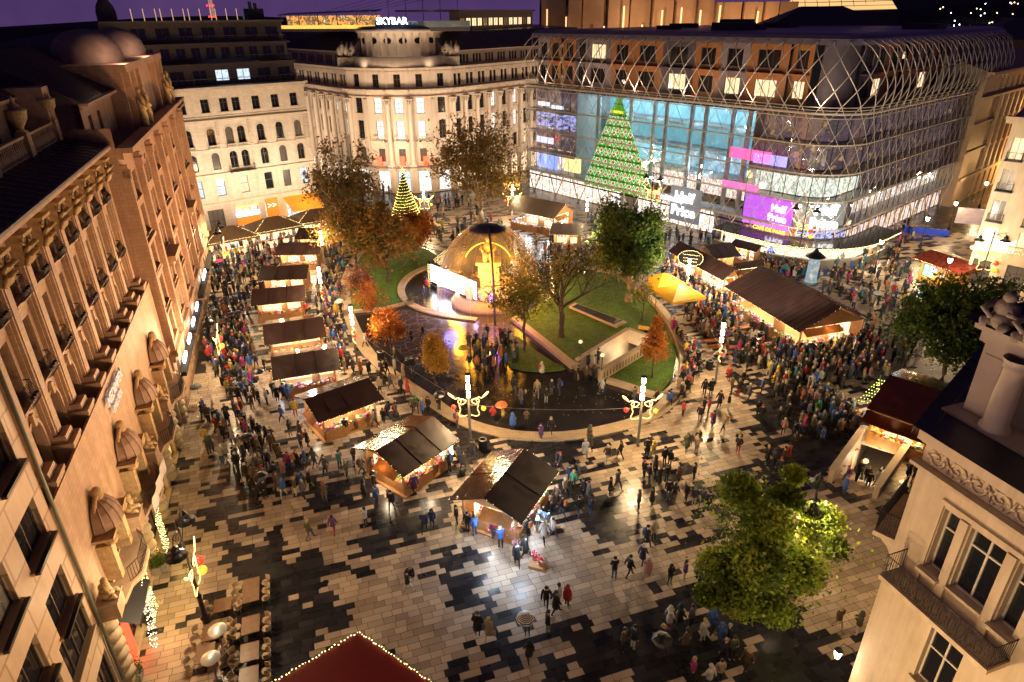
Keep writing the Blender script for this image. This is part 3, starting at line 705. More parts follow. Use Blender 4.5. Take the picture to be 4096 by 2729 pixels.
# attic storey with curved dormers
f4 = Face(r2, mb, 0, 1.4); hs = []
for c in (28.6, 31.5, 46.5, 49.5, 55., 58.): hs.append(window(f4, c, 23.0, 1.0, 1.7, G_dark, FD, brown, dep=.3, mull=(1, ())))
f4.wall(26.4, 62.4, 22.4, 25.3, hs); f4.cornice(26.4, 62.4, 25.7, .6, .4)
with f4 as m:
    m.box(37.0, 58.0, -1.2, 3, 22.4, 27.0); m.box(36.7, 58.3, -1.7, 3, 27.0, 27.6)
    for c in (37.8, 40.4, 43, 52, 54.6, 57.2): m.box(c-.35, c+.35, -1.7, -1.2, 22.6, 27.)
mb.build('wall', brown, r2)
for c in (37.8, 40.4, 54.6, 57.2): # standing figures
    mb = MB(); mb.lathe([(.3, 0), (.36, .8), (.26, 1.5), (.34, 2.1), (.28, 2.4), (.1, 2.6), (.17, 2.8), (.15, 3.05), (.01, 3.2)], 8, (c, -.6, 22.6))
    mb.tube([(c-.3, -.6, 24.9), (c-.45, -.8, 24.3), (c-.1, -.95, 24.)], .1, 5); mb.build('statue', carve, r2)
dome_m = mat('bronze dome', (.30, .22, .18), .6, 0., var=.3, scale=1.2)
for c in (41.5, 54.):
    mb = MB(); mb.lathe([(2.5, 0), (2.55, .5), (2.35, 1.3), (1.9, 1.95), (1.2, 2.4), (.4, 2.6), (.01, 2.65)], 20, (0, 0, 0), sy=1.1); mb.lathe([(2.75, -.5), (2.9, -.1), (2.5, .05)], 20, sy=1.1)
    mb.build('dome', dome_m, r2, (c, 3.2, 27.6)); lamp('dome floodlight', (c-3.5, 0, 28.2), 110, (1, .6, .4), .3, r2)
mb = MB(); ribbed(mb, 26.4, 62.4, 1.2, 25.7, 7, 29.0, .7); mb.quad((26.4, 7, 29), (62.4, 7, 29), (62.4, 16, 28), (26.4, 16, 28)); mb.quad((62.4, 1.2, 25.7), (62.4, 16, 25), (62.4, 16, 28), (62.4, 7, 29))
mb.quad((26.4, 7, 29), (26.4, 16, 28), (26.4, 16, 25), (26.4, 1.2, 25.7)); mb.build('roof', roofd, r2)
# shop fronts with bright boxes along the street
tubew = mat('white shop tube', (1, 1, 1), emit=(.9, .95, 1), es=10, var=0, sampled=True)
for a, b in ((28.6, 30.4), (32.6, 34.4), (36.6, 38.4), (40.6, 42.4), (50, 53)): mb = MB(); mb.box(a, b, -.65, -.5, 3.9, 4.25); mb.build('shop_light_strip', tubew, r2)
for a, b in ((27.5, 35.5), (36.5, 44.5), (46, 54), (55, 61)):
    mb = MB(); mb.box(a, b, -.75, -.2, 3.2, 3.6); mb.build('shop_awning', mat('dark shop awning', (.012, .01, .01), .9), r2)

# --- lower wing closing the street
r3 = thing('street_end_building', 'plain stone building at the far end of the left street beside the pale arched building', 'building', LO, LRZ)
mb = MB(); f = Face(r3, mb, 0, 1.2); hs = []
for i in range(4):
    for z in (1.2, 5.5, 9., 12.5, 16.): hs.append(window(f, 65.+3*i, z, 1.3, 2.2, G_warm if z < 2 else G_dark, FD, brown, dep=.35))
f.wall(62.5, 78, 0, 20, hs); f.cornice(62.5, 78, 20.4, .6, .6)
with f as m: m.quad((62.5, 0, 20.4), (78, 0, 20.4), (78, 10, 23), (62.5, 10, 23))
mb.build('wall', brown, r3)
def on(loc, rz, px, py, yo=0.):
    """local (x, z) on a building's wall plane of a point seen in the photograph"""
    d = Vector((math.cos(rz), math.sin(rz))); n = Vector((-d.y, d.x)); o = Vector(loc[:2]) + n*yo
    r = CM @ Vector((px - IW/2, -(py - IH/2), -FPX)); t = o.dot(n)/r.xy.dot(n); p = r*t
    return (p.xy-o).dot(d), p.z+CAMZ
# --- pale building with arched windows
pale = mat('pale cream facade', (.66, .54, .42), .55, var=.10, scale=.5, bump=.12, bscale=4); add_joints(pale, .8, True, .75)
ra_l, ra_z = (-42.1, 105., 0), R(38)
ra = thing('arched_window_building', 'pale cream far left building with rows of round-arched windows and dark set-back top', 'building', ra_l, ra_z)
mb = MB(); f = Face(ra, mb); hs = []; X = [-10.2, -6.9, -3.6, -.9, .9, 3.9, 6.9, 9.9]
for i, x in enumerate(X):
    lone = x not in (-.9, .9)
    hs.append(window(f, x, 18.3, 1.15, 1.9, G_dark, FD, pale, dep=.3))
    for z in (13.6, 10.0):
        hs.append(window(f, x, z, 1.15, 2.5, G_dark if (i+int(z)) % 4 else G_dim, FD, pale, arch=True, dep=.35, mull=(1, (.62,))))
    if x not in (.9,): hs.append(window(f, x if lone else 0., 6.0, 1.25, 2.6, (G_cold, G_cold, G_cold, G_warm, G_dark, G_dark, G_dim, G_cold)[i], FD, pale, dep=.3, mull=(0, (.55,))))
    f.box(x-.75, x+.75, -.22, -.003, 13.05, 13.35) if lone else None
for i, (x, w, g_) in enumerate(((-9.6, 2., G_shop), (-5.2, 2.4, G_dim), (-.4, 3.6, G_shop), (3.6, 2.2, G_warm), (7.2, 2.2, G_cold), (10., 1.6, G_shop))):
    hs.append(window(f, x, .1, w, 3.9, g_, FD, pale, dep=.35, mull=(2, (.55,))))
f.wall(-14, 11.8, 0, 21.4, hs)
f.cornice(-14, 11.8, 21.9, 1.0, .9); f.course(-14, 11.8, 4.9, .3, .35); f.course(-14, 11.8, 9.3, .3, .3); f.course(-14, 11.8, 13.0, .12, .2); f.course(-14, 11.8, 17.2, .3, .25); f.course(-14, 11.8, 17.7, .1, .15)
for i, x in enumerate(X): balus(mb, 0, 0, 0, 0) if False else None
for a, b in ((-14, -12.7), (10.9, 11.8), (-2.7, -2.2), (2.0, 2.5)):
    for k in range(28): f.box(a, b, -.10, -.003, 5.3+.43*k, 5.62+.43*k)
g_ = Face(ra, mb, 11.8, 0, R(90)); hs = []
for k in range(5):
    for z in (18.3, 13.6, 10., 6.): hs.append(window(g_, 2.+3.2*k, z, 1.1, 2., G_dark, FD, pale))
g_.wall(0, 18, 0, 21.9, hs); g_.cornice(0, 18, 21.9, .8, .8)
mb.quad((-14, 0, 21.9), (11.8, 0, 21.9), (11.8, 18, 21.9), (-14, 18, 21.9))
mb.build('wall', pale, ra)
for x in X: mb = MB(); balus(mb, x-.7, x+.7, -.3, 13.1, .55, .2, .05); mb.build('window_balustrade', pale, ra)
mb = MB(); mb.box(-1.9, 1.9, -1.2, -.02, 9.3, 9.5); mb.build('balcony', pale, ra)
mb = MB(); railing(mb, [(-1.85, -.05, 9.5), (-1.85, -1.15, 9.5), (1.85, -1.15, 9.5), (1.85, -.05, 9.5)], .95); mb.build('balcony_railing', dark_metal, ra)
dkw = mat('dark penthouse wall', (.07, .055, .06), .6, var=.2)
mb = MB()
for lv, (y, z0, z1) in enumerate(((2.2, 21.9, 24.9), (4.0, 24.9, 27.6), (5.2, 27.6, 30.6))):
    fp = Face(ra, mb, 0, y); hs = []
    for k in range(12 if lv == 1 else 8):
        st = 25.5/(12 if lv == 1 else 8); x = -14+st*(k+.5)
        pm_ = G_cold if (lv == 0 and k in (4, 5)) else G_dark
        hs.append(window(fp, x, z0+.5, st*.62, 1.6, pm_, FD, dkw, dep=.2, mull=(1, ())))
    fp.wall(-14, 11.6, z0, z1, hs); fp.box(-14, 11.8, -.9, 0, z1-.25, z1); 
    mb.quad((11.6, y, z0), (11.6, 18, z0), (11.6, 18, z1), (11.6, y, z1))
mb.quad((-14, 4.3, 30.6), (11.8, 4.3, 30.6), (11.8, 18, 30.6), (-14, 18, 30.6))
mb.build('penthouse', dkw, ra)
mb = MB(); railing(mb, [(-14, .3, 21.9), (11.7, .3, 21.9), (11.7, 2.2, 21.9)], 1., .8, .02); railing(mb, [(2, 3., 24.9), (11.7, 3., 24.9)], .9, .35, .02); railing(mb, [(-6, 4.5, 27.6), (11.7, 4.5, 27.6)], .9, .5, .02); mb.build('terrace_railing', grey_metal, ra)
for k in range(12): mb = MB(); mb.tube([(-9+1.3*k+(k % 3)*.3, 8, 30.6), (-9+1.3*k+(k % 3)*.3, 8, 32.2)], .05, 4); mb.build('lit_roof_post', mat('lit post', (.8, .6, .4), emit=(1, .6, .25), es=.8, var=0), ra)
mb = MB(); mb.lathe([(1.3, 0), (1.3, 1.2), (1.1, 2), (.6, 2.8), (.1, 3.4), (.04, 4.5)], 10, (-12, 9, 30.6)); mb.build('roof_turret', dkw, ra)
mb = MB(); mb.box(8, 10.5, 9, 11, 30.6, 32.2); mb.box(8.4, 8.8, 9.2, 9.6, 32.2, 33.2); mb.box(9.2, 9.6, 9.2, 9.6, 32.2, 33.); mb.build('chimney', dkw, ra)
textobj('letters', 'WESTERN UNION', .42, mat('yellow sign letters', (.9, .7, .1), emit=(1, .7, .1), es=1.5, var=0), ra, (-.4, -.35, 3.75), (R(90), 0, 0), .03, bold=True)
mb = MB(); mb.box(-2.2, 1.4, -.35, -.02, 2.3, 3.0); mb.build('shop_sign', mat('blue lit sign', (.2, .3, .9), emit=(.35, .5, 1), es=5, var=0), ra)
mb = MB(); mb.box(-2.2, 1.4, -.33, -.02, .2, 2.2); mb.box(-2.2, 1.4, -.36, -.02, 2.2, 2.3); mb.build('exchange_counter', mat('orange shop front', (.8, .16, .02), emit=(1, .2, .02), es=1.2, var=.4), ra)
mb = MB(); mb.box(2.7, 4.6, -.3, -.02, .3, 4.4); o = mb.build('orange_portal', mat('orange portal', (.8, .2, .02), .4, emit=(1, .25, .02), es=.5, var=.1), ra)
textobj('letters', '>>', 1.3, mat('white sign', (.8, .8, .8), emit=(1, 1, 1), es=.6, var=0), ra, (3.6, -.33, 2.9), (R(90), 0, 0), .02, bold=True)

# --- floodlit palace with the rounded corner
flood = mat('floodlit cream stone', (.66, .54, .43), .55, var=.10, scale=.4, bump=.15, bscale=3)
fl_dark = mat('stained attic stone', (.50, .40, .32), .6, var=.25, scale=.8, bump=.2)
grime(pale, .35); grime(flood, .45); grime(fl_dark, .8)
rc_l = (-20.4, 128.0, 0)
rc = thing('rounded_corner_palace', 'large floodlit cream palace with rounded corner, giant columns and rooftop bar', 'palace', rc_l, 0)
mb = MB(); seg = []
# plan outline, left to right
def walkout():
    pts = []; cx, cyy = -2.05, 0.
    left = [(12, 4.1), (24, 3.6)]           # angles of the facets left of centre
    p = Vector((-2.05, 0)); L_ = [p.copy()]
    for ang, ln in ((-14, 3.9), (-27, 4.2)): p = p - Vector((math.cos(R(ang)), math.sin(R(ang))))*ln; L_.append(p.copy())
    p = p - Vector((math.cos(R(-48)), math.sin(R(-48))))*40; L_.append(p)
    q = Vector((2.05, 0)); Q = [q.copy()]
    for ang, ln in ((14, 3.9), (27, 4.2)): q = q + Vector((math.cos(R(ang)), math.sin(R(ang))))*ln; Q.append(q.copy())
    q = q + Vector((math.cos(R(49)), math.sin(R(49))))*46; Q.append(q)
    return L_[::-1] + Q
OUT = walkout()
rows_lit = {}
colm = []
for i, (a, b) in enumerate(zip(OUT, OUT[1:])):
    d = b-a; ln = d.length; ang = math.atan2(d.y, d.x); f = Face(rc, mb, a.x, a.y, ang); hs = []
    wing = ln > 10; n = int(round(ln/3.35)) if wing else 1
    for k in range(n):
        x = ln*(k+.5)/n
        if wing:
            k_ = (n-1-k) if i == 0 else k
            lt = (i == 0 and (k*3) % 5 in (0, 1, 3)) or (i > 3 and k in (3, 5))
            hs.append(window(f, x, 14.6, 1.3, 2.7, G_white if lt else G_dark, FD, flood, dep=.35, mull=(1, (.33, .66))))
            hs.append(window(f, x, 10.3, 1.3, 3.0, G_white if lt and k % 2 else (G_warm if lt else G_dark), FD, flood, dep=.35, mull=(1, (.4, .7))))
            hs.append(window(f, x, 6.2, 1.3, 2.5, G_dark if k % 3 else G_warm, FD, flood, dep=.35))
            hs.append(window(f, x, .2, 2.2, 4.2, G_shop, FD, flood, dep=.35, mull=(2, (.7,))))
            for o_ in (-.55, .55): hs.append(window(f, x+o_, 19.3, .75, 2.0, G_dark, FD, fl_dark, dep=.3, mull=(0, (.6,))))
        else:
            cen = i in (2, 3, 4) or True
            pier = i in (1, 5)
            hs.append(window(f, x, 14.7, 1.5, 2.8, G_dark if pier else G_white, FD, flood, dep=.35, mull=(1, (.33, .66))))
            hs.append(window(f, x, 10.1, 1.4, 3.3, G_dark if pier else G_white, FD, flood, dep=.35, mull=(1, (.4, .7))))
            hs.append(window(f, x, 6., 1.3, 2.4, G_dim, FD, flood, dep=.35))
            hs.append(window(f, x, .2, 2.4, 4.0, G_white if i != 3 else G_cold, FD, flood, dep=.35, mull=(1, (.7,))))
            hs.append(window(f, x, 19.3, 1.2, 2.2, G_dark, FD, fl_dark, dep=.3, mull=(1, (.6,))))
            if not pier: balus(mb, 0, 0, 0, 0) if False else None
    f.wall(0, ln, 0, 17.6, hs); f.wall(0, ln, 19.0, 22.2, hs); f.wall(0, ln, 17.6, 19.0, [])
    f.cornice(0, ln, 19.0, 1.2, .7); f.course(0, ln, 17.6, .35, .3); f.cornice(0, ln, 22.6, .7, .45); f.course(0, ln, 5.4, .3, .4)
    f.box(.02, ln-.02, -.12, -.005, 21.5, 22.0)
    if wing:      # small frieze posts on the attic
        for k in range(n):
            x = ln*(k+.5)/n; f.box(x+1.35, x+1.95, -.12, 0, 19.1, 21.4) if x+1.95 < ln else None
        for z in (9.6, 13.9): 
            for k in range(n): x = ln*(k+.5)/n; f.box(x-.8, x+.8, -.15, -.003, z-.1, z+.35)
    if not wing and i not in (1, 5):
        f.box(.4*ln-.8, .6*ln+.8, -1.1, -.003, 9.6, 9.85)
        with f as m: balus(m, ln/2-1.1, ln/2+1.1, -.95, 9.85, .9, .28)
    # giant columns / pilasters
    cs_ = [ln*k/n for k in range(0, n+1)] if wing else ([0, ln] if i in (3,) else [])
    for x in cs_: colm.append((f.M @ Vector((x, -.35 if wing else -.5, 0)), wing))
    if i in (1, 5):
        f.box(0, .7, -.35, 0, 5.6, 17.2); f.box(ln-.7, ln, -.35, 0, 5.6, 17.2)
    # upper set-back storey and roofs
    g2 = Face(rc, mb, a.x, a.y, ang); hs2 = []
    if wing:
        for k in range(int(ln/3.35)):
            x = ln*(k+.5)/int(ln/3.35)
            for o_ in (-.85, 0, .85): hs2.append(window(Face(rc, mb, a.x-math.sin(ang)*1.6, a.y+math.cos(ang)*1.6, ang), x+o_, 22.9, .55, 1.5, G_dark, FD, fl_dark, dep=.25, mull=(0, ())))
        h2 = Face(rc, mb, a.x-math.sin(ang)*1.6, a.y+math.cos(ang)*1.6, ang); h2.wall(0, ln, 22.6, 24.8, hs2); h2.cornice(0, ln, 25.1, .5, .3)
        with f as m: m.quad((0, -.6, 22.61), (ln, -.6, 22.61), (ln, 1.6, 22.61), (0, 1.6, 22.61))
for z in (22.6,):
    mb.poly([(p.x, p.y, z) for p in OUT])
mb.build('wall', flood, rc)
cm_ = MB(); cm_.lathe([(.62, 0), (.62, .3), (.5, .5), (.48, 6), (.42, 10.6), (.5, 10.7), (.45, 10.9)], 14); cm_.box(-.7, .7, -.7, .7, -1.0, 0)
for j in range(8):
    t = math.pi*2*j/8; cm_.tube([(math.cos(t)*.42, math.sin(t)*.42, 10.8), (math.cos(t)*.5, math.sin(t)*.5, 11.3), (math.cos(t)*.7, math.sin(t)*.7, 11.6)], .12, 4)
cm_.box(-.7, .7, -.7, .7, 11.6, 11.8)
cme = None
for p, wg in colm:
    if cme is None: o = cm_.build('column', flood, rc, (p.x, p.y, 5.6)); cme = o.data
    else: link('column', cme, rc, (p.x, p.y, 5.6))
def setback_pts(d):
    return [Vector(p) for p in offset([(p.x, p.y) for p in OUT], 0)]
rm = mat('dark slate roof', (.06, .045, .07), .45, var=.3, scale=1.5)
for a, b, nm in ((OUT[0], OUT[1], 'roof'), (OUT[-2], OUT[-1], 'roof')):
    d = (b-a); ln = d.length; ang = math.atan2(d.y, d.x); m = MB(); f = Face(rc, m, a.x, a.y, ang)
    with f as q: ribbed(q, 0, ln, 1.2, 25.1, 5.0, 28.2, 1.2, .08, .08); q.quad((0, 5, 28.2), (ln, 5, 28.2), (ln, 14, 28.6), (0, 14, 28.6))
    with f as q: q.quad((0, 1.2, 25.1), (0, 5, 28.2), (0, 14, 28.6), (0, 14, 24)); q.quad((ln, 5, 28.2), (ln, 1.2, 25.1), (ln, 14, 24), (ln, 14, 28.6))
    m.build(nm, rm, rc)
mb = MB(); n = 14      # drum with oval windows
mb.lathe([(10.2, 22.6), (10.2, 24.3), (9.9, 24.4)], 28, (0, 9.6, 0)); mb.lathe([(8.0, 24.3), (8.0, 28.1), (8.5, 28.3), (8.6, 28.7), (8.0, 28.9)], 28, (0, 9.6, 0))
for k in range(13):
    t = R(-90-66+11*k); mb.box(0, 0, 0, 0, 0, 0) if False else None
    c, s_ = math.cos(t), math.sin(t); m_ = Matrix.Translation((c*8.05, 9.6+s_*8.05, 0)) @ Matrix.Rotation(t+R(90), 4, 'Z'); old = mb.xf; mb.xf = m_; mb.box(-.18, .18, -.15, .1, 24.4, 28.1); mb.xf = old
mb.build('drum', flood, rc)
for k in range(6):
    mb = MB(); t = R(-90-50+20*k); mt = Matrix.Translation((math.cos(t)*8.05, 9.6+math.sin(t)*8.05, 26.9)) @ Matrix.Rotation(t+R(90), 4, 'Z'); mb.xf = mt
    mb.poly([(.75*math.cos(a), -.02, .48*math.sin(a)) for a in [2*math.pi*j/16 for j in range(16)]]); mb.xf = None; mb.build('oval_window', G_dark, rc)
mb = MB(); mb.lathe([(8.4, 28.9), (7.8, 29.2), (5.5, 29.4), (.1, 29.4)], 28, (0, 9.6, 0)); mb.build('drum_roof', rm, rc)
for q in ((-9.6, 4.6), (9.6, 4.6), (-37, 31)):   # rooftop sculpture groups
    mb = MB(); mb.box(q[0]-1.6, q[0]+1.6, q[1]-.9, q[1]+.9, 22.6, 24.2); rr = random.Random(int(q[0]))
    for k in range(5): mb.sph((q[0]-1.2+.6*k, q[1]-.3+rr.uniform(-.3, .3), 24.9+rr.random()*1.0), .55, 7, 5, .8)
    for k in range(3): mb.tube([(q[0]-.9+.9*k, q[1], 24.4), (q[0]-.8+.9*k, q[1]-.4, 25.6), (q[0]-.7+.9*k, q[1], 26.8)], [.4, .38, .18], 6)
    mb.build('sculpture_group', mat('grey weathered sculpture', (.38, .31, .25), .8, var=.5, scale=2.5, bump=1, bscale=6), rc)
# glass canopy over the entrance with red light
mb = MB(); mb.lathe([(9.5, 4.9), (12.2, 5.3), (12.2, 5.42), (9.5, 5.05)], 20, (0, 9.5, 0), R(200), R(340)); mb.build('entrance_canopy', mat('canopy glass', (.25, .2, .2), .1, var=0), rc)
for k in (-1, 0, 1): mb = MB(); mb.box(k*4.4-.45, k*4.4+.45, -.62, -.42, 5.9-.5, 7.6-.5); mb.build('red_sign', mat('red lit sign', (.7, .05, .02), emit=(1, .06, .02), es=4, var=.3, sampled=True), rc)
# rooftop bar
goldm = mat('gold light curtain', (.9, .6, .1), emit=(1, .55, .10), es=1.1, var=.5)
rb = thing('rooftop_bar', 'lit glass rooftop bar terrace with canopy on top of the rounded corner palace', 'rooftop bar', (-20.4, 128., 0), 0)
mb = MB(); a = aty(1112, 98, 140.) - Vector((-20.4, 128, 0)); b = aty(1500, 100, 133.) - Vector((-20.4, 128, 0)); c2 = aty(1880, 95, 131.)-Vector((-20.4, 128, 0))
def seg3(m, p, q, z0, z1, dy=.15):
    m.add([(p.x, p.y, z0), (q.x, q.y, z0), (q.x, q.y, z1), (p.x, p.y, z1), (p.x, p.y+dy, z0), (q.x, q.y+dy, z0), (q.x, q.y+dy, z1), (p.x, p.y+dy, z1)], [(0, 1, 2, 3), (5, 4, 7, 6), (3, 2, 6, 7), (0, 4, 5, 1)])
seg3(mb, a, b, 28.4, 28.9, 8); seg3(mb, b, c2, 28.4, 28.9, 8); mb.build('deck', dkw, rb)
mb = MB(); seg3(mb, a, b, 28.9, 29.5); mb.build('light_railing', goldm, rb)
mb = MB(); seg3(mb, b, c2, 29.0, 30.1); mb.build('glass_parapet', mat('parapet glass', (.16, .2, .22), .1, var=.1), rb)
mb = MB()
for k in range(6):
    p = a.lerp(b, k/5); mb.tube([(p.x, p.y+2, 28.9), (p.x, p.y+2, 31.4)], .09, 5)
p0, p1 = a+Vector((0, 2, 0)), c2+Vector((0, 2, 0))
mb.add([(a.x, a.y+.5, 31.2), (b.x, b.y+.5, 31.6), (b.x, b.y+8, 31.9), (a.x, a.y+8, 31.5), (a.x, a.y+.5, 31.35), (b.x, b.y+.5, 31.8), (b.x, b.y+8, 32.1), (a.x, a.y+8, 31.65)], [(0, 3, 2, 1), (4, 5, 6, 7), (0, 1, 5, 4), (1, 2, 6, 5), (3, 0, 4, 7)])
mb.build('canopy', grey_metal, rb)
mb = MB(); seg3(mb, a+Vector((0, 6, 0)), b+Vector((0, 6, 0)), 29.3, 31.1); mb.build('bar_interior', lit('bar interior', [(.3, .02, .01), (1., .45, .1), (.05, .02, .02), (1., .7, .3)], 1.3, .9, False), rb)
mb = MB()
for k in range(5): q = Vector((b.x+2+k*3.2, b.y+4, 30)); mb.tube([q, q+Vector((0, 0, 5))], .06, 4); mb.tube([q+Vector((0, 0, 4.6)), Vector((a.x+8+k*2, a.y+2, 31.6))], .03, 3)
mb.build('mast', grey_metal, rb)
p = aty(1567, 82, 128.6)
textobj('letters', 'SKYBAR', 1.55, mat('blue white sign letters', (.8, .9, 1), emit=(.72, .86, 1), es=5, var=0), rb, (p.x+20.4, p.y-128, p.z-.6), (R(90), 0, 0), .06, bold=True)
# long roof storey to the right of the drum
mb = MB(); a = aty(1800, 120, 138.)-Vector((-20.4, 128, 0)); b = aty(2130, 120, 168.)-Vector((-20.4, 128, 0)); d = b-a; ang = math.atan2(d.y, d.x); f = Face(rb, mb, a.x, a.y, ang); ln = d.xy.length; hs = []
for k in range(14): hs.append(window(f, ln*.1+ln*.88*(k+.5)/14, 29.0, ln*.05, 1.5, G_warm if k % 4 else G_dim, FD, dkw, dep=.1, mull=(1, ())))
f.wall(0, ln, 27.6, 31.6, hs); f.box(-6, ln, -.6, 8, 31.6, 31.9)
mb.build('roof_storey', dkw, rb)

# --- lattice and glass shopping building
gl_l, gl_z = (12.4, 120.4, 0), R(-49.5)
rg = thing('lattice_glass_building', 'big glass shopping building wrapped in a curved diamond lattice of steel tubes', 'building', gl_l, gl_z)
XL, XR, RC, SL = -14.5, 46.0, 6.5, 50.
def gpath(s):
    """plan path of the skin: s metres from the left end; returns x, y and the angle of the wall"""
    L1 = XR-RC-XL; L2 = RC*math.pi/2
    if s < L1: return XL+s, 0., 0.
    if s < L1+L2: t = (s-L1)/RC; return XR-RC+RC*math.sin(t), RC-RC*math.cos(t), t
    return XR, RC+(s-L1-L2), math.pi/2
LT_ = XR-RC-XL+RC*math.pi/2+SL
def gp(s, z, off=0.):
    s_ = max(0, min(LT_, s)); x, y, a = gpath(s_)
    x += s-s_ if s < 0 else 0
    # the skin leans back and curves in above the terrace
    o = off
    if z > 19.3: t = min(1, (z-19.3)/8.7); o += -1.1*math.sin(min(1, t*2)*math.pi/2) + 3.4*(1-math.sqrt(max(0, 1-t**3)))
    return Vector((x - math.sin(a)*o, y + math.cos(a)*o, z))
def glassmat(name, tint, refl, rough=.03):
    m = bpy.data.materials.new(name); m.use_nodes = True; n, l = m.node_tree.nodes, m.node_tree.links; n.clear()
    o = n.new('ShaderNodeOutputMaterial'); t = n.new('ShaderNodeBsdfTransparent'); t.inputs[0].default_value = (*tint, 1)
    g = n.new('ShaderNodeBsdfGlossy'); g.inputs['Roughness'].default_value = rough; mx = n.new('ShaderNodeMixShader')
    lw = n.new('ShaderNodeLayerWeight'); lw.inputs['Blend'].default_value = .45; ma = n.new('ShaderNodeMath'); ma.operation = 'MULTIPLY_ADD'; ma.inputs[1].default_value = .7; ma.inputs[2].default_value = refl
    l.new(lw.outputs['Fresnel'], ma.inputs[0]); l.new(ma.outputs[0], mx.inputs[0]); l.new(t.outputs[0], mx.inputs[1]); l.new(g.outputs[0], mx.inputs[2]); l.new(mx.outputs[0], o.inputs[0]); return m
skin = glassmat('facade glass', (.88, .90, .92), .16)
mb = MB(); zs = [4.0, 7.8, 11.5, 15.3, 19.2]; n = int(LT_/1.9); jr = random.Random(9)
J = {(i, k): jr.uniform(-.05, .05) for i in range(n+1) for k in range(9)}
nz_ = 8
for i in range(n):
    for k in range(nz_):
        za, zb = 4.0+15.2*k/nz_, 4.0+15.2*(k+1)/nz_; sa, sb = LT_*i/n, LT_*(i+1)/n
        A, B, C_, D = [gp(s_, z_, J[(ii, kk)]) for s_, z_, ii, kk in ((sa, za, i, k), (sb, za, i+1, k), (sb, zb, i+1, k+1), (sa, zb, i, k+1))]
        if (i+k) % 2: mb.add([A, B, C_, D], [(0, 1, 2), (0, 2, 3)])
        else: mb.add([A, B, C_, D], [(0, 1, 3), (1, 2, 3)])
mb.build('glass_skin', skin, rg)
steel = mat('lattice steel tube', (.55, .50, .46), .4, .25, var=.1)
mb = MB(); st = 2.3; nd = int(LT_/st)+8
for dr in (1, -1):
    for i in range(-8, nd+8):
        pts = []
        for k in range(25):
            z = 3.2+24.8*k/24; s_ = i*st + dr*(z-3.2)/2.45*1.0*1.5
            if -.5 <= s_ <= LT_: pts.append(gp(s_, z, -.12-.03*(dr > 0)))
        if len(pts) > 1: mb.tube(pts, [.046 if p.z < 19.4 else .075 for p in pts], 4, False)
for z, r_ in ((4.0, .12), (7.8, .12), (11.5, .12), (15.3, .12), (19.2, .2), (18.6, .06), (19.6, .06), (20.0, .06)):
    mb.tube([gp(s_, z, -.1) for s_ in [LT_*i/60 for i in range(61)]], r_, 5, False)
mb.build('steel_lattice', steel, rg)
for i in range(0, int(LT_/6)):
    mb = MB()        # slanting struts standing on the ground
    s_ = 3+i*6; a = gp(s_, .0, -1.0 if False else -.2); 
    for d_ in (-2., 2.): mb.tube([gp(s_, 0, -.4), gp(s_+d_, 4.2, -.15)], .11, 5)
    mb.build('strut', steel, rg)
# roof cap
mb = MB(); N = 70
for i in range(N):
    a, b = LT_*i/N, LT_*(i+1)/N
    for (z0, o0), (z1, o1) in zip(((27.2, -.35), (27.9, -.1), (28.3, .5)), ((27.9, -.1), (28.3, .5), (28.5, 2.2))):
        A, B = gpath(a), gpath(b)
        def q(P_, o_, z_): return (P_[0]-math.sin(P_[2])*(o_+1.7), P_[1]+math.cos(P_[2])*(o_+1.7), z_)
        mb.quad(q(A, o0, z0), q(B, o0, z0), q(B, o1, z1), q(A, o1, z1))
mb.poly([(XL, 3.9, 28.45), (XR-8, 3.9, 28.45), (XR-3.9, 9, 28.45), (XR-3.9, SL+RC, 28.45), (XL, SL+RC, 28.45)])
mb.build('roof', mat('lilac grey roof sheet', (.30, .27, .32), .35, .3, var=.15, scale=.5), rg)
jr = random.Random(4)
for k in range(7): mb = MB(); x = jr.uniform(-8, 40); y = jr.uniform(12, 38); w = jr.uniform(2, 6); mb.box(x, x+w, y, y+jr.uniform(2, 4), 28.4, 28.4+jr.uniform(.6, 1.6)); mb.build('roof_plant', dkw, rg)
# apartments behind the lattice: orange, grey and cream panels
cols = [mat('apartment panel grey', (.20, .17, .19), .6), mat('apartment panel orange', (.30, .12, .035), .5), mat('apartment panel mauve', (.26, .21, .22), .6), mat('apartment panel dark', (.07, .06, .08), .5)]
mb = MB(); jr = random.Random(31); s_ = 0.; Lf = LT_
ws = []
while s_ < Lf-1:
    w = jr.choice((3., 4.5, 6.)); e_ = min(Lf, s_+w); mid = (s_+e_)/2; x, y, a = gpath(mid); L1 = XR-RC-XL
    if not (L1-1 < mid < L1+RC*1.57+1):
        mb.mi = jr.choice((0, 1, 1, 2, 3, 0)); off = 3.2+jr.choice((0, .35, .7))
        xa, ya, _ = gpath(s_); xb, yb, _ = gpath(e_)
        f = Face(rg, mb, xa-math.sin(a)*off, ya+math.cos(a)*off, a); hs = []
        for z in (20.3, 24.1):
            lt = jr.random()
            hs.append(window(f, (e_-s_)/2, z, (e_-s_)*.55, 2.3, G_warm if lt > .9 or (z < 21 and 33 < s_ < 52 and lt > .3) else G_dark, FD, cols[0], dep=.25, mull=(2, ())))
        f.wall(0, e_-s_, 19.4, 27.6, hs); f.box(.2, e_-s_-.2, -.9, 0, 23.3, 23.5)
    s_ = e_
mb.mi = 3
mb.build('apartment_wall', cols, rg)
mb = MB(); mb.lathe([(3.2, 19.4), (3.2, 27.6)], 10, (XR-RC, RC, 0), R(-90), 0); mb.build('corner_wall', cols[3], rg)
mb = MB()
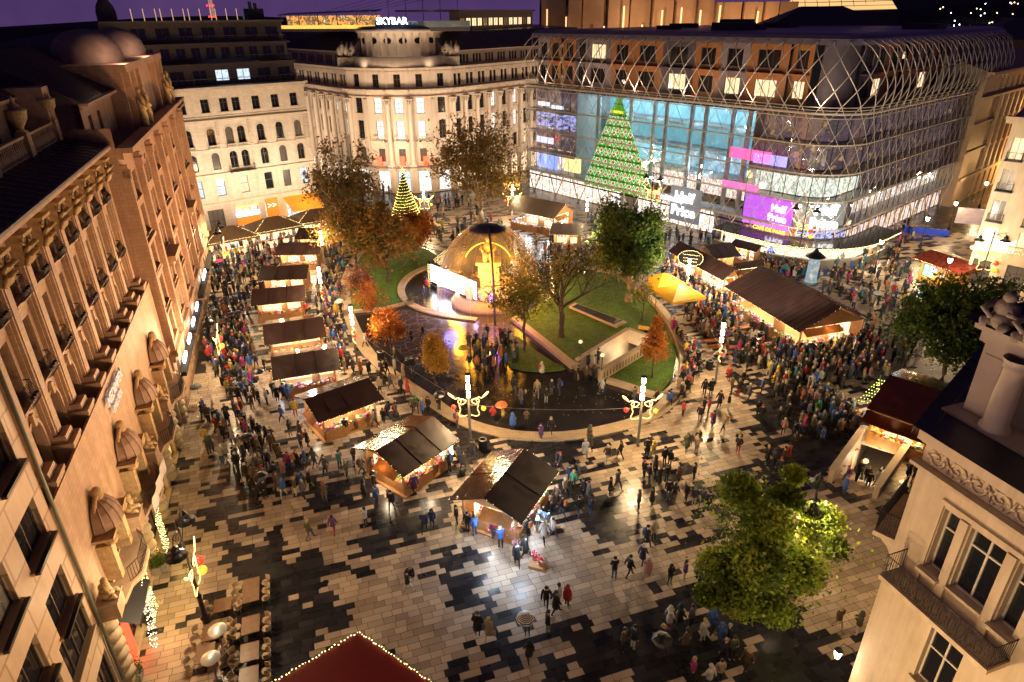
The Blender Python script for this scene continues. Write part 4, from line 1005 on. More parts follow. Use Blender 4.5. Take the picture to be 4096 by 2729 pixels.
for i in range(N):   # terrace slab
    A, B = gpath(LT_*i/N), gpath(LT_*(i+1)/N); q = lambda P_, o_: (P_[0]-math.sin(P_[2])*o_, P_[1]+math.cos(P_[2])*o_)
    for z in (19.25,): mb.quad((*q(A, .05), z), (*q(B, .05), z), (*q(B, 4.), z), (*q(A, 4.), z)); mb.quad((*q(A, .05), z-.5), (*q(B, .05), z-.5), (*q(B, .05), z), (*q(A, .05), z))
mb.build('terrace_slab', dkw, rg)
# interior behind the glass: floors, atrium, shops
slabm = mat('pale interior slab', (.45, .42, .40), .6, var=.1); cyanm = mat('cyan glowing atrium wall', (.30, .45, .50), .5, emit=(.10, .35, .45), es=1.3, var=.5, scale=.3)  # atrium wall is given its own glow in place of cyan lighting
s2 = lambda lo, hi: [gpath(lo+(hi-lo)*i/20) for i in range(21)]
def inner(lo, hi, z0, z1, off, m, name):
    mb = MB(); P_ = s2(lo-XL, hi-XL)
    for A, B in zip(P_, P_[1:]):
        mb.quad((A[0]-math.sin(A[2])*off, A[1]+math.cos(A[2])*off, z0), (B[0]-math.sin(B[2])*off, B[1]+math.cos(B[2])*off, z0), (B[0]-math.sin(B[2])*off, B[1]+math.cos(B[2])*off, z1), (A[0]-math.sin(A[2])*off, A[1]+math.cos(A[2])*off, z1))
    return mb.build(name, m, rg)
dimfl = lit('dim office floor', [(.012, .01, .014), (.07, .045, .05), (.02, .015, .02), (.30, .17, .08)], 2.4, .7, False, (1, 1, 1.5))
dispm = lit('screen wall', [(.02, .015, .03), (.05, .03, .07), (.45, .5, 1.), (.1, .05, .1)], 1.6, .8, False, (1, 1, 3))
whitef = lit('bright office floor', [(.2, .25, .18), (.75, .85, .7), (1., 1., .9), (.25, .3, .2), (.95, 1., .85)], 1.5, 1.2, True, (2, 1, .7))
shopf = lit('bright shop front', [(.12, .06, .04), (1., .85, .62), (1., .97, .9), (.35, .14, .10), (1., .8, .55), (.9, .75, .6)], 1.9, 1.6, True, (1.6, 1, .7), 5)
for z0, z1, m_ in ((15.4, 19.1, dimfl), (11.6, 15.1, dispm), (7.9, 11.3, dimfl), (4.1, 7.6, shopf)): inner(-14.5, -1.5, z0, z1, 3., m_, 'interior')
inner(-14.5, 9.0, .1, 3.7, 1.2, shopf, 'shop_front'); inner(13., 28., .1, 3.7, 1.2, shopf, 'shop_front')
inner(9, 13, .1, 3.7, 1.5, mat('grey louvre', (.2, .2, .21), .5, .3, var=.4, scale=4), 'louvre_door')
redshop = lit('red cafe interior', [(.6, .05, .01), (1., .35, .05), (.05, .02, .03), (1., .15, .05)], 1.6, 1., False)
inner(28, 33.5, .1, 3.7, 1.3, dimfl, 'shop_front'); inner(33.5, 41.5, .1, 3.7, 1.2, redshop, 'cafe_front'); inner(41.5, 52, .1, 3.7, 1.2, dispm, 'cafe_front')
inner(-1.5, 33, 4.1, 19.0, 9., cyanm, 'atrium_wall')
for z0, z1, m_ in ((15.4, 19.1, dimfl), (11.6, 15.1, dimfl), (7.9, 11.3, whitef), (4.1, 7.6, dimfl)):
    inner(33, 56, z0, z1, 2.6, m_, 'interior')
    inner(56, LT_+XL, z0, z1, 2.6, dimfl if z0 > 5 else shopf, 'interior')
inner(52, LT_+XL, .1, 3.7, 1.2, lit('blue white shop front', [(.1, .15, .9), (1., .9, .8), (.3, .12, .08), (1., .7, .4), (.3, .4, 1.)], 1.6, 1.3, True, (2, 2, .4)), 'shop_front')
inner(8, 33, 4.1, 7.4, 8., shopf, 'interior'); inner(16, 33, 7.9, 11., 8.6, lit('blue white atrium floor', [(.05, .12, .2), (.3, .6, .8), (.9, 1., 1.)], 1.2, .8, False), 'interior')
mb = MB()
for s_ in [1.9*i for i in range(int(LT_/1.9))]:
    x, y, a = gpath(s_)
    for o_, z0, z1 in ((1.05, 0, 3.7), (.45, 4.2, 19.)):
        if o_ < 1 and 13 < s_ < 47.5: continue
        mb.tube([(x-math.sin(a)*o_, y+math.cos(a)*o_, z0), (x-math.sin(a)*o_, y+math.cos(a)*o_, z1)], .06, 4, False)
mb.build('mullion', dark_metal, rg)
mb = MB(); Q = s2(0, LT_)
for A, B in zip(Q, Q[1:]):
    for z0, z1 in ((2.75, 3.0), (3.5, 3.75)): mb.quad(*[(P[0]-math.sin(P[2])*1.0, P[1]+math.cos(P[2])*1.0, z) for P, z in ((A, z0), (B, z0), (B, z1), (A, z1))])
mb.build('fascia', dark_metal, rg)
mb = MB()
for z in (7.7, 11.4, 15.2):
    pass
    for lo, hi, o0, o1 in ((-14.5, -1.5, .3, 3.), (33, LT_+XL, .3, 2.6), (-1.5, 33, 5.5, 9.)):
        Q = s2(lo-XL, hi-XL)
        for A, B in zip(Q, Q[1:]):
            g1 = lambda P, o, zz: (P[0]-math.sin(P[2])*o, P[1]+math.cos(P[2])*o, zz)
            mb.quad(g1(A, o0, z), g1(B, o0, z), g1(B, o1, z), g1(A, o1, z)); mb.quad(g1(A, o0, z-.4), g1(B, o0, z-.4), g1(B, o0, z), g1(A, o0, z))
P_ = s2(0, LT_)
for A, B in zip(P_, P_[1:]):
    g1 = lambda P, o, zz: (P[0]-math.sin(P[2])*o, P[1]+math.cos(P[2])*o, zz)
    mb.quad(g1(A, .0, 3.75), g1(B, .0, 3.75), g1(B, 0., 4.15), g1(A, 0., 4.15)); mb.quad(g1(A, 0., 4.15), g1(B, 0., 4.15), g1(B, 3., 4.15), g1(A, 3., 4.15))
mb.build('floor_slab', slabm, rg)
for k in range(9): mb = MB(); x = 2.5+3.6*k; mb.tube([(x, 1.8+(k % 2)*1.6, 0), (x, 1.8+(k % 2)*1.6, 19.1)], .38, 10, False); mb.build('atrium_column', mat('pale column', (.5, .55, .56), .5, var=.1), rg)
for x, z in ((4, 17), (12, 17), (20, 17), (28, 17), (8, 9), (22, 9)): lamp('atrium light', (x, 4.5, z), 420, (.55, .85, 1.), .6, rg)
for x in (36, 42): lamp('office light', (x, 2., 10.8), 60, (.95, 1., .8), .4, rg)
mb = MB()                              # box partitions that close the atrium
for x in (-1.5, 33): mb.box(x-.1, x+.1, .5, 9, 4, 19)
mb.box(-1.5, 33, .6, 9, 18.9, 19.1); mb.build('partition', slabm, rg)
# signs
whl = mat('white lit letters', (1, 1, 1), emit=(.95, .97, 1), es=4.5, var=0)
def sign(px, py, w, h, m, name, yo=-.25, ang=0., s_=None):
    x, z = on(gl_l, gl_z, px, py, yo); mb = MB(); mb.box(-w/2, w/2, -.06, .06, -h/2, h/2); return mb.build(name, m, rg, (x, yo, z), ang), x, z
panel = mat('grey sign panel', (.10, .11, .13), .4, emit=(.5, .55, .65), es=.22, var=.1)
o, x, z = sign(2740, 820, 5.8, 5.4, panel, 'shop_sign', -.15); textobj('letters', 'Half\nPrice', 2.2, whl, rg, (x-.2, -.35, z+.45), (R(90), 0, 0), .05, bold=True)
purp = mat('magenta purple sign', (.5, .1, .6), emit=(.55, .12, .9), es=1.4, var=.6, scale=.6)
o, x, z = sign(3070, 850, 7.5, 4.2, purp, 'shop_sign', .2); textobj('letters', 'Half\nPrice', 1.35, whl, rg, (x+1.6, .05, z+.4), (R(90), 0, 0), .05, bold=True)
mb = MB(); a0, a1 = XR-RC-XL+1.5, XR-RC-XL+9.
for i in range(8):
    A, B = gp(a0+(a1-a0)*i/8, 4.3, .25), gp(a0+(a1-a0)*(i+1)/8, 4.3, .25); mb.quad(A, B, (B.x, B.y, 7.6), (A.x, A.y, 7.6))
mb.build('shop_sign', mat('white corner sign', (.15, .16, .17), emit=(.75, .85, .85), es=.35, var=.25), rg)
x, y, a = gpath(a0+4.0); textobj('letters', 'Half\nPrice', 1.9, whl, rg, (x+.15, y-.2, 6.2), (R(90), 0, a), .05, bold=True)
textobj('letters', 'CAFÉ DE PARIS', .75, mat('yellow neon letters', (1, .6, .1), emit=(1, .55, .05), es=3, var=0), rg, (38., -.45, 2.9), (R(90), 0, 0), .03, bold=True)
textobj('letters', 'PIZZA & MORE', .7, mat('blue neon letters', (.3, .3, 1), emit=(.45, .45, 1), es=4, var=0), rg, (38., -.45, 2.0), (R(90), 0, 0), .03, bold=True)
textobj('letters', 'SPORTISIMO', .8, whl, rg, (21, -.45, 4.15), (R(90), 0, 0), .05, bold=True)
for (px, py, w, h, c_) in ((2190, 645, 5.5, 2.6, (.25, .35, 1.)), (2290, 660, 4.2, 2.6, (1., .75, .3)), (3000, 620, 6.5, 1.5, (1., .12, .4)), (3080, 640, 5.0, 1.4, (.4, .35, 1.)), (2175, 415, 3., .7, (.7, .8, 1.)), (2230, 430, 3., .6, (.7, .8, 1.)), (2180, 560, 4.5, 1.1, (.7, .7, 1.)), (2960, 745, 6., 1., (1., .15, .45))):
    sign(px, py, w, h, mat('display %d' % px, c_, emit=c_, es=2.0, var=.6, scale=1.5), 'lit_display', .5)
# the big green tree-shaped sign behind the lattice
rt = thing('tree_sign', 'giant green triangular Christmas tree sign with red and white gingerbread icons', 'illuminated sign', gl_l, gl_z)
AP, BL_, BR_ = on(gl_l, gl_z, 2475, 370, .35), on(gl_l, gl_z, 2335, 742, .35), on(gl_l, gl_z, 2618, 815, .35)
gz = mat('glowing green panel', (.05, .3, .02), .4, emit=(.07, .36, .01), es=1.0, var=.5, scale=.8, sampled=True)
mb = MB(); zb = 3.4; ax, az_ = AP; bl, br = BL_[0], BR_[0]
mb.prism([(bl, zb), (br, zb), (ax, az_)], .30, .40, 'y'); mb.build('panel', gz, rt)
nr = 9; H_ = az_-zb; dk = mat('dark green joint', (.01, .03, .01), .5, var=0); wh = mat('white icing line', (.8, .9, .8), emit=(.8, 1, .75), es=1.6, var=0); rd = mat('red icon', (.5, .02, .02), .5, emit=(.8, .03, .03), es=.8, var=0)
mb = MB(); w_ = MB(); rr = MB(); ww = MB()
for k in range(1, nr):
    z = zb+H_*k/nr; fr = 1-k/nr; xa, xb = ax+(bl-ax)*fr, ax+(br-ax)*fr; mb.box(xa, xb, .26, .29, z-.09, z+.09)
def star(m, x, z, r, y, n=5, ir=.5):
    pts = [(x+math.sin(math.pi*j/n)*(r if j % 2 == 0 else r*ir), y, z+math.cos(math.pi*j/n)*(r if j % 2 == 0 else r*ir)) for j in range(2*n)]; m.poly(pts[::-1])
def heart(m, x, z, r, y):
    m.poly([(x+r*.0625*16*math.sin(t)**3, y, z+r*.0625*(13*math.cos(t)-5*math.cos(2*t)-2*math.cos(3*t)-math.cos(4*t))) for t in [-2*math.pi*j/18 for j in range(18)]])
def man(m, x, z, r, y):
    for dx, dz, q in ((0, .6, .36), (0, 0, .42), (-.5, .15, .22), (.5, .15, .22), (-.3, -.6, .26), (.3, -.6, .26)):
        m.poly([(x+r*(dx+q*math.cos(t)), y, z+r*(dz+q*math.sin(t))) for t in [2*math.pi*j/10 for j in range(10)]][::-1] if False else [(x+r*(dx+q*math.cos(t)), y-.002*q, z+r*(dz+q*math.sin(t))) for t in [2*math.pi*j/10 for j in range(10)]])
for k in range(nr-2):
    z0, z1 = zb+H_*k/nr, zb+H_*(k+1)/nr; f0, f1_ = 1-k/nr, 1-(k+1)/nr
    cnt = nr-k; xa0, xb0, xa1, xb1 = ax+(bl-ax)*f0, ax+(br-ax)*f0, ax+(bl-ax)*f1_, ax+(br-ax)*f1_
    bot = [xa0+(xb0-xa0)*j/cnt for j in range(cnt+1)]; top = [xa1+(xb1-xa1)*j/(cnt-1) for j in range(cnt)]
    for j in range(cnt):
        for (p, q) in ((bot[j], top[j] if j < cnt else None), (bot[j+1], top[j] if j < cnt else None)):
            if q is not None: w_.tube([(p, .25, z0+.12), (q, .25, z1-.12)], .035, 3, False)
        ics = [((bot[j]+bot[j+1])/2, z0+(z1-z0)*.38)] + ([(top[j-1]/2+top[j]/2, z0+(z1-z0)*.66)] if 0 < j < cnt else [])
        for q_, (x, z) in enumerate(ics):
            t = (j*2+k*3+q_) % 4
            for m, r_, y_ in ((ww, .46, .24), (rr, .34, .225)):
                if t == 0: star(m, x, z, r_*1.1, y_)
                elif t == 1: heart(m, x, z+.05, r_, y_)
                elif t == 2: man(m, x, z, r_, y_)
                else: star(m, x, z, r_, y_, 8, .6)
mb.build('row_joint', dk, rt); w_.build('icing_line', wh, rt); ww.build('icon_outline', wh, rt); rr.build('icon', rd, rt)
textobj('letters', 'CHRISTMAS', .55, mat('yellow lit letters', (1, .8, .1), emit=(1, .75, .05), es=2, var=0), rt, (ax, .2, zb+H_*.80), (R(90), 0, 0), .02, bold=True)

# --- buildings along the right-hand street
yel = mat('sodium lit stone', (.55, .38, .22), .6, var=.15, scale=.6, bump=.2)
ry_l, ry_z = (46+.743*52, 86+.669*52, 0), R(42)
ry = thing('pilaster_row_building', 'tall stone building with giant pilasters lit orange beyond the glass building', 'building', ry_l, ry_z)
mb = MB(); f = Face(ry, mb, -2, 0); hs = []
for k in range(9):
    x = 1.5+3.4*k
    for z, h in ((.3, 3.6), (5.5, 3.2), (10., 3.), (14.5, 3.), (18.6, 2.)): hs.append(window(f, x, z, 1.2, h, G_dark if (k+int(z)) % 5 else G_dim, FD, yel, arch=(z == 10. and k > 3), dep=.4))
    f.box(x+1.3, x+2.1, -.5, 0, 5., 17.8)
f.wall(-8, 32, 0, 21.5, hs); f.cornice(-8, 32, 22., .9, .7); f.course(-8, 32, 4.6, .4, .5); f.course(-8, 32, 9.2, .25, .3); f.course(-8, 32, 13.8, .25, .3); f.course(-8, 32, 18., .5, .4)
with f as m: m.quad((-8, 0, 22), (32, 0, 22), (32, 12, 26), (-8, 12, 26)); m.quad((-8, 14, 0), (-8, 0, 0), (-8, 0, 22), (-8, 12, 26))
mb.build('wall', yel, ry)
lamp('facade fill light', (16, -5, 5), 2500, AMB, .3, ry); lamp('facade fill light', (26, -4, 14), 1800, AMB, .3, ry)
crm = mat('cream render', (.62, .50, .36), .6, var=.1, scale=.7, bump=.1)
grime(crm, .5); rk_l, rk_z = (55.2, 75.3, 0), R(-47)
rk = thing('cream_corner_building', 'cream corner building at the right edge with curtained tall windows and small iron balconies', 'building', rk_l, rk_z)
mb = MB(); f = Face(rk, mb); hs = []
for k, x in enumerate((1.15, 4.6, 8., 11.5)):
    for z in (16., 12.6, 9.1): hs.append(window(f, x, z, 1.3, 2.4, G_warm if (k+int(z)) % 3 else G_dim, FW, crm, dep=.3, mull=(1, ())))
    hs.append(window(f, x, 6.3, 1.4, 2.0, G_white if k < 1 else G_warm, FW, crm, dep=.3)); hs.append(window(f, x+.2, 1.2, 2., 3.2, G_dim, FD, crm, dep=.35))
f.wall(0, 26, 0, 20., hs); f.cornice(-.6, 26, 20.6, .9, .8); f.cornice(-.2, 26, 5.9, .9, .5)
with f as m:
    m.box(2.2, 20, -1.4, -.01, 5.7, 5.95); balus(m, 2.2, 20, -1.25, 5.95, .95, .3); m.quad((0, 20, 0), (0, 0, 0), (0, 0, 20.6), (0, 20, 20.6)); m.quad((0, 0, 20.6), (26, 0, 20.6), (26, 16, 24), (0, 16, 24))
mb.build('wall', crm, rk)
for k, x in enumerate((1.15, 4.6)):
    for z in (16., 12.6, 9.1): m = MB(); railing(m, [(-.75, 0, 0), (-.75, -.4, 0), (.75, -.4, 0), (.75, 0, 0)], .9, .12, .012); m.box(-.85, .85, -.5, 0, -.1, 0); m.build('window_guard', dark_metal, rk, (x, -.02, z-.05))

# --- near building on the right with the columned turret
tp = mat('warm plaster', (.58, .45, .31), .6, var=.12, scale=.8, bump=.15, bscale=4)
grime(tp, .6)
n_l = (14.8, 19.5, 0); n_z = R(-71.2)
rn = thing('turret_building', 'near cream building at the lower right with scrollwork frieze, iron balcony and columned turret', 'building', n_l, n_z)
P_ = lambda px, py, yo=0.: on(n_l, n_z, px, py, yo)
q4 = lambda x, y: (3350+x*.5287, 1900+y*.5287)
mb = MB(); f = Face(rn, mb); hs = []
zt = P_(*q4(840, 270))[1]; zm = P_(*q4(640, 650))[1]; zlo = P_(*q4(715, 1150))[1]; zll = P_(*q4(590, 1440))[1]
w1 = (P_(*q4(840, 270))[0]+P_(*q4(910, 320))[0])/2; w2 = (P_(*q4(1040, 410))[0]+P_(*q4(1265, 570))[0])/2; w3 = P_(*q4(1400, 665))[0]+.25
zd = P_(*q4(895, 780))[1]
hs.append(window(f, w1, zm-.1, .62, zt-zm+.1, G_dark, FW, tp, dep=.4, mull=(0, (.68,))))
hs.append(window(f, w2, zd-.5, 1.25, zt-zd+.5, G_dark, FW, tp, dep=.35, mull=(1, (.72,))))
hs.append(window(f, w3, zm-.1, .62, zt-zm+.1, G_dark, FW, tp, dep=.4, mull=(0, (.68,))))
for k in range(2): hs.append(window(f, w3+1.9+2.2*k, zm-.1, .7, zt-zm+.1, G_dark, FW, tp, dep=.4))
lx = (P_(*q4(715, 1150))[0]+P_(*q4(925, 1370))[0])/2
for z_ in (0, -4.6, -9.): hs.append(window(f, lx+.05, zll-.5+z_, 1.3, zlo-zll+.5, G_dark, FW, tp, dep=.35, mull=(1, (.62,)))); hs.append(window(f, lx+3.6, zll-.5+z_, 1.3, zlo-zll+.5, G_dark, FW, tp, dep=.35, mull=(1, (.62,))))
zf = P_(*q4(770, 0))[1]; zf2 = P_(3740, 1790)[1]
f.wall(0, 12, 0, zf, hs); f.cornice(-.15, 12, zf+.12, .35, .3)
for a, b in ((w1+.36, w2-.68), (w2+.68, w3-.36)): f.box(a, b, -.14, -.004, zm-1.2, zt+.1)
f.box(w1-.45, w1-.34, -.08, -.004, zm-1., zt+.35); f.box(w1-.45, w3+.45, -.10, -.004, zt+.15, zt+.33)
for x in (w1, w3): f.box(x-.42, x+.42, -.3, -.003, zm-.28, zm-.12)
f.wall(0, 12, zf+.12, zf2, [], .02)
with f as m:
    m.box(-.1, 12, -.12, .0, zf2, zf2+.12, 0, 0); m.box(-.2, 12, -.26, .0, zf2+.12, zf2+.5)
    m.quad((-6.2, 13.7, 0), (0, 0, 0), (0, 0, zf2+.5), (-6.2, 13.7, zf2+.5))
mb.build('wall', tp, rn)
fr = MB()                              # scrollwork frieze
for k in range(9):
    cx_ = .55+.78*k; cz = (zf+.12+zf2)/2+.02; s1 = 1 if k % 2 else -1
    fr.tube([(cx_+(.34-.022*j)*math.cos(s1*j*.55), -.02, cz+(.34-.022*j)*math.sin(s1*j*.55)) for j in range(15)], [.05]*10+[.04, .04, .035, .03, .06], 5)
    for j in range(6): fr.sph((cx_+.3*math.cos(j*1.1+k), -.02, cz+.3*math.sin(j*1.1+k)), .075, 6, 4)
    fr.tube([(cx_+.3, -.01, cz-.3*s1), (cx_+.45, -.04, cz), (cx_+.5, -.01, cz+.3*s1)], .04, 4)
fr.build('frieze', tp, rn)
slabz = P_(*q4(370, 790), -1.)[1]; sx0 = .55; sx1 = P_(*q4(1150, 1460), -1.)[0]
mb = MB(); mb.box(sx0, sx1, -1.05, -.003, slabz-.2, slabz)
for x in (sx0+.5, sx0+1.3, sx1-1.3, sx1-.5): mb.prism([(-.9, slabz-.2), (-.75, slabz-.45), (-.15, slabz-.55), (-.01, slabz-.95), (-.01, slabz-.2)], x-.12, x+.12)
mb.build('balcony', tp, rn)
mb = MB(); railing(mb, [(sx0+.05, -.02, slabz), (sx0+.05, -1.0, slabz), (sx1-.05, -1.0, slabz), (sx1-.05, -.02, slabz)], 1., .11, .014)
for k in range(12): x = sx0+.3+k*(sx1-sx0-.5)/12; mb.tube([(x+.12*math.cos(t), -1.02, slabz+.5+.3*math.sin(t)) for t in [j*.6 for j in range(11)]], .014, 4)
mb.build('balcony_railing', dark_metal, rn)
mb = MB(); f2_ = Face(rn, mb, 0, 0, R(-65.7))
with f2_ as m: m.box(-4.4, -1.0, -1.0, -.003, slabz-.1, slabz+.12); m.prism([(-.9, slabz-.1), (-.4, slabz-.5), (-.003, slabz-1.2), (-.003, slabz-.1)], -1.6, -1.2)
mb.build('balcony', tp, rn)
mb = MB(); f2_.mb = mb
with f2_ as m: railing(m, [(-4.35, -.02, slabz+.12), (-4.35, -.95, slabz+.12), (-1.05, -.95, slabz+.12), (-1.05, -.02, slabz+.12)], 1.05, .1, .014)
mb.build('balcony_railing', dark_metal, rn)
# roof skirt and turret
mb = MB(); zr = zf2+.5
zb_ = P_(3860, 1630, 2.4)[1]; x_l = P_(3860, 1630, 2.4)[0]; zt_ = P_(3947, 1268, 2.4)[1]-.3
E_a, E_b = (-.45, -.3), (-6.7, 12.9)
mb.quad((E_a[0], E_a[1], zr+.01), (12, -.3, zr+.01), (12, 1.6, zb_-.1), (x_l-.5, 1.6, zb_-.1)); mb.quad((E_b[0], E_b[1], zr), (E_a[0], E_a[1], zr+.01), (x_l-.5, 1.6, zb_-.1), (x_l-4.5, 11, zb_-.1))
mb.quad((x_l-.5, 1.6, zb_-.1), (12, 1.6, zb_-.1), (12, 14, zb_-.1), (x_l-4.5, 11, zb_-.1))
mb.quad((E_b[0], E_b[1], zr-.35), (E_a[0], E_a[1], zr-.35), (E_a[0], E_a[1], zr), (E_b[0], E_b[1], zr))
for k in range(12): a = k/12; q = Vector((E_a[0], E_a[1], zr)).lerp(Vector((E_b[0], E_b[1], zr)), a); w_ = Vector((x_l-.5, 1.6, zb_-.1)).lerp(Vector((x_l-4.5, 11, zb_-.1)), a); mb.tube([q, w_], .035, 3, False)
mb.build('roof', mat('blue black sheet roof', (.028, .026, .038), .4, .3, var=.3), rn)
mb = MB(); f = Face(rn, mb, 0, 2.4)
f.box(x_l-.3, 10, -.8, 6, zb_-.35, zb_); f.box(x_l, x_l+.95, -.1, 6, zb_, zt_-.55); f.box(x_l+.95, 10, .5, 6, zb_, zt_-.55)
f.box(x_l-.04, x_l+1.0, -.15, 6, zt_-.55, zt_-.45); f.box(x_l-.12, 10, -.3, 6, zt_-.45, zt_); f.box(x_l-.3, 10, -.5, 6.3, zt_, zt_+.3)
f.box(x_l+.12, x_l+.83, -.13, -.1, zb_+.3, zt_-.9)
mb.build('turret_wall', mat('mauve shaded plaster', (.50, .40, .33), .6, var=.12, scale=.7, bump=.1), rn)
h_ = zt_-.5-zb_
for k in range(3): mb = MB(); mb.lathe([(.5, 0), (.5, .12), (.40, .25), (.39, h_*.45), (.35, h_*.86), (.42, h_*.88), (.36, h_*.9), (.46, h_)], 18, (P_(4010, 1570, 2.0)[0]+.08+2.4*k, 2.1, zb_)); mb.build('turret_column', MT['mauve shaded plaster'], rn)
mb = MB(); mb.add([(x_l-.6, 1.6, zt_+.31), (10, 1.6, zt_+.31), (10, 9, zt_+.31), (x_l-.6, 9, zt_+.31), (x_l+.4, 2.8, zt_+1.1), (10, 2.8, zt_+1.1), (10, 8, zt_+1.1), (x_l+.4, 8, zt_+1.1)], [(0, 1, 5, 4), (3, 0, 4, 7), (4, 5, 6, 7)]); mb.lathe([(2.6, 0), (2.5, 1.0), (1.6, 2.2), (.1, 2.8)], 16, (x_l+3.6, 5.6, zt_+1.1)); mb.build('turret_roof', MT['blue black sheet roof'], rn)
for x, y, z in ((x_l+.6, 2.4, zt_-.75), (x_l+1.8, 2.3, zt_-.8)): o = ch.build('rooftop_statue', MT['grey weathered sculpture'], rn, (x, y, z)); o.scale = (1.25, 1.25, 1.15)
lamp('turret roof light', (6., -3.5, 20.5), 60, (1, .75, .6), .5, rn)

# --- background beyond the square
con = mat('orange lit concrete', (.50, .33, .20), .8, var=.25, scale=.15, bump=.3, bscale=.6)
rh = thing('concrete_hotel', 'huge floodlit raw concrete hotel block behind the glass building', 'hotel', (0, 178, 0), 0)
mb = MB(); x = 8.
jr = random.Random(2); 
while x < 66:
    w = jr.uniform(3.5, 6.5); y = jr.uniform(-1, 2.2); mb.box(x, x+w-.5, y, 14, 0, 36 if x < 48 else 33.2); x += w
mb.box(8, 66, 3, 14, 0, 35.5 if False else 33); mb.build('wall', con, rh)
for k in range(12): mb = MB(); x = 9+4.6*k; mb.box(x, x+.35, -1.6, -1.4, 26.+jr.random()*2, 27.6+jr.random()*5); mb.build('slit_window', mat('lit slit', (1, .7, .4), emit=(1, .55, .25), es=1.5, var=.4, scale=.7), rh)
for x in (14, 30, 46, 60): lamp('floodlight', (x, -9, 27), 1800, (1., .55, .25), .5, rh)
def simple(name, label, cat, box, m, lits=0, seed=1, roof=None):
    o = thing(name, label, cat, (box[0], box[1], 0), box[5] if len(box) > 5 else 0); mb = MB(); w, d, h = box[2], box[3], box[4]
    f = Face(o, mb); hs = []; jr = random.Random(seed); n = max(1, int(w/4))
    for k in range(n):
        for z in range(int(h)-8, int(h)-1, 4):
            hs.append(window(f, w*(k+.5)/n, z, 1.6, 2., G_warm if jr.random() < lits else G_dark, FD, m))
    f.wall(0, w, 0, h, hs); mb.quad((0, d, 0), (0, 0, 0), (0, 0, h), (0, d, h)); mb.quad((w, 0, 0), (w, d, 0), (w, d, h), (w, 0, h)); mb.quad((0, 0, h), (w, 0, h), (w, d, h), (0, d, h))
    mb.build('wall', m, o)
    if roof:
        mb = MB(); mb.add([(-.5, -.5, h), (w+.5, -.5, h), (w+.5, d+.5, h), (-.5, d+.5, h), (w*.35, d/2, h+roof), (w*.65, d/2, h+roof)], [(0, 1, 5, 4), (1, 2, 5), (2, 3, 4, 5), (3, 0, 4)]); mb.build('roof', rm, o)
    return o
simple('roof_block', 'dark building with a hipped slate roof behind the glass building', 'building', (52, 150, 30, 16, 27), dkw, .1, 3, 5.)
simple('roof_block', 'dark low building with roof plant left of the concrete hotel', 'building', (-22, 176, 28, 14, 27.5), dkw, .3, 4)
simple('roof_block', 'dark building behind the left street with cluttered roof', 'building', (-110, 150, 50, 14, 26), dkw, .1, 5, 3.)
simple('roof_block', 'dark hip-roofed building at the far right beyond the street', 'building', (104, 160, 36, 16, 25), dkw, .1, 6, 4.5)
simple('roof_block', 'long dark building under the hillside at the far right', 'building', (112, 215, 70, 16, 22), dkw, .15, 7, 3)
o = thing('glass_roof_hall', 'far building with a sloping golden lit glass roof', 'building', (82, 222, 0), 0)
mb = MB(); mb.box(0, 36, 0, 12, 0, 30.8); mb.build('wall', dkw, o)
mb = MB(); mb.add([(-2, -.1, 30.8), (35, -.1, 31.4), (35, 8, 36), (8, 8, 36)], [(0, 1, 2, 3)]); mb.build('glass_roof', mat('golden lit glass', (1, .7, .3), emit=(1, .58, .22), es=1.1, var=.3, scale=.3), o)
mb = MB()
for k in range(10): mb.tube([(k*3.7, -.15, 31.0), (k*3.7+(2 if k < 8 else 0), 8, 36.1)], .09, 4)
for k in range(3): mb.tube([(0+k*2.5, 2.*k, 31.+1.2*k), (35, 2.*k, 31.4+1.2*k)], .09, 4)
mb.build('roof_rib', dark_metal, o)
# hills, towers and the mast
hillm = mat('night hillside', (.012, .010, .008), .9, var=.5, scale=.02)
mb = MB(); N = 48
for j in range(2): pass
pts = []
for i in range(N+1):
    t = i/N; x = -900+2600*t; h_ = 6+14*noise.noise(Vector((t*4, 1, 0)))+ (75*max(0, t-.42)**.8)
    pts.append((x, h_))
mb.add([(x, 780, -2) for x, h_ in pts]+[(x*1.05, 1000, h_*1.2+5) for x, h_ in pts]+[(x*1.1, 1500, h_*1.9+8) for x, h_ in pts], [(i+k*(N+1), i+1+k*(N+1), i+1+(k+1)*(N+1), i+(k+1)*(N+1)) for k in (0, 1) for i in range(N)])
mb.build('hills', hillm, kind='structure')
jr = random.Random(21); mw = mat('distant lamp', (1, .8, .5), emit=(1, .62, .28), es=14, var=0); mc = mat('distant white lamp', (1, 1, 1), emit=(.9, .95, 1), es=14, var=0)
for k in range(34):
    px, py = jr.uniform(3760, 4120), jr.uniform(-20, 130); p = aty(px, py, 770 if py > 60 else 900)
    if p.z < 5: continue
    if k == 0 or k == 1:
        m = MB(); m.sph((0, 0, 0), .55, 6, 4); o = m.build('hillside_lamp', mw if k else mc, None, p); (lamps_ := globals().setdefault('HL', [])).append(o)
    else: o = link('hillside_lamp', HL[k % 2].data, None, p)
    tag(o, 'tiny bright street lamp on the dark hillside at the upper right', 'street lamp', 'lamps on the far hillside')
tw = mat('floodlit church stone', (.25, .3, .28), .7, emit=(.10, .16, .13), es=.35, var=.4, scale=.3)
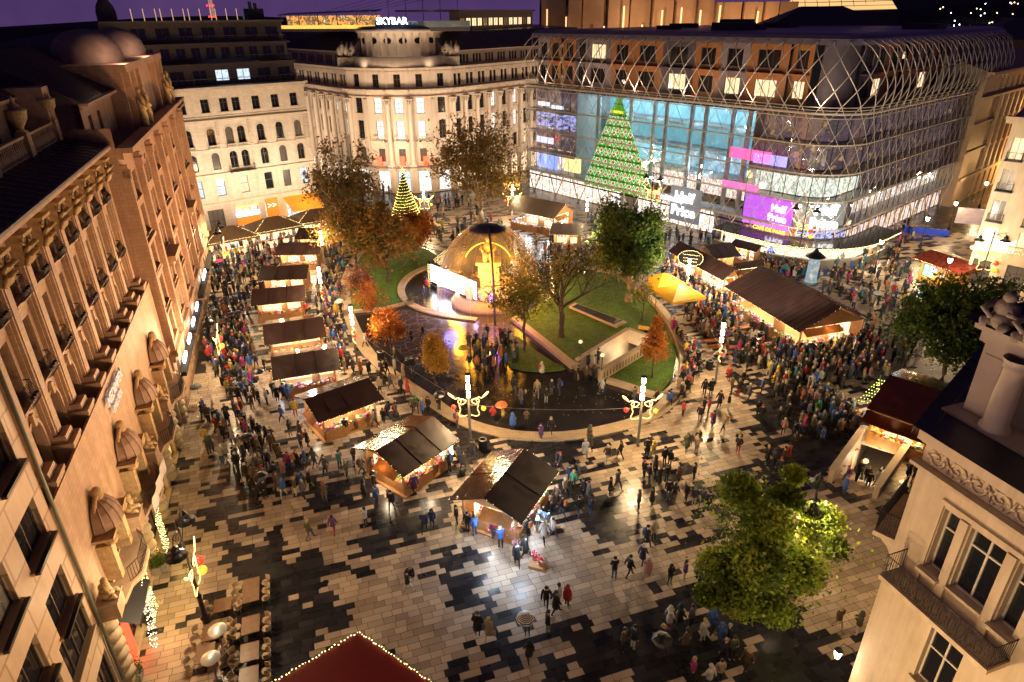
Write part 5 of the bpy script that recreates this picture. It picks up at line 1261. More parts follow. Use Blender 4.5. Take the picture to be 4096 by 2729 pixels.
for i, (px, lab) in enumerate(((990, 'left one of two distant pale church towers on the skyline'), (1028, 'right one of two distant pale church towers on the skyline'))):
    b = aty(px, 95, 900.); t = aty(px, 12, 900.); h = t.z-b.z; m = MB()
    m.box(-3.2, 3.2, -3.2, 3.2, -30, h*.45); m.lathe([(4, 0), (3.4, h*.08), (2.2, h*.16), (2.4, h*.2), (1.6, h*.3), (.5, h*.45), (.1, h*.55)], 8, (0, 0, h*.45)); tag(m.build('church_tower', tw, None, b), lab, 'church tower')
b = aty(858, 100, 1400.); o = thing('broadcast_mast', 'distant lattice mast with rings of red warning lights', 'mast', b)
m = MB(); hh = 62.
for a in range(4): m.tube([(5*math.cos(a*1.57), 5*math.sin(a*1.57), -30), (2.5*math.cos(a*1.57), 2.5*math.sin(a*1.57), hh)], .8, 4)
for k in range(10): m.lathe([(4.5-.2*k, 0), (4.5-.2*k, .8)], 6, (0, 0, k*6))
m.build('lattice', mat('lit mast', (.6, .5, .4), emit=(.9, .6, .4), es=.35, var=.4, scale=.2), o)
m = MB()
for z in (14, 33, 50):
    for a in (-1, 0, 1): m.sph((a*6, -3, z), 1.5, 6, 4)
m.build('warning_light', mat('red warning light', (1, 0, 0), emit=(1, .02, .02), es=7, var=0), o)
# ---------------------------------------------------------------- stairways
def stairway(rect, label, n_steps=9, lampposts=()):
    c = [Vector(p[:2]) for p in rect]              # a(entrance left) b(far left) c(far right) d(entrance right)
    o = thing('underground_stairway', label, 'stairway', (c[0].x, c[0].y, 0)); O = c[0]
    a, b, cc, d = [p-O for p in c]
    L_ = ((b+cc)/2-(a+d)/2).length
    mb = MB()
    def P(s, t, z): q = a.lerp(b, s).lerp(d.lerp(cc, s), t); return (q.x, q.y, z)
    for k in range(n_steps):
        s0, s1 = k/n_steps*.85, (k+1)/n_steps*.85; z0, z1 = -.02-.17*k*2, -.02-.17*(k+1)*2
        mb.quad(P(s0, 0, z0), P(s1, 0, z0), P(s1, 1, z0), P(s0, 1, z0)) if False else mb.quad(P(s0, 1, z0), P(s1, 1, z0), P(s1, 0, z0), P(s0, 0, z0))
        mb.quad(P(s1, 0, z0), P(s1, 1, z0), P(s1, 1, z1), P(s1, 0, z1))
    zb = z1; mb.quad(P(.85, 1, zb), P(1.6, 1, zb), P(1.6, 0, zb), P(.85, 0, zb))
    mb.add([P(-.0, -.05, -.05), P(1.7, -.05, -.05), P(1.7, 1.05, -.05), P(-.0, 1.05, -.05), P(-.0, -.05, zb-.1), P(1.7, -.05, zb-.1), P(1.7, 1.05, zb-.1), P(-.0, 1.05, zb-.1)], [(4, 5, 6, 7), (0, 1, 5, 4), (1, 2, 6, 5), (2, 3, 7, 6), (3, 0, 4, 7)])
    mb.build('steps', mat('worn grey steps', (.28, .22, .17), .5, var=.2), o)
    mb = MB(); w = .22
    for (p, q, t_) in ((0, 1, 0), (1, 2, 0), (2, 3, 0)):
        A, B = [a, b, cc, d][p], [a, b, cc, d][q]; t = (B-A).normalized(); n = Vector((-t.y, t.x))*w
        if n.dot((a+b+cc+d)/4-A) > 0: n = -n
        zz = zb if p == 1 else -2.9
        A_, B_ = A-t*.2, B+t*.2
        V = [(A_.x, A_.y), (B_.x, B_.y), (B_.x+n.x*1.6, B_.y+n.y*1.6), (A_.x+n.x*1.6, A_.y+n.y*1.6)]
        top = 1.05; lo = -2.9 if p != 1 else -.35
        mb.add([(x, y, lo) for x, y in V]+[(x, y, top) for x, y in V], [(0, 1, 5, 4), (1, 2, 6, 5), (2, 3, 7, 6), (3, 0, 4, 7), (4, 5, 6, 7)])
        V2 = [(A_.x-n.x*.3, A_.y-n.y*.3), (B_.x-n.x*.3, B_.y-n.y*.3), (B_.x+n.x*1.9, B_.y+n.y*1.9), (A_.x+n.x*1.9, A_.y+n.y*1.9)]
        mb.add([(x, y, top+.003+.002*p) for x, y in V2]+[(x, y, top+.14+.002*p) for x, y in V2], [(3, 2, 1, 0), (0, 1, 5, 4), (1, 2, 6, 5), (2, 3, 7, 6), (3, 0, 4, 7), (4, 5, 6, 7)])
    mb.build('parapet', stone_c, o)
    mb = MB()   # flat dark patches: shade of slots painted on the near wall's outer face
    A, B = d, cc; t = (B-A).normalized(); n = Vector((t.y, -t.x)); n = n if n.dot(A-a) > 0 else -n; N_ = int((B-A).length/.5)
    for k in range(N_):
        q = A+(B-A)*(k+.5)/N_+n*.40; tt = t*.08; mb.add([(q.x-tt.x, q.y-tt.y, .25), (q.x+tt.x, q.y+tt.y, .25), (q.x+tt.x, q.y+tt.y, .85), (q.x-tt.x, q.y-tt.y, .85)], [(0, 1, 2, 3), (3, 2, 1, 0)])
    mb.build('slot_shade', mat('painted slot shade', (.12, .09, .06), .8), o)
    p = (b+cc)/2*.8+(a+d)/2*.2; lamp('stairway light', (p.x, p.y, -.9), 110, (1, .82, .55), .25, o); return o
stairway(stairA, 'stone-walled underground stairway sunk into the lawn beside the orange tree')
stairway(stairB, 'stone-walled underground stairway full of people near the lower right food stall')
globe_m = mat('opal globe', (.8, .7, .5), .3, emit=(1, .75, .42), es=1.2, var=0)
green_p = mat('green cast iron', (.04, .13, .07), .4, .5)
GL = [((2318, 1466), 'green globe lamp on the left wall end of the lawn stairway'), ((2404, 1522), 'green globe lamp on the right wall end of the lawn stairway'), ((3432, 1960), 'green globe lamp at the low end of the stairway wall by the near building')]
for i, (p, lab) in enumerate(GL):
    q = at(*p); o = thing('globe_lamp', lab, 'lamp', (q.x, q.y, 1.15 if i != 2 else 1.0), 0, 'globe lamps at the stairways'); m = MB(); m.lathe([(.16, 0), (.1, .1), (.05, .25), (.04, 1.3), (.09, 1.38)], 8); m.build('post', green_p, o); m = MB(); m.sph((0, 0, 1.55), .19, 10, 8); m.build('globe', globe_m, o)

# ---------------------------------------------------------------- market stalls
roof_b = mat('brown roofing felt', (.042, .021, .018), .48, var=.25, scale=1.2, bump=.15, bscale=3, rvar=.15)
roof_w = mat('wet brown roofing film', (.07, .036, .026), .12, var=.35, scale=1.5, bump=.9, bscale=2.2)
roof_g = mat('grey brown canvas roof', (.20, .155, .13), .35, var=.2, scale=.8, bump=.3, bscale=1.5)
GOODC = [mat('goods %d' % i, c, .45, var=.3, scale=8) for i, c in enumerate(((.7, .08, .05), (.8, .65, .35), (.75, .72, .68), (.25, .1, .05), (.1, .2, .45), (.15, .35, .1), (.8, .35, .1), (.6, .15, .4)))]
strip_m = mat('stall light strip', (1, .9, .7), emit=(1, .80, .50), es=14, var=0)
strip_c = mat('cold stall light strip', (1, 1, 1), emit=(.85, .93, 1), es=16, var=0)
inner_m = mat('glowing plank wall', (.62, .44, .25), .6, var=.3, scale=4, emit=(1, .66, .35), es=1.6)  # planks glow by themselves so the stall interior looks brightly lit
def garland(mb, pts, step=.22, r=.035, sag=.0):
    P = [Vector(p) for p in pts]
    for a, b in zip(P, P[1:]):
        n = max(1, int((b-a).length/step))
        for i in range(n):
            t = (i+.5)/n; q = a.lerp(b, t); z = q.z - sag*4*t*(1-t); x, y = q.x+rnd.uniform(-.03, .03), q.y+rnd.uniform(-.03, .03); z += rnd.uniform(-.05, .05)
            mb.add([(x-r, y, z), (x+r, y, z), (x, y-r, z), (x, y+r, z), (x, y, z-r), (x, y, z+r)], [(0, 2, 5), (2, 1, 5), (1, 3, 5), (3, 0, 5), (2, 0, 4), (1, 2, 4), (3, 1, 4), (0, 3, 4)])
def goods(mb, x0, x1, y0, y1, z, n, jr, hmax=.35):
    for k in range(n):
        x, y = jr.uniform(x0, x1), jr.uniform(y0, y1); s, h = jr.uniform(.04, .14), jr.uniform(.05, hmax); mb.mi = jr.randrange(8)
        if k % 3: mb.box(x-s, x+s, y-s, y+s, z, z+h)
        else: mb.sph((x, y, z+s), s, 6, 4)
STF = []
def stall(label, eL, eR, rR, rL, he=2.3, hr=3.2, open_=('f',), cold=False, power=170, roofm=None, farm=None, seams=2, patch=False, group='wooden market stalls', sag=0):
    a, b = at(*eL, he), at(*eR, he); c, d = at(*rR, hr), at(*rL, hr)
    # straighten the four measured corners into a rectangle about the ridge
    xd = ((b-a).xy+(c-d).xy).normalized(); yd = Vector((-xd.y, xd.x)); L_ = ((b-a).xy.length+(c-d).xy.length)/2; hd = abs(((c+d)/2-(a+b)/2).xy.dot(yd))
    mid = (a+b).xy/2 + ((c+d).xy/2-(a+b).xy/2).dot(yd)*yd
    mid = mid + xd*(((c+d).xy/2-mid).dot(xd))/2
    rz = math.atan2(xd.y, xd.x); o = thing('market_stall', label, 'market stall', (mid.x, mid.y, 0), rz, group)
    jr = random.Random(int(eL[0])); hx = L_/2; bx, by = hx-.6, hd-.75; STF.append((mid.x, mid.y, rz, bx+.35, by+.5))
    for nm, s, m in (('roof', -1, roofm or roof_b), ('roof', 1, farm or roof_w)):
        mb = MB(); y0, y1 = (-hd, 0) if s < 0 else (0, hd); z0, z1 = (he, hr) if s < 0 else (hr, he)
        mb.add([(-hx, y0, z0), (hx, y0, z0), (hx, y1, z1), (-hx, y1, z1), (-hx, y0, z0+.09), (hx, y0, z0+.09), (hx, y1, z1+.09), (-hx, y1, z1+.09)], [(3, 2, 1, 0), (4, 5, 6, 7), (0, 1, 5, 4), (1, 2, 6, 5), (2, 3, 7, 6), (3, 0, 4, 7)])
        for k in range(1, seams+1):
            x = -hx+2*hx*k/(seams+1); mb.add([(x-.04, y0, z0+.092), (x+.04, y0, z0+.092), (x+.04, y1, z1+.092), (x-.04, y1, z1+.092), (x-.03, y0, z0+.14), (x+.03, y0, z0+.14), (x+.03, y1, z1+.14), (x-.03, y1, z1+.14)], [(4, 5, 6, 7), (0, 1, 5, 4), (1, 2, 6, 5), (3, 0, 4, 7)])
        if patch and s < 0: mb.add([(-hx*.55, -hd*.86, he+.12*hd+.12), (-.1*hx, -hd*.86, he+.12*hd+.12), (-.1*hx, -hd*.25, hr-.25*(hr-he)+.12), (-hx*.55, -hd*.25, hr-.25*(hr-he)+.12)], [(0, 1, 2, 3)])
        mb.build(nm, m, o)
    mb = MB()                                              # frame, floor, gables
    for x in (-bx, bx):
        for y in (-by, by): mb.box(x-.07, x+.07, y-.07, y+.07, 0, he+.05)
        mb.poly([(x, -by, he), (x, by, he), (x, 0, hr-.08)]); mb.poly([(x*.995, by, he), (x*.995, -by, he), (x*.995, 0, hr-.08)])
    mb.box(-bx, bx, -by-.05, -by+.05, he-.15, he); mb.box(-bx, bx, by-.05, by+.05, he-.15, he); mb.box(-bx-.3, bx+.3, -by-.3, by+.2, .0, .10)
    mb.build('timber_frame', wood, o)
    mb = MB()
    if 'b' not in open_: mb.box(-bx, bx, by-.03, by+.03, .1, he)
    if 'l' not in open_: mb.box(-bx-.03, -bx+.03, -by, by, .1, he)
    else: mb.box(-bx-.03, -bx+.03, -by, by, .1, .95)
    if 'r' not in open_: mb.box(bx-.03, bx+.03, -by, by, .1, he)
    else: mb.box(bx-.03, bx+.03, -by, by, .1, .95)
    px_ = jr.uniform(-.2, .35)*bx
    mb.box(px_, px_+bx*.3, -by-.02, -by+.04, .1, he-.12)
    mb.build('plank_wall', wood, o)
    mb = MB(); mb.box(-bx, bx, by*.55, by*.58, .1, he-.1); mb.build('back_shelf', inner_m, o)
    mb = MB()
    mb.box(-bx, px_, -by-.28, -by+.35, .1, .92); mb.box(px_+bx*.3, bx, -by-.28, -by+.35, .1, .92); mb.build('counter', wood, o)
    mb = MB(); nn = int(L_*16)
    goods(mb, -bx+.1, bx-.1, -by-.25, -by+.3, .93, nn, jr); goods(mb, -bx+.1, bx-.1, by*.3, by*.5, 1.1, nn//2, jr); goods(mb, -bx+.1, bx-.1, by*.3, by*.5, 1.7, nn//2, jr, .3)
    for sd in ('l', 'r'):
        if sd in open_: sg = -1 if sd == 'l' else 1; goods(mb, min(sg*bx, sg*bx-sg*.3), max(sg*bx, sg*bx-sg*.3), -by, by, .95, int(hd*14), jr)
    mb.build('goods', GOODC, o, kind='stuff')
    mb = MB(); mb.box(-bx+.2, bx-.2, -by+.15, -by+.22, he-.14, he-.08); mb.box(-bx+.2, bx-.2, by*.4, by*.44, he-.1, he-.04); mb.build('light_strip', strip_c if cold else strip_m, o)
    mb = MB(); garland(mb, [(-hx, -hd, he+.0), (hx, -hd, he+.0)], .2, .022); garland(mb, [(-hx, -hd, he+.05), (-hx, 0, hr+.05)], .45, .02); garland(mb, [(hx, -hd, he+.05), (hx, 0, hr+.05)], .45, .02)
    mb.build('string_lights', bulb_w, o, kind='stuff')
    for sd, sg in (('l', -1), ('r', 1)):       # cloth flap under an open gable
        if sd in open_: mb = MB(); xa, xb = sg*(bx+.02), sg*(bx+.85); mb.add([(xa, -by, he-.05), (xb, -by, he-.5), (xb, by*.2, he-.5), (xa, by*.2, he-.05)], [(0, 1, 2, 3), (3, 2, 1, 0)]); mb.build('awning', wood, o); lamp('stall light', (sg*(bx+.3), -by*.2, he-.6), power*.4, COOL if cold else (1, .80, .52), .2, o)
    nl = max(1, int(round(L_/4)))
    for k in range(nl):
        x = -bx+2*bx*(k+.5)/nl; lamp('stall light', (x, -by*.35, he-.35), power, COOL if cold else (1, .80, .52), .35, o)
        lamp('stall light', (x, -by-.25, he-.1), power*.35, COOL if cold else (1, .80, .52), .15, o)
    return o
g2 = lambda x, y: (800+.6057*x, 850+.6057*y)
stall('dark-roofed wooden stall farthest up the left row, under the big trees', g2(612, 180), g2(790, 180), g2(800, 105), g2(660, 105))
stall('dark-roofed stall second from the far end of the left row', g2(480, 284), g2(785, 282), g2(815, 198), g2(528, 205))
stall('dark-roofed stall fourth from the round kerb corner, roof edged with ornaments', g2(378, 457), g2(705, 440), g2(722, 350), g2(400, 360))
stall('brown-roofed stall with red goods and a green-lit left edge', g2(340, 622), g2(702, 585), g2(690, 482), g2(335, 515))
stall('wide brown-roofed stall in the middle of the left row beside the tall lamp', g2(424, 888), g2(838, 820), g2(812, 695), g2(412, 745), open_=('f', 'r'))
stall('brown-roofed stall with shiny wet film along its ridge and crowd at its left', g2(490, 1120), g2(936, 1030), g2(898, 905), g2(458, 955), open_=('f', 'l'), cold=True)
stall('stall with a square patch on its roof and an open doorway showing its floor', (1272, 1692), (1536, 1604), (1478, 1510), (1218, 1604), open_=('f', 'l', 'r'), patch=True, seams=1)
stall('big gabled stall between the round kerb and the flower stall', (1618, 1903), (1845, 1764), (1727, 1668), (1496, 1815), 2.3, 3.3, open_=('f', 'l'), seams=2, power=240)
stall('gabled flower stall nearest the camera with glossy orange reflections on its roof', (2088, 2088), (2245, 1885), (2088, 1801), (1932, 2010), 2.25, 3.35, open_=('f', 'l', 'r'), cold=True, power=420, seams=1)
stall('very long brown-roofed food stall with a glowing white gable end', (3197, 1328), (2891, 1147), (3048, 1065), (3369, 1238), 2.7, 5.0, ('f', 'l', 'r', 'b'), power=260, seams=16) if False else None
def longstall(label, a, b, c, d, e_, he, hr, seams, power, sgn=1, **k):
    return stall(label, a, b, c, d, he, hr, ('f', 'l', 'r'), power=power, seams=seams, **k)
longstall('very long brown-roofed food stall with a glowing white gable end', (2891, 1147), (3197, 1328), (3369, 1238), (3048, 1065), None, 2.7, 4.7, 18, 330)
longstall('long food stall with a round lit sign on its roof beside the yellow tents', (2667, 1001), (2862, 1112), (2975, 1090), (2725, 972), None, 2.7, 3.9, 3, 260)
stall('dark gabled stall with orange plank ends behind the long food stalls', (2885, 1040), (2962, 1022), (2925, 975), (2800, 982), 2.6, 3.6)
stall('low dark stall tucked behind the long brown roof', (2960, 1085), (3060, 1060), (3050, 1048), (2925, 1052), 2.6, 3.3)
stall('long pale-roofed market hall in front of the glass building', (2045, 846), (2205, 872), (2275, 822), (2052, 775), 3.0, 4.6, ('f', 'l', 'r'), cold=True, power=300, roofm=roof_g, farm=roof_g, seams=0)
stall('small pale stall behind the bare tree near the lit tree sign', (2190, 938), (2330, 945), (2330, 900), (2215, 895), 2.6, 3.3, roofm=roof_g)
q = at(2085, 2135, 2.6); lamp('stall light', (q.x, q.y-.3, 2.1), 170, (.62, .78, 1.), .5); q = at(1960, 2110, 2.4); lamp('stall light', (q.x, q.y-.3, 2.0), 90, (.66, .8, 1.), .5)  # cold lamps added outside the flower stall for its pool of light
# elliptical lit sign on the roof
q = at(2762, 1037, 4.0); m = MB(); m.lathe([(1.5, 0), (1.5, .15)], 20, sy=.75); 
o = thing('oval_sign', 'oval light sign edged with green leaves on the long stall roof', 'sign', q + Vector((0, 0, .1)), R(-28)); o.rotation_euler = (R(62), 0, R(-22))
m = MB(); m.prism([(1.5*math.cos(t), .95*math.sin(t)) for t in [2*math.pi*j/24 for j in range(24)]], -.06, .0, 'z'); m.build('board', dark_metal, o)
m = MB(); garland(m, [(1.5*math.cos(t), .95*math.sin(t), .05) for t in [2*math.pi*j/24 for j in range(25)]], .12); 
for k in range(3): garland(m, [(-1.0+.1*k, .4-.4*k, .05), (1.0-.1*k, .4-.4*k, .05)], .14)
m.build('string_lights', bulb_w, o, kind='stuff')
# hipped market tents at the far left and yellow tents
def tent(label, apex, w, d, rz, m, he=2.6, ha=4.0, lights=True, cat='market tent', name='hipped_tent', wall=True, power=200, group=None):
    p = at(*apex, ha); o = thing(name, label, cat, (p.x, p.y, 0), rz, group); mb = MB(); hx, hy = w/2, d/2; r_ = max(0, hx-hy)
    mb.add([(-hx, -hy, he), (hx, -hy, he), (hx, hy, he), (-hx, hy, he), (-r_-.05, 0, ha), (r_+.05, 0, ha)], [(0, 1, 5, 4), (1, 2, 5), (2, 3, 4, 5), (3, 0, 4)])
    mb.add([(-hx, -hy, he), (hx, -hy, he), (hx, hy, he), (-hx, hy, he), (-hx, -hy, he-.28), (hx, -hy, he-.28), (hx, hy, he-.28), (-hx, hy, he-.28)], [(4, 5, 1, 0), (5, 6, 2, 1), (6, 7, 3, 2), (7, 4, 0, 3)])
    mb.build('canopy', m, o)
    for x in (-hx+.1, hx-.1):
        for y in (-hy+.1, hy-.1): q = MB(); q.tube([(x, y, 0), (x, y, he)], .04, 6); q.build('pole', grey_metal, o)
    jr = random.Random(int(apex[0]))
    if wall:
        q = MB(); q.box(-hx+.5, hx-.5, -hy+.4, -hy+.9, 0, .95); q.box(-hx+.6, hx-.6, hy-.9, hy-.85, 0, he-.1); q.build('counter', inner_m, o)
        q = MB(); goods(q, -hx+.5, hx-.5, -hy+.4, -hy+.9, .96, int(w*16), jr); q.build('goods', GOODC, o, kind='stuff')
    if lights:
        q = MB(); z = he+.03; garland(q, [(-hx, -hy, z), (hx, -hy, z), (hx, hy, z), (-hx, hy, z), (-hx, -hy, z)], .2); garland(q, [(-hx, -hy, z), (-r_, 0, ha)], .22); garland(q, [(hx, -hy, z), (r_, 0, ha)], .22)
        q.build('string_lights', bulb_w, o, kind='stuff')
    if power: lamp('tent light', (0, -hy*.3, he-.3), power, (1, .8, .5), .4, o)
    return o
tan = mat('olive brown canvas', (.22, .14, .08), .6, var=.2); yelt = mat('yellow canvas', (.75, .42, .03), .5, var=.12, bump=.2, bscale=1.5)
tent('hipped brown tent with glowing bulb edges at the far left end of the market', (905, 905), 7.5, 5.5, R(36), tan, power=500)
tent('hipped brown tent with white side curtain before the orange shop portal', (1088, 866), 7.5, 5.5, R(36), tan, power=500)
tent('hipped dark tent half hidden by the tall brown-leaved tree', (1262, 834), 7.5, 5.5, R(30), tan, power=400)
o = thing('cafe_awning', 'amber cafe awning sloping from the pale building over a lit terrace', 'awning', (ra_l[0], ra_l[1], 0), ra_z); mb = MB(); mb.add([(5.6, -3.6, 2.7), (11.2, -3.6, 2.7), (11.2, -.2, 4.3), (5.6, -.2, 4.3), (5.6, -3.6, 2.4), (11.2, -3.6, 2.4)], [(0, 1, 2, 3), (4, 5, 1, 0), (3, 2, 1, 0)]); mb.build('cloth', mat('amber awning cloth', (.85, .42, .06), .6, emit=(1, .4, .04), es=.35, var=.15), o)
mb = MB(); garland(mb, [(5.6, -3.6, 2.4), (11.2, -3.6, 2.4)], .25); mb.build('string_lights', bulb_w, o); lamp('awning light', (8.4, -2.5, 2.2), 350, (1, .6, .22), .3, o)
tent('bright yellow pyramid tent next to the tall white lamp pole', (2718, 1135), 4.4, 4.4, R(20), yelt, 2.6, 3.7, False, power=60, wall=False)
tent('yellow pyramid tent behind its twin, touching the tree crown', (2655, 1092), 4.4, 4.4, R(20), yelt, 2.6, 3.7, False, power=60, wall=False)
tent('pale pyramid tent left of the yellow pair, below the tree', (2570, 1082), 4.2, 4.2, R(20), roof_g, 2.6, 3.5, False, power=60, wall=False)
redc = mat('dark red canvas', (.19, .008, .006), .55, var=.12, scale=1.)
q = at(1434, 2531, 4.2); o = tent('deep red tent roof edged with bulbs cut off by the bottom of the picture', (1434, 2531), 7., 7., R(45+14), redc, 3.1, 3.2, False, power=0, wall=False)
bpy.data.objects.remove(o.children[0])
o.location = (q.x, q.y, 0); o.rotation_euler = (0, 0, 0)
for ch in list(o.children): bpy.data.objects.remove(ch)
A = [at(1434, 2531, 4.2), at(700, 2960, 4.0), at(1434, 3300, 4.0), at(2060, 2960, 4.0)]
A = [v - Vector((q.x, q.y, 0)) for v in A]; mb = MB(); mb.quad(*[tuple(v) for v in (A[0], A[1], A[2], A[3])]); c_ = sum(A, Vector())/4
for i in range(4): a, b = A[i], A[(i+1) % 4]; mb.quad(tuple(a), tuple(b), (b.x, b.y, b.z-.35), (a.x, a.y, a.z-.35))
mb.build('canopy', redc, o)
for v in A: m = MB(); d = (c_-v)*.05; m.tube([(v.x+d.x, v.y+d.y, 0), (v.x+d.x, v.y+d.y, v.z-.05)], .05, 6); m.build('pole', grey_metal, o)
mb = MB(); garland(mb, [A[1]+Vector((0, 0, .05)), A[0]+Vector((0, 0, .05)), A[3]+Vector((0, 0, .05))], .16, .035); mb.build('string_lights', bulb_w, o, kind='stuff')
gm = mat('fir garland', (.03, .06, .015), .8, var=.5, scale=9); mb = MB()
for a, b in ((A[1], A[0]), (A[0], A[3])):
    for k in range(int((b-a).length/.06)):
        p = a.lerp(b, k*.06/(b-a).length)+Vector((rnd.gauss(0, .04), rnd.gauss(0, .04), rnd.gauss(.03, .03))); s = .07; mb.add([p, p+Vector((s, rnd.uniform(-s, s), .02)), p+Vector((rnd.uniform(-s, s), s, .05))], [(0, 1, 2)])
mb.build('garland', gm, o, kind='stuff')
# curved bar with flat roof at the corner of the glass building
o = thing('curved_bar', 'curved bar counter with a dark flat roof and gold lights around the glass corner', 'bar', (12.4, 120.4, 0), gl_z); s0, s1 = 46., 71.
def bp(s, off, z): x, y, a = gpath(s); return (x+math.sin(a)*off, y-math.cos(a)*off, z)
mb = MB(); N = 26
for i in range(N):
    a, b = s0+(s1-s0)*i/N, s0+(s1-s0)*(i+1)/N; ra0, rb0 = .9, .9
    mb.quad(bp(a, 4.6, 2.9), bp(b, 4.6, 2.9), bp(b, 1., 3.1), bp(a, 1., 3.1)); mb.quad(bp(a, 4.6, 2.65), bp(b, 4.6, 2.65), bp(b, 4.6, 2.9), bp(a, 4.6, 2.9)); mb.quad(bp(a, 1., 2.65), bp(b, 1., 2.65), bp(b, 4.6, 2.65), bp(a, 4.6, 2.65))
mb.build('roof', mat('wet black roof', (.03, .028, .03), .12, var=.3), o)
mb = MB(); mg = MB(); jr = random.Random(8)
for i in range(N):
    a, b = s0+(s1-s0)*i/N, s0+(s1-s0)*(i+1)/N
    mb.quad(bp(a, 4.2, 0), bp(b, 4.2, 0), bp(b, 4.2, 1.05), bp(a, 4.2, 1.05)); mb.quad(bp(a, 4.2, 1.05), bp(b, 4.2, 1.05), bp(b, 3.6, 1.05), bp(a, 3.6, 1.05))
mb.build('counter', mat('grey bar front', (.25, .23, .22), .4), o)
mb = MB()
for i in range(N): a, b = s0+(s1-s0)*i/N, s0+(s1-s0)*(i+1)/N; mb.quad(bp(a, 1.9, .1), bp(b, 1.9, .1), bp(b, 1.9, 2.6), bp(a, 1.9, 2.6))
mb.build('bottle_shelf', lit('bottle shelf', [(1., .6, .2), (.25, .12, .05), (1., .9, .7), (.6, .3, .1)], 2.2, 4., True, (1, 1, 3)), o)
mb = MB(); garland(mb, [bp(s0+(s1-s0)*i/N, 4.62, 2.75) for i in range(N+1)], .14, .045); mb.build('string_lights', bulb_w, o, kind='stuff')
for k in range(5): a = s0+(s1-s0)*(k+.5)/5; x, y, z = bp(a, 3.4, 2.3); lamp('bar light', (x, y, z), 160, (1, .78, .48), .3, o)
stall('small stall with candy-striped side next to the blue-lit fir by the cafe', (2920, 985), (3030, 1010), (3045, 985), (2940, 955), 2.6, 3.2, power=160, seams=0)
# kiosk on the right
o = thing('food_kiosk', 'dark red-roofed kiosk with a green-lit window and gold bulbs on the right side', 'kiosk', (0, 0, 0)); A = [at(*p, 2.7) for p in ((3645, 1030), (3760, 1085), (3848, 1045), (3700, 995))]
a, b = at(3668, 1120, .0), at(3772, 1160, 0); xd = (b-a).xy.normalized(); o.location = (a.x, a.y, 0); o.rotation_euler = (0, 0, math.atan2(xd.y, xd.x)); L_ = (b-a).xy.length; D_ = 4.2
mb = MB(); mb.box(-.8, L_+2.2, -.9, D_+.9, 2.75, 2.9); mb.prism([(-.9, 2.9), (D_+.9, 2.9), (D_/2, 3.6)], -.8, L_+2.2); mb.build('roof', mat('dark red roof', (.11, .02, .012), .3, var=.3, rvar=.1), o)
mb = MB(); f = Face(o, mb); og = mat('orange plank', (.65, .30, .06), .5, var=.2)
hs = [window(f, L_*.3, .8, L_*.42, 1.6, lit('green kiosk interior', [(.1, .5, .25), (.3, .9, .7), (.9, .8, .4)], 2.4, 2., True), FD, og, dep=.15, mull=(1, ())), window(f, L_*.82, 1.1, .8, .8, G_warm, FD, og, dep=.15)]
f.wall(0, L_, 0, 2.75, hs); mb.box(L_-.05, L_+1.4, .2, D_, 0, 2.75); mb.quad((0, D_, 0), (0, 0, 0), (0, 0, 2.75), (0, D_, 2.75)); mb.build('wall', og, o)
mb = MB(); mb.box(L_*.45, L_*.62, -.12, -.04, 1.9, 2.2); mb.build('neon_sign', mat('magenta neon', (1, .1, .6), emit=(1, .08, .6), es=7, var=0, sampled=True), o)
mb = MB(); garland(mb, [(-.8, -.9, 2.85), (L_+2.2, -.9, 2.85)], .2, .04); garland(mb, [(-.8, -.9, 2.9), (-.8, D_+.9, 2.9)], .2, .04); mb.build('string_lights', bulb_w, o, kind='stuff')
lamp('kiosk light', (L_*.35, -.6, 1.6), 90, (.6, 1, .85), .3, o)
# food stall beside the near building (lower right)
K = lambda x, y: (3420+x*.5584, 1450+y*.5580)
o = thing('food_stall', 'big wooden food stall with mahogany roof and red drinks panel at the lower right', 'food stall'); a, b = at(*K(135, 375), 2.6), at(*K(375, 460), 2.6); xd = (b-a).xy.normalized(); o.location = (a.x, a.y, 0); rz = math.atan2(xd.y, xd.x); o.rotation_euler = (0, 0, rz); L_ = (b-a).xy.length+1.5; D_ = 6.5
mb = MB(); mb.add([(-.4, -.9, 3.5), (L_+3, -.9, 3.5), (L_+3, D_*.55, 4.6), (-.4, D_*.55, 4.6), (L_+3, D_+1, 3.6), (-.4, D_+1, 3.6)], [(0, 1, 2, 3), (3, 2, 4, 5)]); mb.add([(-.4, -.9, 3.4), (L_+3, -.9, 3.4), (L_+3, -.9, 3.5), (-.4, -.9, 3.5)], [(0, 1, 2, 3)]); mb.add([(-.5, -1.5, 2.5), (L_+.2, -1.5, 2.5), (L_+.2, -.1, 2.9), (-.5, -.1, 2.9)], [(0, 1, 2, 3), (3, 2, 1, 0)])
mb.build('roof', mat('mahogany wet roof', (.085, .018, .010), .2, var=.4, scale=.8, bump=.4, bscale=1.2), o)
mb = MB(); f = Face(o, mb); og2 = mat('honey plank', (.60, .32, .09), .5, var=.25, scale=4)
hs = [window(f, L_*.5, 2.95, L_*.9, .5, G_shop, FD, og2, dep=.1, mull=(2, ()))]
f.wall(0, L_+2.6, 2.9, 3.5, hs); f.box(-.1, .1, -.1, .1, 0, 3.5); f.box(L_-.1, L_+.1, -.1, .1, 0, 2.9); f.box(L_*.5-.06, L_*.5+.06, -.06, .06, 0, 2.9); f.box(0, L_, -.15, .5, 0, 1.); mb.quad((0, D_, 0), (0, 0, 0), (0, 0, 3.5), (0, D_, 3.5)); mb.quad((0, 2.6, 0), (L_, 2.6, 0), (L_, 2.6, 2.9), (0, 2.6, 2.9)); mb.build('wall', og2, o)
mb = MB(); goods(mb, .1, L_-.1, -.1, .45, 1.0, 60, random.Random(3)); mb.build('goods', GOODC, o, kind='stuff')
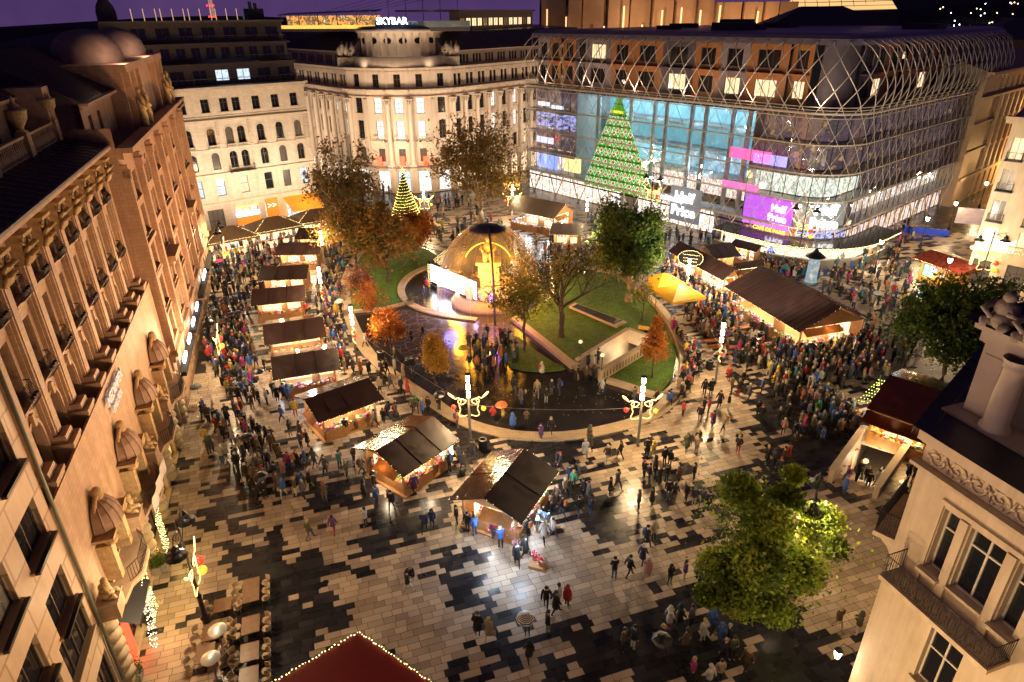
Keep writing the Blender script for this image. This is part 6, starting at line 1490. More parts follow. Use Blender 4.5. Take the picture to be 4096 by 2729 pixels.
mb = MB(); mb.box(L_+.12, L_+3.2, -.08, .08, .1, 2.7); mb.build('advert_panel', mat('red drinks panel', (.62, .01, .01), .35, var=.05), o)
mb = MB(); mb.sph((L_+1.3, -.1, 1.5), .5, 10, 6, .65); mb.sph((L_+1.25, -.2, 2.2), .3, 8, 6); mb.sph((L_+.8, -.12, .9), .35, 8, 5, .4)
for v in range(len(mb.v)): x, y, z = mb.v[v]; mb.v[v] = (x, -.1+(y+.1)*.12, z)
mb.build('painted_figure', mat('white and grey print', (.55, .5, .48), .5, var=.6, scale=3), o)
textobj('letters', 'Coca-Cola', .55, mat('white print', (.8, .8, .8), .5, var=0), o, (L_+2.3, -.1, 1.75), (R(90), R(0), 0), .01)
lamp('stall light', (L_*.4, .4, 2.3), 260, (1, .62, .25), .3, o); lamp('stall light', (L_*.8, .4, 2.3), 160, (1, .62, .25), .3, o)
o = thing('net_light_stall', 'white plank counter stall under a clear roof with rows of yellow-green lights', 'food stall'); a, b = at(*K(0, 260), 2.5), at(*K(150, 330), 2.5); a = at(3425, 1600, 2.5); b = at(3505, 1625, 2.5); c = at(3635, 1520, 2.8); d = at(3525, 1500, 2.8)
O_ = Vector((a.x, a.y, 0)); o.location = O_; V = [v-O_ for v in (a, b, c, d)]
mb = MB(); mb.quad(*[tuple(v) for v in V]); mb.build('roof', glassmat('clear film roof', (.75, .78, .85), .12), o)
mb = MB()
for k in range(9):
    t = (k+.5)/10; garland(mb, [V[0].lerp(V[3], t)+Vector((0, 0, -.1)), V[1].lerp(V[2], t)+Vector((0, 0, -.1))], .2, .045)
mb.build('net_lights', mat('yellow green bulb', (.9, 1, .2), emit=(.85, .9, .12), es=8, var=0), o, kind='stuff')
for v in V: m = MB(); m.tube([(v.x, v.y, 0), (v.x, v.y, v.z)], .05, 6); m.build('pole', grey_metal, o)
f0, f1_ = at(3398, 1690)-O_, at(3490, 1745)-O_; mb = MB(); dd = (f1_-f0); nn = Vector((-dd.y, dd.x, 0)).normalized()*.6
mb.add([(f0.x, f0.y, 0), (f1_.x, f1_.y, 0), (f1_.x+nn.x, f1_.y+nn.y, 0), (f0.x+nn.x, f0.y+nn.y, 0), (f0.x, f0.y, 1.05), (f1_.x, f1_.y, 1.05), (f1_.x+nn.x, f1_.y+nn.y, 1.05), (f0.x+nn.x, f0.y+nn.y, 1.05)], [(4, 5, 6, 7), (0, 1, 5, 4), (1, 2, 6, 5), (3, 0, 4, 7), (2, 3, 7, 6)]); mb.build('counter', mat('white planks', (.6, .52, .42), .5, var=.1), o)
mb = MB(); jr = random.Random(5)
for k in range(40): t, u = jr.random(), jr.random(); q = f0+dd*t+nn*u; mb.mi = jr.randrange(8); mb.box(q.x-.08, q.x+.08, q.y-.08, q.y+.08, 1.05, 1.05+jr.uniform(.05, .3))
mb.build('goods', GOODC, o, kind='stuff'); m = (V[0]+V[1]+V[2]+V[3])/4; lamp('stall light', (m.x, m.y, 2.2), 240, (1, .86, .6), .3, o)

# ---------------------------------------------------------------- lamp poles
dome_l = mat('deco gold ball', (.9, .5, .05), .3, .5, emit=(1, .5, .05), es=1.2, var=.5, scale=9); red_b = mat('deco red ball', (.7, .02, .01), .3, .3, emit=(1, .04, .02), es=1.5, var=.5, scale=9)
def deco_mesh():
    m = MB()
    L1 = [(.15, -.85), (.65, -1.0), (.85, -.75), (.62, -.3), (.8, .1), (.55, .45), (.75, .8), (1.05, .62), (1.2, .95), (1.6, 1.3), (1.5, 1.05), (1.15, .75)]
    L2 = [(.2, .5), (.6, .7), (.9, .45), (.65, .1), (.3, .25), (.2, .5)]
    for sg in (-1, 1):
        for L_ in (L1, L2):
            P = arcpts([(sg*x, z) for x, z in L_], 2); m.tube([(x, 0, z) for x, z in P], .024, 5)
    return m
DM = deco_mesh(); dme = [None]
POLES = [((1882, 1771), 1504, 'led pole with gold angel lights, left one of the pair before the oval', True), ((2551, 1783), 1547, 'led pole with gold angel lights, right one of the pair before the oval', True),
 ((2860, 1534), 1295, 'led pole among the orange beer tables', False), ((1430, 1456), 1262, 'led pole on the left kerb corner beside the wide stall', False), ((1303, 1274), 1065, 'led pole between the left stalls and the kerb, second from the corner', False),
 ((1306, 1104), 929, 'led pole at the far end of the left row of stalls', False), ((2736, 1238), 1056, 'led pole standing through the edge of the yellow tent', False), ((1703, 897), 762, 'led pole with angel lights behind the lit fir', True), ((2050, 885), 767, 'led pole with angel lights by the pale-roofed hall', True), ((2343, 955), 829, 'led pole behind the bare tree near the small pale stall', False)]
for (bx, by), ty, lab, deco in POLES:
    p = at(bx, by); o = thing('led_lamp_pole', 'tall grey ' + lab, 'lamp pole', p, R(4), 'led lamp poles round the square'); H_ = 6.3
    m = MB(); m.lathe([(.16, 0), (.15, .1), (.11, .2), (.10, H_-2.1), (.09, H_)], 8); m.build('pole', grey_metal, o)
    for k in range(3):
        z = H_-2.0+.74*k; m = MB(); m.box(-.13, -.04, -.12, .12, z, z+.42); m.box(.04, .13, -.12, .12, z, z+.42); m.build('led_block', led, o)
    m = MB(); m.box(-.2, .2, -.18, .18, H_, H_+.06); m.build('cap', dark_metal, o)
    lamp('pole light', (0, -.35, H_-1.0), 950, (1., .70, .36), .5, o); lamp('pole light', (0, .35, H_-1.0), 600, (1., .70, .36), .5, o)
    if deco or bx in (2860, 2736, 1430, 1303):
        if deco:
            z = H_-2.75
            if dme[0] is None: q = DM.build('angel_light', tube_l, o, (0, -.1, z)); dme[0] = q.data
            else: link('angel_light', dme[0], o, (0, -.1, z))
            m = MB(); m.sph((-1.2, -.1, z-.05), .2, 8, 6); m.build('red_ball', red_b, o); m = MB(); m.sph((1.15, -.1, z-.3), .2, 8, 6); m.build('gold_ball', dome_l, o)
            lamp('angel glow', (0, -.6, z), 40, (1, .6, .2), .5, o)
        else:
            m = MB(); m.tube([(.12*math.sin(k*1.3), -.16, H_-2.2-.16*k) for k in range(12)], .04, 5); m.build('rope_light', tube_l, o); m = MB(); m.sph((.1, -.28, H_-3.1), .2, 8, 6); m.build('red_ball', red_b, o)
# cables strung between poles
def cable(p, q, sag, lab, lights=0):
    m = MB(); P = [Vector(p).lerp(Vector(q), t/14)-Vector((0, 0, sag*4*t/14*(1-t/14))) for t in range(15)]; m.tube(P, .012, 3, False); tag(m.build('cable', mat('pale cable', (.35, .3, .25), .5), None), lab, 'cable')
PP = [at(*x[0]) for x in POLES]; up = lambda v, z: (v.x, v.y, z)
cable(up(PP[0], 3.6), up(PP[1], 3.6), .35, 'thin cable slung between the two front led poles'); cable(up(PP[0], 3.6), up(PP[3], 3.9), .3, 'thin cable from the front left pole to the kerb corner pole')
cable(up(PP[1], 3.6), up(PP[2], 3.6), .3, 'thin cable from the front right pole to the beer table pole'); cable(up(PP[2], 3.8), up(PP[6], 3.8), .3, 'thin cable from the beer table pole to the yellow tent pole')
# old bell-shaded street lamps
shade_m = dark_metal; glow = mat('lamp glow disc', (1, .9, .7), emit=(1, .82, .5), es=26, var=0)
def bell(o, x, y, z, on_=True, power=500, col=(1, .74, .42)):
    m = MB(); m.lathe([(.03, .75), (.09, .6), (.22, .5), (.24, .35), (.16, .3), (.5, .1), (.56, 0)], 14, (x, y, z)); m.lathe([(.56, 0), (.5, .02), (.1, .2)], 14, (x, y, z-.003)); m.build('lamp_shade', shade_m, o)
    m = MB(); m.sph((x, y, z+.02), .17, 10, 6, .12); m.build('bulb', glow, o)
    if power: lamp('street lamp light', (x, y, z-.22), power, col, .25, o)
def oldlamp(base, H_, rz, lab, arms=2, deco=True, power=450, locw=None):
    p = locw if locw is not None else at(*base); o = thing('ornate_street_lamp', lab, 'street lamp', p, rz, 'ornate street lamps'); m = MB(); m.lathe([(.34, 0), (.34, .15), (.22, .3), (.2, 1.0), (.27, 1.1), (.14, 1.25), (.12, 2.6), (.17, 2.7), (.09, 2.85), (.06, H_), (.1, H_+.05), (.02, H_+.5)], 10); m.build('post', dark_metal, o)
    m = MB()
    for sg in ((-1, 1) if arms == 2 else (-1,)):
        m.tube([(0, 0, H_-.4), (sg*.5, 0, H_+.1), (sg*1.1, 0, H_+.25), (sg*1.35, 0, H_)], .035, 5); m.tube([(sg*(.55+.22*math.cos(t)), 0, H_-.25+.22*math.sin(t)) for t in [k*.7 for k in range(8)]], .025, 4); m.tube([(0, 0, H_-1.0), (sg*.7, 0, H_-.5), (sg*1.1, 0, H_+.2)], .025, 4)
    m.build('bracket', dark_metal, o)
    for sg in ((-1, 1) if arms == 2 else (-1,)): bell(o, sg*1.35, 0, H_-.75, True, power)
    if deco:
        z = H_-3.3; link('angel_light', dme[0], o, (0, -.12, z)); m = MB(); m.sph((1.1, -.15, z-.1), .28, 10, 8); m.build('red_ball', red_b, o); m = MB(); m.sph((1.2, -.15, z-.9), .28, 10, 8); m.build('gold_ball', dome_l, o); lamp('angel glow', (0, -.6, z), 40, (1, .6, .2), .4, o)
    return o
oldlamp((837, 2524), 7.6, R(105), 'ornate black street lamp with gold angel and red ball by the cafe tables', power=420)
oldlamp((903, 1535), 7.6, R(105), 'ornate black street lamp with gold angel halfway up the left street', power=800)
oldlamp((918, 1125), 7.6, R(105), 'ornate black street lamp with gold angel at the crowded far end of the left street', power=800)
oldlamp((1075, 890), 7.6, R(35), 'ornate double street lamp before the orange portal of the pale building', power=500)
oldlamp((3188, 1040), 7.8, R(-40), 'ornate double street lamp with angel lights before the cafe with red windows', power=350)
oldlamp((2598, 885), 7.8, R(-45), 'ornate double street lamp in front of the green tree sign', power=250)
oldlamp((3895, 1190), 7.8, R(-10), 'ornate double street lamp with angel lights above the right-hand tree', power=500)
q = at(3262, 1990, 7.3); oldlamp(None, 8.0, R(62), 'ornate black street lamp with two bells half buried in the near tree', deco=False, power=520, locw=Vector((q.x, q.y, 0)))
for i, (b, lab) in enumerate((((3760, 1177), 'single warm street lamp beside the red-roofed kiosk'), ((3679, 992), 'single warm street lamp left of the kiosk roof'), ((3495, 1095), 'single warm street lamp near the end of the curved bar'), ((3792, 924), 'single warm street lamp farther along the side street'), ((3915, 834), 'farthest single warm street lamp in the side street'))):
    p = at(*b); o = thing('street_lamp', lab, 'street lamp', p, 0, 'single warm street lamps'); m = MB(); m.lathe([(.22, 0), (.2, .5), (.12, .7), (.06, .9), (.05, 4.0)], 8); m.build('post', dark_metal, o); m = MB(); m.lathe([(.06, 4.), (.2, 4.15), (.26, 4.5), (.2, 4.6)], 8); m.build('lantern', glow, o); m = MB(); m.lathe([(.3, 4.6), (.12, 4.8), (.02, 5.)], 8); m.build('lantern_cap', dark_metal, o); lamp('street lamp light', (0, -.45, 4.4), 420, (1, .68, .34), .3, o)
lx_, lz_ = P_(3385, 2655, -.2); o = thing('wall_lantern', 'glaring white wall lantern on a bracket at the near building corner', 'wall lantern', n_l, n_z); m = MB(); m.tube([(0.0, 0.1, lz_+.5), (-.3, 0, lz_+.75), (lx_-.45, -.1, lz_+.7), (lx_-.5, -.2, lz_+.45)], .025, 5); m.build('bracket', dark_metal, o); m = MB(); m.lathe([(.1, -.2), (.17, .15), (.13, .25)], 8, (lx_-.5, -.2, lz_)); m.build('lantern', glow, o); m = MB(); m.lathe([(.2, .25), (.08, .42), (.01, .5)], 8, (lx_-.5, -.2, lz_)); m.build('cap', dark_metal, o); lamp('lantern light', (lx_-.5, -.6, lz_-.1), 90, (1, .85, .6), .15, o)
# wall of side lights along the palace: lit gold nets on two entrances
for a, lab in ((8.6, 'gold light net round the palace entrance halfway along'), (3.2, 'gold light net framing the palace window near the planters')):
    o = tag(link('light_net', None, None, LO, LRZ), lab, 'fairy lights'); m = MB()
    for k in range(7): garland(m, [(a-.6+.2*k, -.75, .4), (a-.6+.2*k, -.75, 3.4)], .18, .028)
    m.build('string_lights', bulb_w, o, kind='stuff'); lamp('net glow', (a, -1.2, 2.), 60, (1, .65, .15), .5, o)
o = tag(link('light_garland', None, None, LO, LRZ), 'spiral of cool string lights beside the red doorway at the lower left', 'fairy lights'); m = MB(); m2 = [(2.6-.02*k+.18*math.cos(k*.8), -.9+.18*math.sin(k*.8), 3.-.035*k) for k in range(80)]; garland(m, m2, .1, .03); m.build('string_lights', mat('warm cool bulb', (1, 1, .8), emit=(1, .9, .55), es=9, var=0), o, kind='stuff')

# ---------------------------------------------------------------- dome, statue, stage
dl, dr_ = at(1768, 1190), at(2150, 1240); dc = Vector(((dl.x+dr_.x)/2+.1, (dl.y+dr_.y)/2+.3, 0)); RD = 6.3; HD = 9.5
def filmmat():
    m = glassmat('clear dome film', (.96, .95, .95), .02, .12); n, l = m.node_tree.nodes, m.node_tree.links; out = [x for x in n if x.type == 'OUTPUT_MATERIAL'][0]; src = out.inputs[0].links[0].from_socket
    t = n.new('ShaderNodeBsdfTranslucent'); t.inputs[0].default_value = (.9, .85, .82, 1); d = n.new('ShaderNodeBsdfDiffuse'); d.inputs[0].default_value = (.8, .75, .75, 1); a = n.new('ShaderNodeMixShader'); l.new(t.outputs[0], a.inputs[1]); l.new(d.outputs[0], a.inputs[2])
    lw = n.new('ShaderNodeLayerWeight'); lw.inputs['Blend'].default_value = .35; ma = n.new('ShaderNodeMath'); ma.operation = 'MULTIPLY_ADD'; ma.inputs[1].default_value = .13; ma.inputs[2].default_value = .02; l.new(lw.outputs['Facing'], ma.inputs[0]); b = n.new('ShaderNodeMixShader'); l.new(ma.outputs[0], b.inputs[0]); l.new(src, b.inputs[1]); l.new(a.outputs[0], b.inputs[2]); l.new(b.outputs[0], out.inputs[0]); return m
dome = thing('inflatable_dome', 'clear inflatable dome with a dark blue cap over the glowing amber statue', 'dome', dc)
mb = MB(); prof = [(RD*math.sin(math.pi/2*(1-t/12.))**.9 if t < 12 else .01, HD*math.sin(math.pi/2*t/12.)) for t in range(13)]
prof = [(RD*math.cos(math.pi/2*t/12.)**.85, HD*math.sin(math.pi/2*t/12.)) for t in range(12)]+[(.01, HD)]
mb.lathe(prof, 40); mb.build('shell', filmmat(), dome)
mb = MB()
for k in range(20):
    a = 2*math.pi*k/20; mb.tube([((r+.02)*math.cos(a), (r+.02)*math.sin(a), z) for r, z in prof[:-1]], .008, 3, False)
mb.build('seam', mat('translucent seam', (.7, .6, .55), .2, var=0), dome)
mb = MB(); cp = [(r+.05, z+.03) for r, z in prof if z > HD*.955]; cp = [(2.15, HD*.935)]+cp; mb.lathe(cp[:-1]+[(.01, HD+.08)], 28); a0 = R(-83)
mb.tube([((r+.06)*math.cos(a0), (r+.06)*math.sin(a0), z) for r, z in prof[:-1]], .14, 4); mb.build('cap', mat('dark blue cap', (.05, .045, .09), .5, var=.1), dome)
st = thing('monument', 'seated statue on a tall pedestal with groups of stone figures lit amber inside the dome', 'statue', dc); sm = mat('carved pale marble', (.60, .52, .42), .6, var=.25, scale=1.5, bump=.6, bscale=5)
mb = MB(); mb.lathe([(4.6, 0), (4.6, .5), (4.2, .5), (4.2, 1.0), (3.6, 1.0), (3.6, 1.3)], 24, sy=.8); mb.build('stepped_base', mat('dark amber base', (.30, .24, .18), .6), st)
mb = MB(); mb.box(-1.3, 1.3, -1.1, 1.1, 1.2, 5.2, .12, .12); mb.box(-1.45, 1.45, -1.25, 1.25, 5.1, 5.45); mb.box(-1.6, 1.6, -1.3, 1.3, 1.2, 1.9); mb.box(-.75, .75, -1.2, -1.0, 3.6, 4.3); mb.build('pedestal', sm, st)
mb = MB(); mb.box(-.7, .7, -.2, .8, 5.4, 6.3); mb.sph((0, -.05, 6.9), .6, 10, 8, .85); mb.sph((0, -.15, 7.85), .3, 10, 8, .36); mb.tube([(-.55, 0, 7.3), (-.85, -.3, 6.8), (-.5, -.8, 6.5)], [.25, .2, .13], 7); mb.tube([(.55, 0, 7.3), (.8, -.35, 6.8), (.45, -.75, 6.6)], [.25, .2, .13], 7)
for s_ in (-.3, .3): mb.tube([(s_, -.2, 6.3), (s_*1.2, -1.0, 6.35), (s_*1.2, -1.05, 5.5)], [.33, .27, .2], 7)
mb.build('seated_figure', sm, st)
jr = random.Random(6)
for k in range(11):
    a = R(-180+36*k*.9+10); r_ = 2.6+.4*(k % 2); x, y = r_*math.cos(a), r_*.8*math.sin(a); h_ = jr.uniform(1.5, 2.2); fb = MB()
    fb.lathe([(.42, 0), (.45, .4*h_/2), (.3, .9*h_/2), (.34, 1.3*h_/2), (.12, 1.5*h_/2)], 8); fb.sph((0, 0, h_*.88), .17, 7, 6, .2); fb.tube([(-.3, 0, h_*.68), (-.5, -.25, h_*.5), (-.2, -.5, h_*.55)], [.12, .1, .07], 5); fb.tube([(.3, 0, h_*.68), (.5, .2, h_*.9)], [.12, .07], 5)
    fb.build('stone_figure', sm, st, (x, y, 1.2), a+R(90))
for x, y, z, w_ in ((-3.6, -4.0, 4.2, 500), (3.6, -4.0, 4.2, 500), (0, -4.6, 4.6, 900), (-2.4, -3.2, 6.4, 500), (2.4, -3.2, 6.4, 500), (4.6, .5, 2.5, 350), (-4.6, .5, 2.5, 350), (0, 3.5, 5, 400)): lamp('amber uplight', (x, y, z), w_*1.0, (1., .40, .02), .5, st)
mb = MB(); mb.tube([(2.9*math.cos(t)-.1, .9, 4.2+3.0*math.sin(t)) for t in [R(25+130*j/16) for j in range(17)]], .06, 5); mb.build('arc_light', mat('amber arc light', (1, .5, .05), emit=(1, .45, .03), es=5, var=0), st)
# LED screen and light curtains
sc0, sc1 = at(1729, 1150), at(1908, 1228); O_ = Vector((sc0.x, sc0.y, 0)); d = (sc1-sc0); Ls = d.xy.length; srz = math.atan2(d.y, d.x)
scn = thing('led_screen', 'wide glaring white led screen wall in front of the dome', 'screen', O_, srz)
def screenmat():
    m = bpy.data.materials.new('screen image'); m.use_nodes = True; n, l = m.node_tree.nodes, m.node_tree.links; b = n['Principled BSDF']
    t = n.new('ShaderNodeTexCoord'); s = n.new('ShaderNodeSeparateXYZ'); l.new(t.outputs['Object'], s.inputs[0]); c = n.new('ShaderNodeValToRGB'); e = c.color_ramp.elements
    ma = n.new('ShaderNodeMath'); ma.operation = 'MULTIPLY_ADD'; ma.inputs[1].default_value = 1/Ls; ma.inputs[2].default_value = 0; l.new(s.outputs['X'], ma.inputs[0]); z = n.new('ShaderNodeMath'); z.operation = 'MULTIPLY_ADD'; z.inputs[1].default_value = -.12; l.new(s.outputs['Z'], z.inputs[0]); l.new(ma.outputs[0], z.inputs[2])
    l.new(z.outputs[0], c.inputs[0]); e[0].position = 0.; e[0].color = (.6, .75, 1., 1); e[1].position = .85; e[1].color = (.85, .2, .9, 1)
    for p_, c_ in ((.3, (.9, .88, 1., 1)), (.5, (.35, .3, 1., 1)), (.62, (1., .65, .95, 1))): q = e.new(p_); q.color = c_
    l.new(c.outputs[0], b.inputs['Emission Color']); b.inputs['Emission Strength'].default_value = 9; b.inputs['Base Color'].default_value = (0, 0, 0, 1); return m
mb = MB(); mb.box(0, Ls, -.06, .0, .9, 3.1); mb.build('display', screenmat(), scn)
mb = MB(); mb.box(-.15, Ls+.15, .02, .5, .0, 3.25); mb.box(0, Ls, -.3, .02, 0, .5)
for x in (0, Ls*.33, Ls*.66, Ls): mb.box(x-.25, x+.25, -.25, .35, 3.25, 3.6)
mb.build('truss', dark_metal, scn)
cur_m = mat('curtain backing', (.25, .2, .1), .6, emit=(1, .55, .12), es=.12, var=.4, scale=1)
def curtain(p, q, h, lab, z0=0., dens=.16):
    o = thing('light_curtain', lab, 'fairy lights', (p.x, p.y, 0)); v = q-p; n = int(v.xy.length/dens); m = MB()
    for i in range(n):
        a = p+v*(i+.5)/n-Vector((p.x, p.y, 0)); garland(m, [(a.x, a.y, z0+.1), (a.x, a.y, h)], .24, .024)
    m.build('string_lights', bulb_w, o, kind='stuff'); m = MB(); u_ = v.normalized()
    for i in range(int(v.xy.length/2)+1):
        a = u_*min(i*2., v.xy.length); m.tube([(a.x, a.y, 0), (a.x, a.y, h)], .04, 4)
    m.tube([(0, 0, h), (v.x, v.y, h)], .05, 4); m.build('frame', dark_metal, o); c = v/2; nn = Vector((v.y, -v.x, 0)).normalized()*.9
    lamp('curtain glow', (c.x+nn.x, c.y+nn.y, h*.6), 120, (1, .62, .18), .8, o); return o
curtain(at(1912, 1232), at(2216, 1205), 2.6, 'curtain of gold lights along the front right of the dome'); curtain(at(2216, 1205), at(2200, 1110), 2.6, 'curtain of gold lights on the right flank of the dome')
curtain(at(1714, 1150), at(1729, 1150), 3.2, 'narrow gold light post left of the white screen'); curtain(at(1712, 1140), at(1790, 1075), 2.8, 'curtain of gold lights on the left flank of the dome'); curtain(at(1790, 1075), at(1868, 1060), 2.8, 'curtain of gold lights at the back left of the dome')
lamp('stage fill light', (at(1980, 1330).x, at(1980, 1330).y, 3), 260, (.6, .12, .9), .8); p = at(1800, 1260); lamp('stage fill light', (p.x, p.y, 3), 260, (.25, .25, 1.), .8)  # purple and blue lamps added to tint the wet floor
# ---------------------------------------------------------------- trees
import numpy as np
def hgt(fx, fy, ty):
    g = at(fx, fy); lo, hi = 0., 60.
    for _ in range(40):
        m = (lo+hi)/2; c = CM.transposed() @ Vector((g.x, g.y, m-CAMZ)); y = IH/2 - FPX*c.y/-c.z
        if y > ty: lo = m
        else: hi = m
    return lo
def pxm(fx, fy):     # pixels per metre near a ground point
    g = at(fx, fy); c = CM.transposed() @ Vector((g.x, g.y, 4-CAMZ)); return FPX/-c.z
def leafmat(name, cols, trans=.35):
    m = bpy.data.materials.new(name); m.use_nodes = True; n, l = m.node_tree.nodes, m.node_tree.links; b = n['Principled BSDF']; b.inputs['Roughness'].default_value = .55
    a = n.new('ShaderNodeAttribute'); a.attribute_name = 'tone'; c = n.new('ShaderNodeValToRGB'); e = c.color_ramp.elements; k = len(cols)
    e[0].position = 0; e[0].color = (*cols[0], 1); e[1].position = 1; e[1].color = (*cols[-1], 1)
    for i in range(1, k-1): q = e.new(i/(k-1)); q.color = (*cols[i], 1)
    l.new(a.outputs['Fac'], c.inputs[0]); l.new(c.outputs[0], b.inputs['Base Color'])
    tr = n.new('ShaderNodeBsdfTranslucent'); mx = n.new('ShaderNodeMixShader'); mx.inputs[0].default_value = trans; l.new(c.outputs[0], tr.inputs[0]); l.new(b.outputs[0], mx.inputs[1]); l.new(tr.outputs[0], mx.inputs[2]); l.new(mx.outputs[0], n['Material Output'].inputs[0]); return m
bark = mat('dark wet bark', (.07, .045, .03), .7, var=.4, scale=5, bump=.5); bark2 = mat('mottled plane bark', (.30, .23, .15), .7, var=.5, scale=2.5, bump=.3)
LB = leafmat('brown autumn leaves', [(.08, .07, .015), (.22, .15, .03), (.32, .17, .04), (.16, .15, .03)]); LG = leafmat('green leaves', [(.03, .06, .008), (.07, .13, .015), (.13, .17, .02)])
LY = leafmat('yellow green leaves', [(.07, .085, .01), (.22, .20, .02), (.40, .28, .03)]); LO_ = leafmat('orange leaves', [(.22, .06, .01), (.48, .14, .015), (.55, .26, .03)]); LM = leafmat('mixed autumn leaves', [(.06, .07, .01), (.20, .15, .02), (.34, .13, .03), (.12, .11, .02)])
LP = leafmat('purple brown leaves', [(.12, .04, .04), (.24, .09, .06), (.30, .13, .03)])
def tree(base, ty, width, lm, label, bm=bark, trunk_h=.28, density=1., leaf=.2, seed=1, clump=.55, r0=None, shape='round', lean=(0, 0), levels=4, crown0=None, name='tree', cat='tree', group=None, H=None, loc=None, lobes=None):
    g = loc if loc is not None else at(*base); H = H or hgt(base[0], base[1], ty); Rr = width/2/pxm(*base) if base else width/2
    o = thing(name, label, cat, g, 0, group); jr = random.Random(seed); mb = MB(); tips = []; r0 = r0 or .035*H*.55+.04
    th = H*trunk_h; c0 = (crown0 if crown0 is not None else trunk_h*.85)*H
    def env(p):    # is the point inside the crown envelope?
        t = (p.z-c0)/max(.1, H-c0)
        if t < -.05 or t > 1.02: return False
        t = min(1, max(0, t))
        if shape == 'round': rr = math.sqrt(max(0, 1-(2*t-1)**2))*.98+.06
        elif shape == 'cone': rr = (1-t)*.95+.08 if t > .12 else .5+4*t
        else: rr = (math.sin(math.pi*min(1, t*.8+.2)))**.6
        return math.hypot(p.x-lean[0]*t, p.y-lean[1]*t) < Rr*rr
    def grow(p, d, ln, r, lv):
        q = p; pts = [p.copy()]; rs = [r]; n = 4
        for i in range(n):
            d = (d + Vector((jr.gauss(0, .16), jr.gauss(0, .16), jr.gauss(.03, .1)))).normalized(); q = q+d*ln/n; pts.append(q.copy()); rs.append(r*(1-.45*(i+1)/n))
        mb.tube(pts, rs, 6 if lv < 2 else (4 if lv < 3 else 3), False)
        if lv >= 2: tips.extend(pts[2:])
        if lv >= levels: return
        k = (5, 4, 4, 3, 3)[lv] if lv < 5 else 2
        for i in range(k):
            s = jr.randrange(1 if lv else 2, n+1); a = jr.random()*6.28; sp = jr.uniform(.5, 1.0)
            ax = d.orthogonal().normalized(); ax.rotate(Matrix.Rotation(a, 3, d)); nd = (d*math.cos(sp)+ax*math.sin(sp)); nd.z += .15; nd.normalize()
            l2 = ln*jr.uniform(.55, .8)
            e_ = pts[s]+nd*l2
            if not env(e_): nd = (nd + (Vector((lean[0]*.5, lean[1]*.5, c0+(H-c0)*.5))-e_).normalized()*.9).normalized(); l2 *= .7
            grow(pts[s], nd, l2, rs[s]*.62, lv+1)
    tp_ = [Vector((jr.gauss(0, .03)*i, jr.gauss(0, .03)*i, th*i/4)) for i in range(5)]; mb.tube([Vector((0, 0, -.1))]+tp_, [r0*1.5, r0*1.25, r0*1.08, r0, r0*.95, r0*.9], 9, False)
    if shape == 'cone':
        mb.tube([tp_[-1], Vector((0, 0, H*.97))], [r0*.85, .02], 6, False)
        for i in range(26): z = c0+(H-c0)*(i/27)**.95; grow(Vector((0, 0, z)), Vector((math.cos(i*2.4), math.sin(i*2.4), .55)).normalized(), Rr*(1.05-i/27)*.85, r0*.3, 3)
    else:
        k = 5
        for i in range(k): a = 6.28*i/k+jr.random(); sp = .25 if i == 0 else jr.uniform(.45, .8); grow(tp_[-1], Vector((math.sin(sp)*math.cos(a), math.sin(sp)*math.sin(a), math.cos(sp))), (H-th)*.42, r0*.6, 1)
    mb.build('trunk', bm, o)
    if density > 0 and tips:
        rg_ = np.random.default_rng(seed); T = np.array([[t.x, t.y, t.z] for t in tips]); n = int(density*2600); idx = rg_.integers(0, len(T), n)
        C = T[idx] + rg_.normal(0, clump*.5, (n, 3)); 
        if shape != 'any':   # also fill the outer shell with clumps
            m_ = int(n*.5); kk = 17; u = rg_.normal(0, 1, (kk, 3)); u /= np.linalg.norm(u, axis=1)[:, None]; cc = u*np.array([Rr*.75, Rr*.75, (H-c0)*.40])*rg_.uniform(.3, 1.12, (kk, 1)) + np.array([lean[0]*.5, lean[1]*.5, c0+(H-c0)*.52])
            if shape == 'cone': 
                tt = (cc[:, 2]-c0)/(H-c0); f_ = np.clip(1.15-tt, .1, 1); cc[:, 0] *= f_; cc[:, 1] *= f_
            ix = rg_.integers(0, kk, m_); C[:m_] = cc[ix] + rg_.normal(0, 1, (m_, 3))*Rr*rg_.uniform(.08, .25, (kk, 1))[ix]
        if lobes:
            Lb = np.array([[a-g.x, b-g.y, c_, r_] for a, b, c_, r_ in lobes]); w_ = Lb[:, 3]**2; ix = rg_.choice(len(Lb), int(n*.85), p=w_/w_.sum()); dv = rg_.normal(0, 1, (len(ix), 3)); dv /= np.linalg.norm(dv, axis=1)[:, None]
            C = np.concatenate([C[:int(n*.12)], Lb[ix, :3]+dv*(Lb[ix, 3]*rg_.random(len(ix))**.45*rg_.uniform(.8, 1.12, len(ix)))[:, None]*np.array([1, 1, .75])])
        C = C[(C[:, 2] > c0*.8) & (C[:, 2] < H*1.03)]; n = len(C)
        A = rg_.normal(0, 1, (n, 3)); A /= np.linalg.norm(A, axis=1)[:, None]; B = rg_.normal(0, 1, (n, 3)); B -= A*(A*B).sum(1)[:, None]; B /= np.linalg.norm(B, axis=1)[:, None]; s = rg_.uniform(.6, 1.25, (n, 1))*leaf
        V = np.stack([C-A*s, C-B*s*.6, C+A*s, C+B*s*.6], 1).reshape(-1, 3); me = bpy.data.meshes.new('foliage'); Fc = np.arange(4*n).reshape(-1, 4)
        me.from_pydata(V.tolist(), [], Fc.tolist()); me.materials.append(lm); at2 = me.attributes.new('tone', 'FLOAT', 'FACE')
        nz2 = np.array([noise.noise(Vector(c*.7)) for c in C[:, :3]]) if n < 60000 else np.zeros(n); at2.data.foreach_set('value', np.clip(.5+nz2*.8+rg_.normal(0, .18, n), 0, 1).astype(np.float32)); link('crown', me, o)
    return o
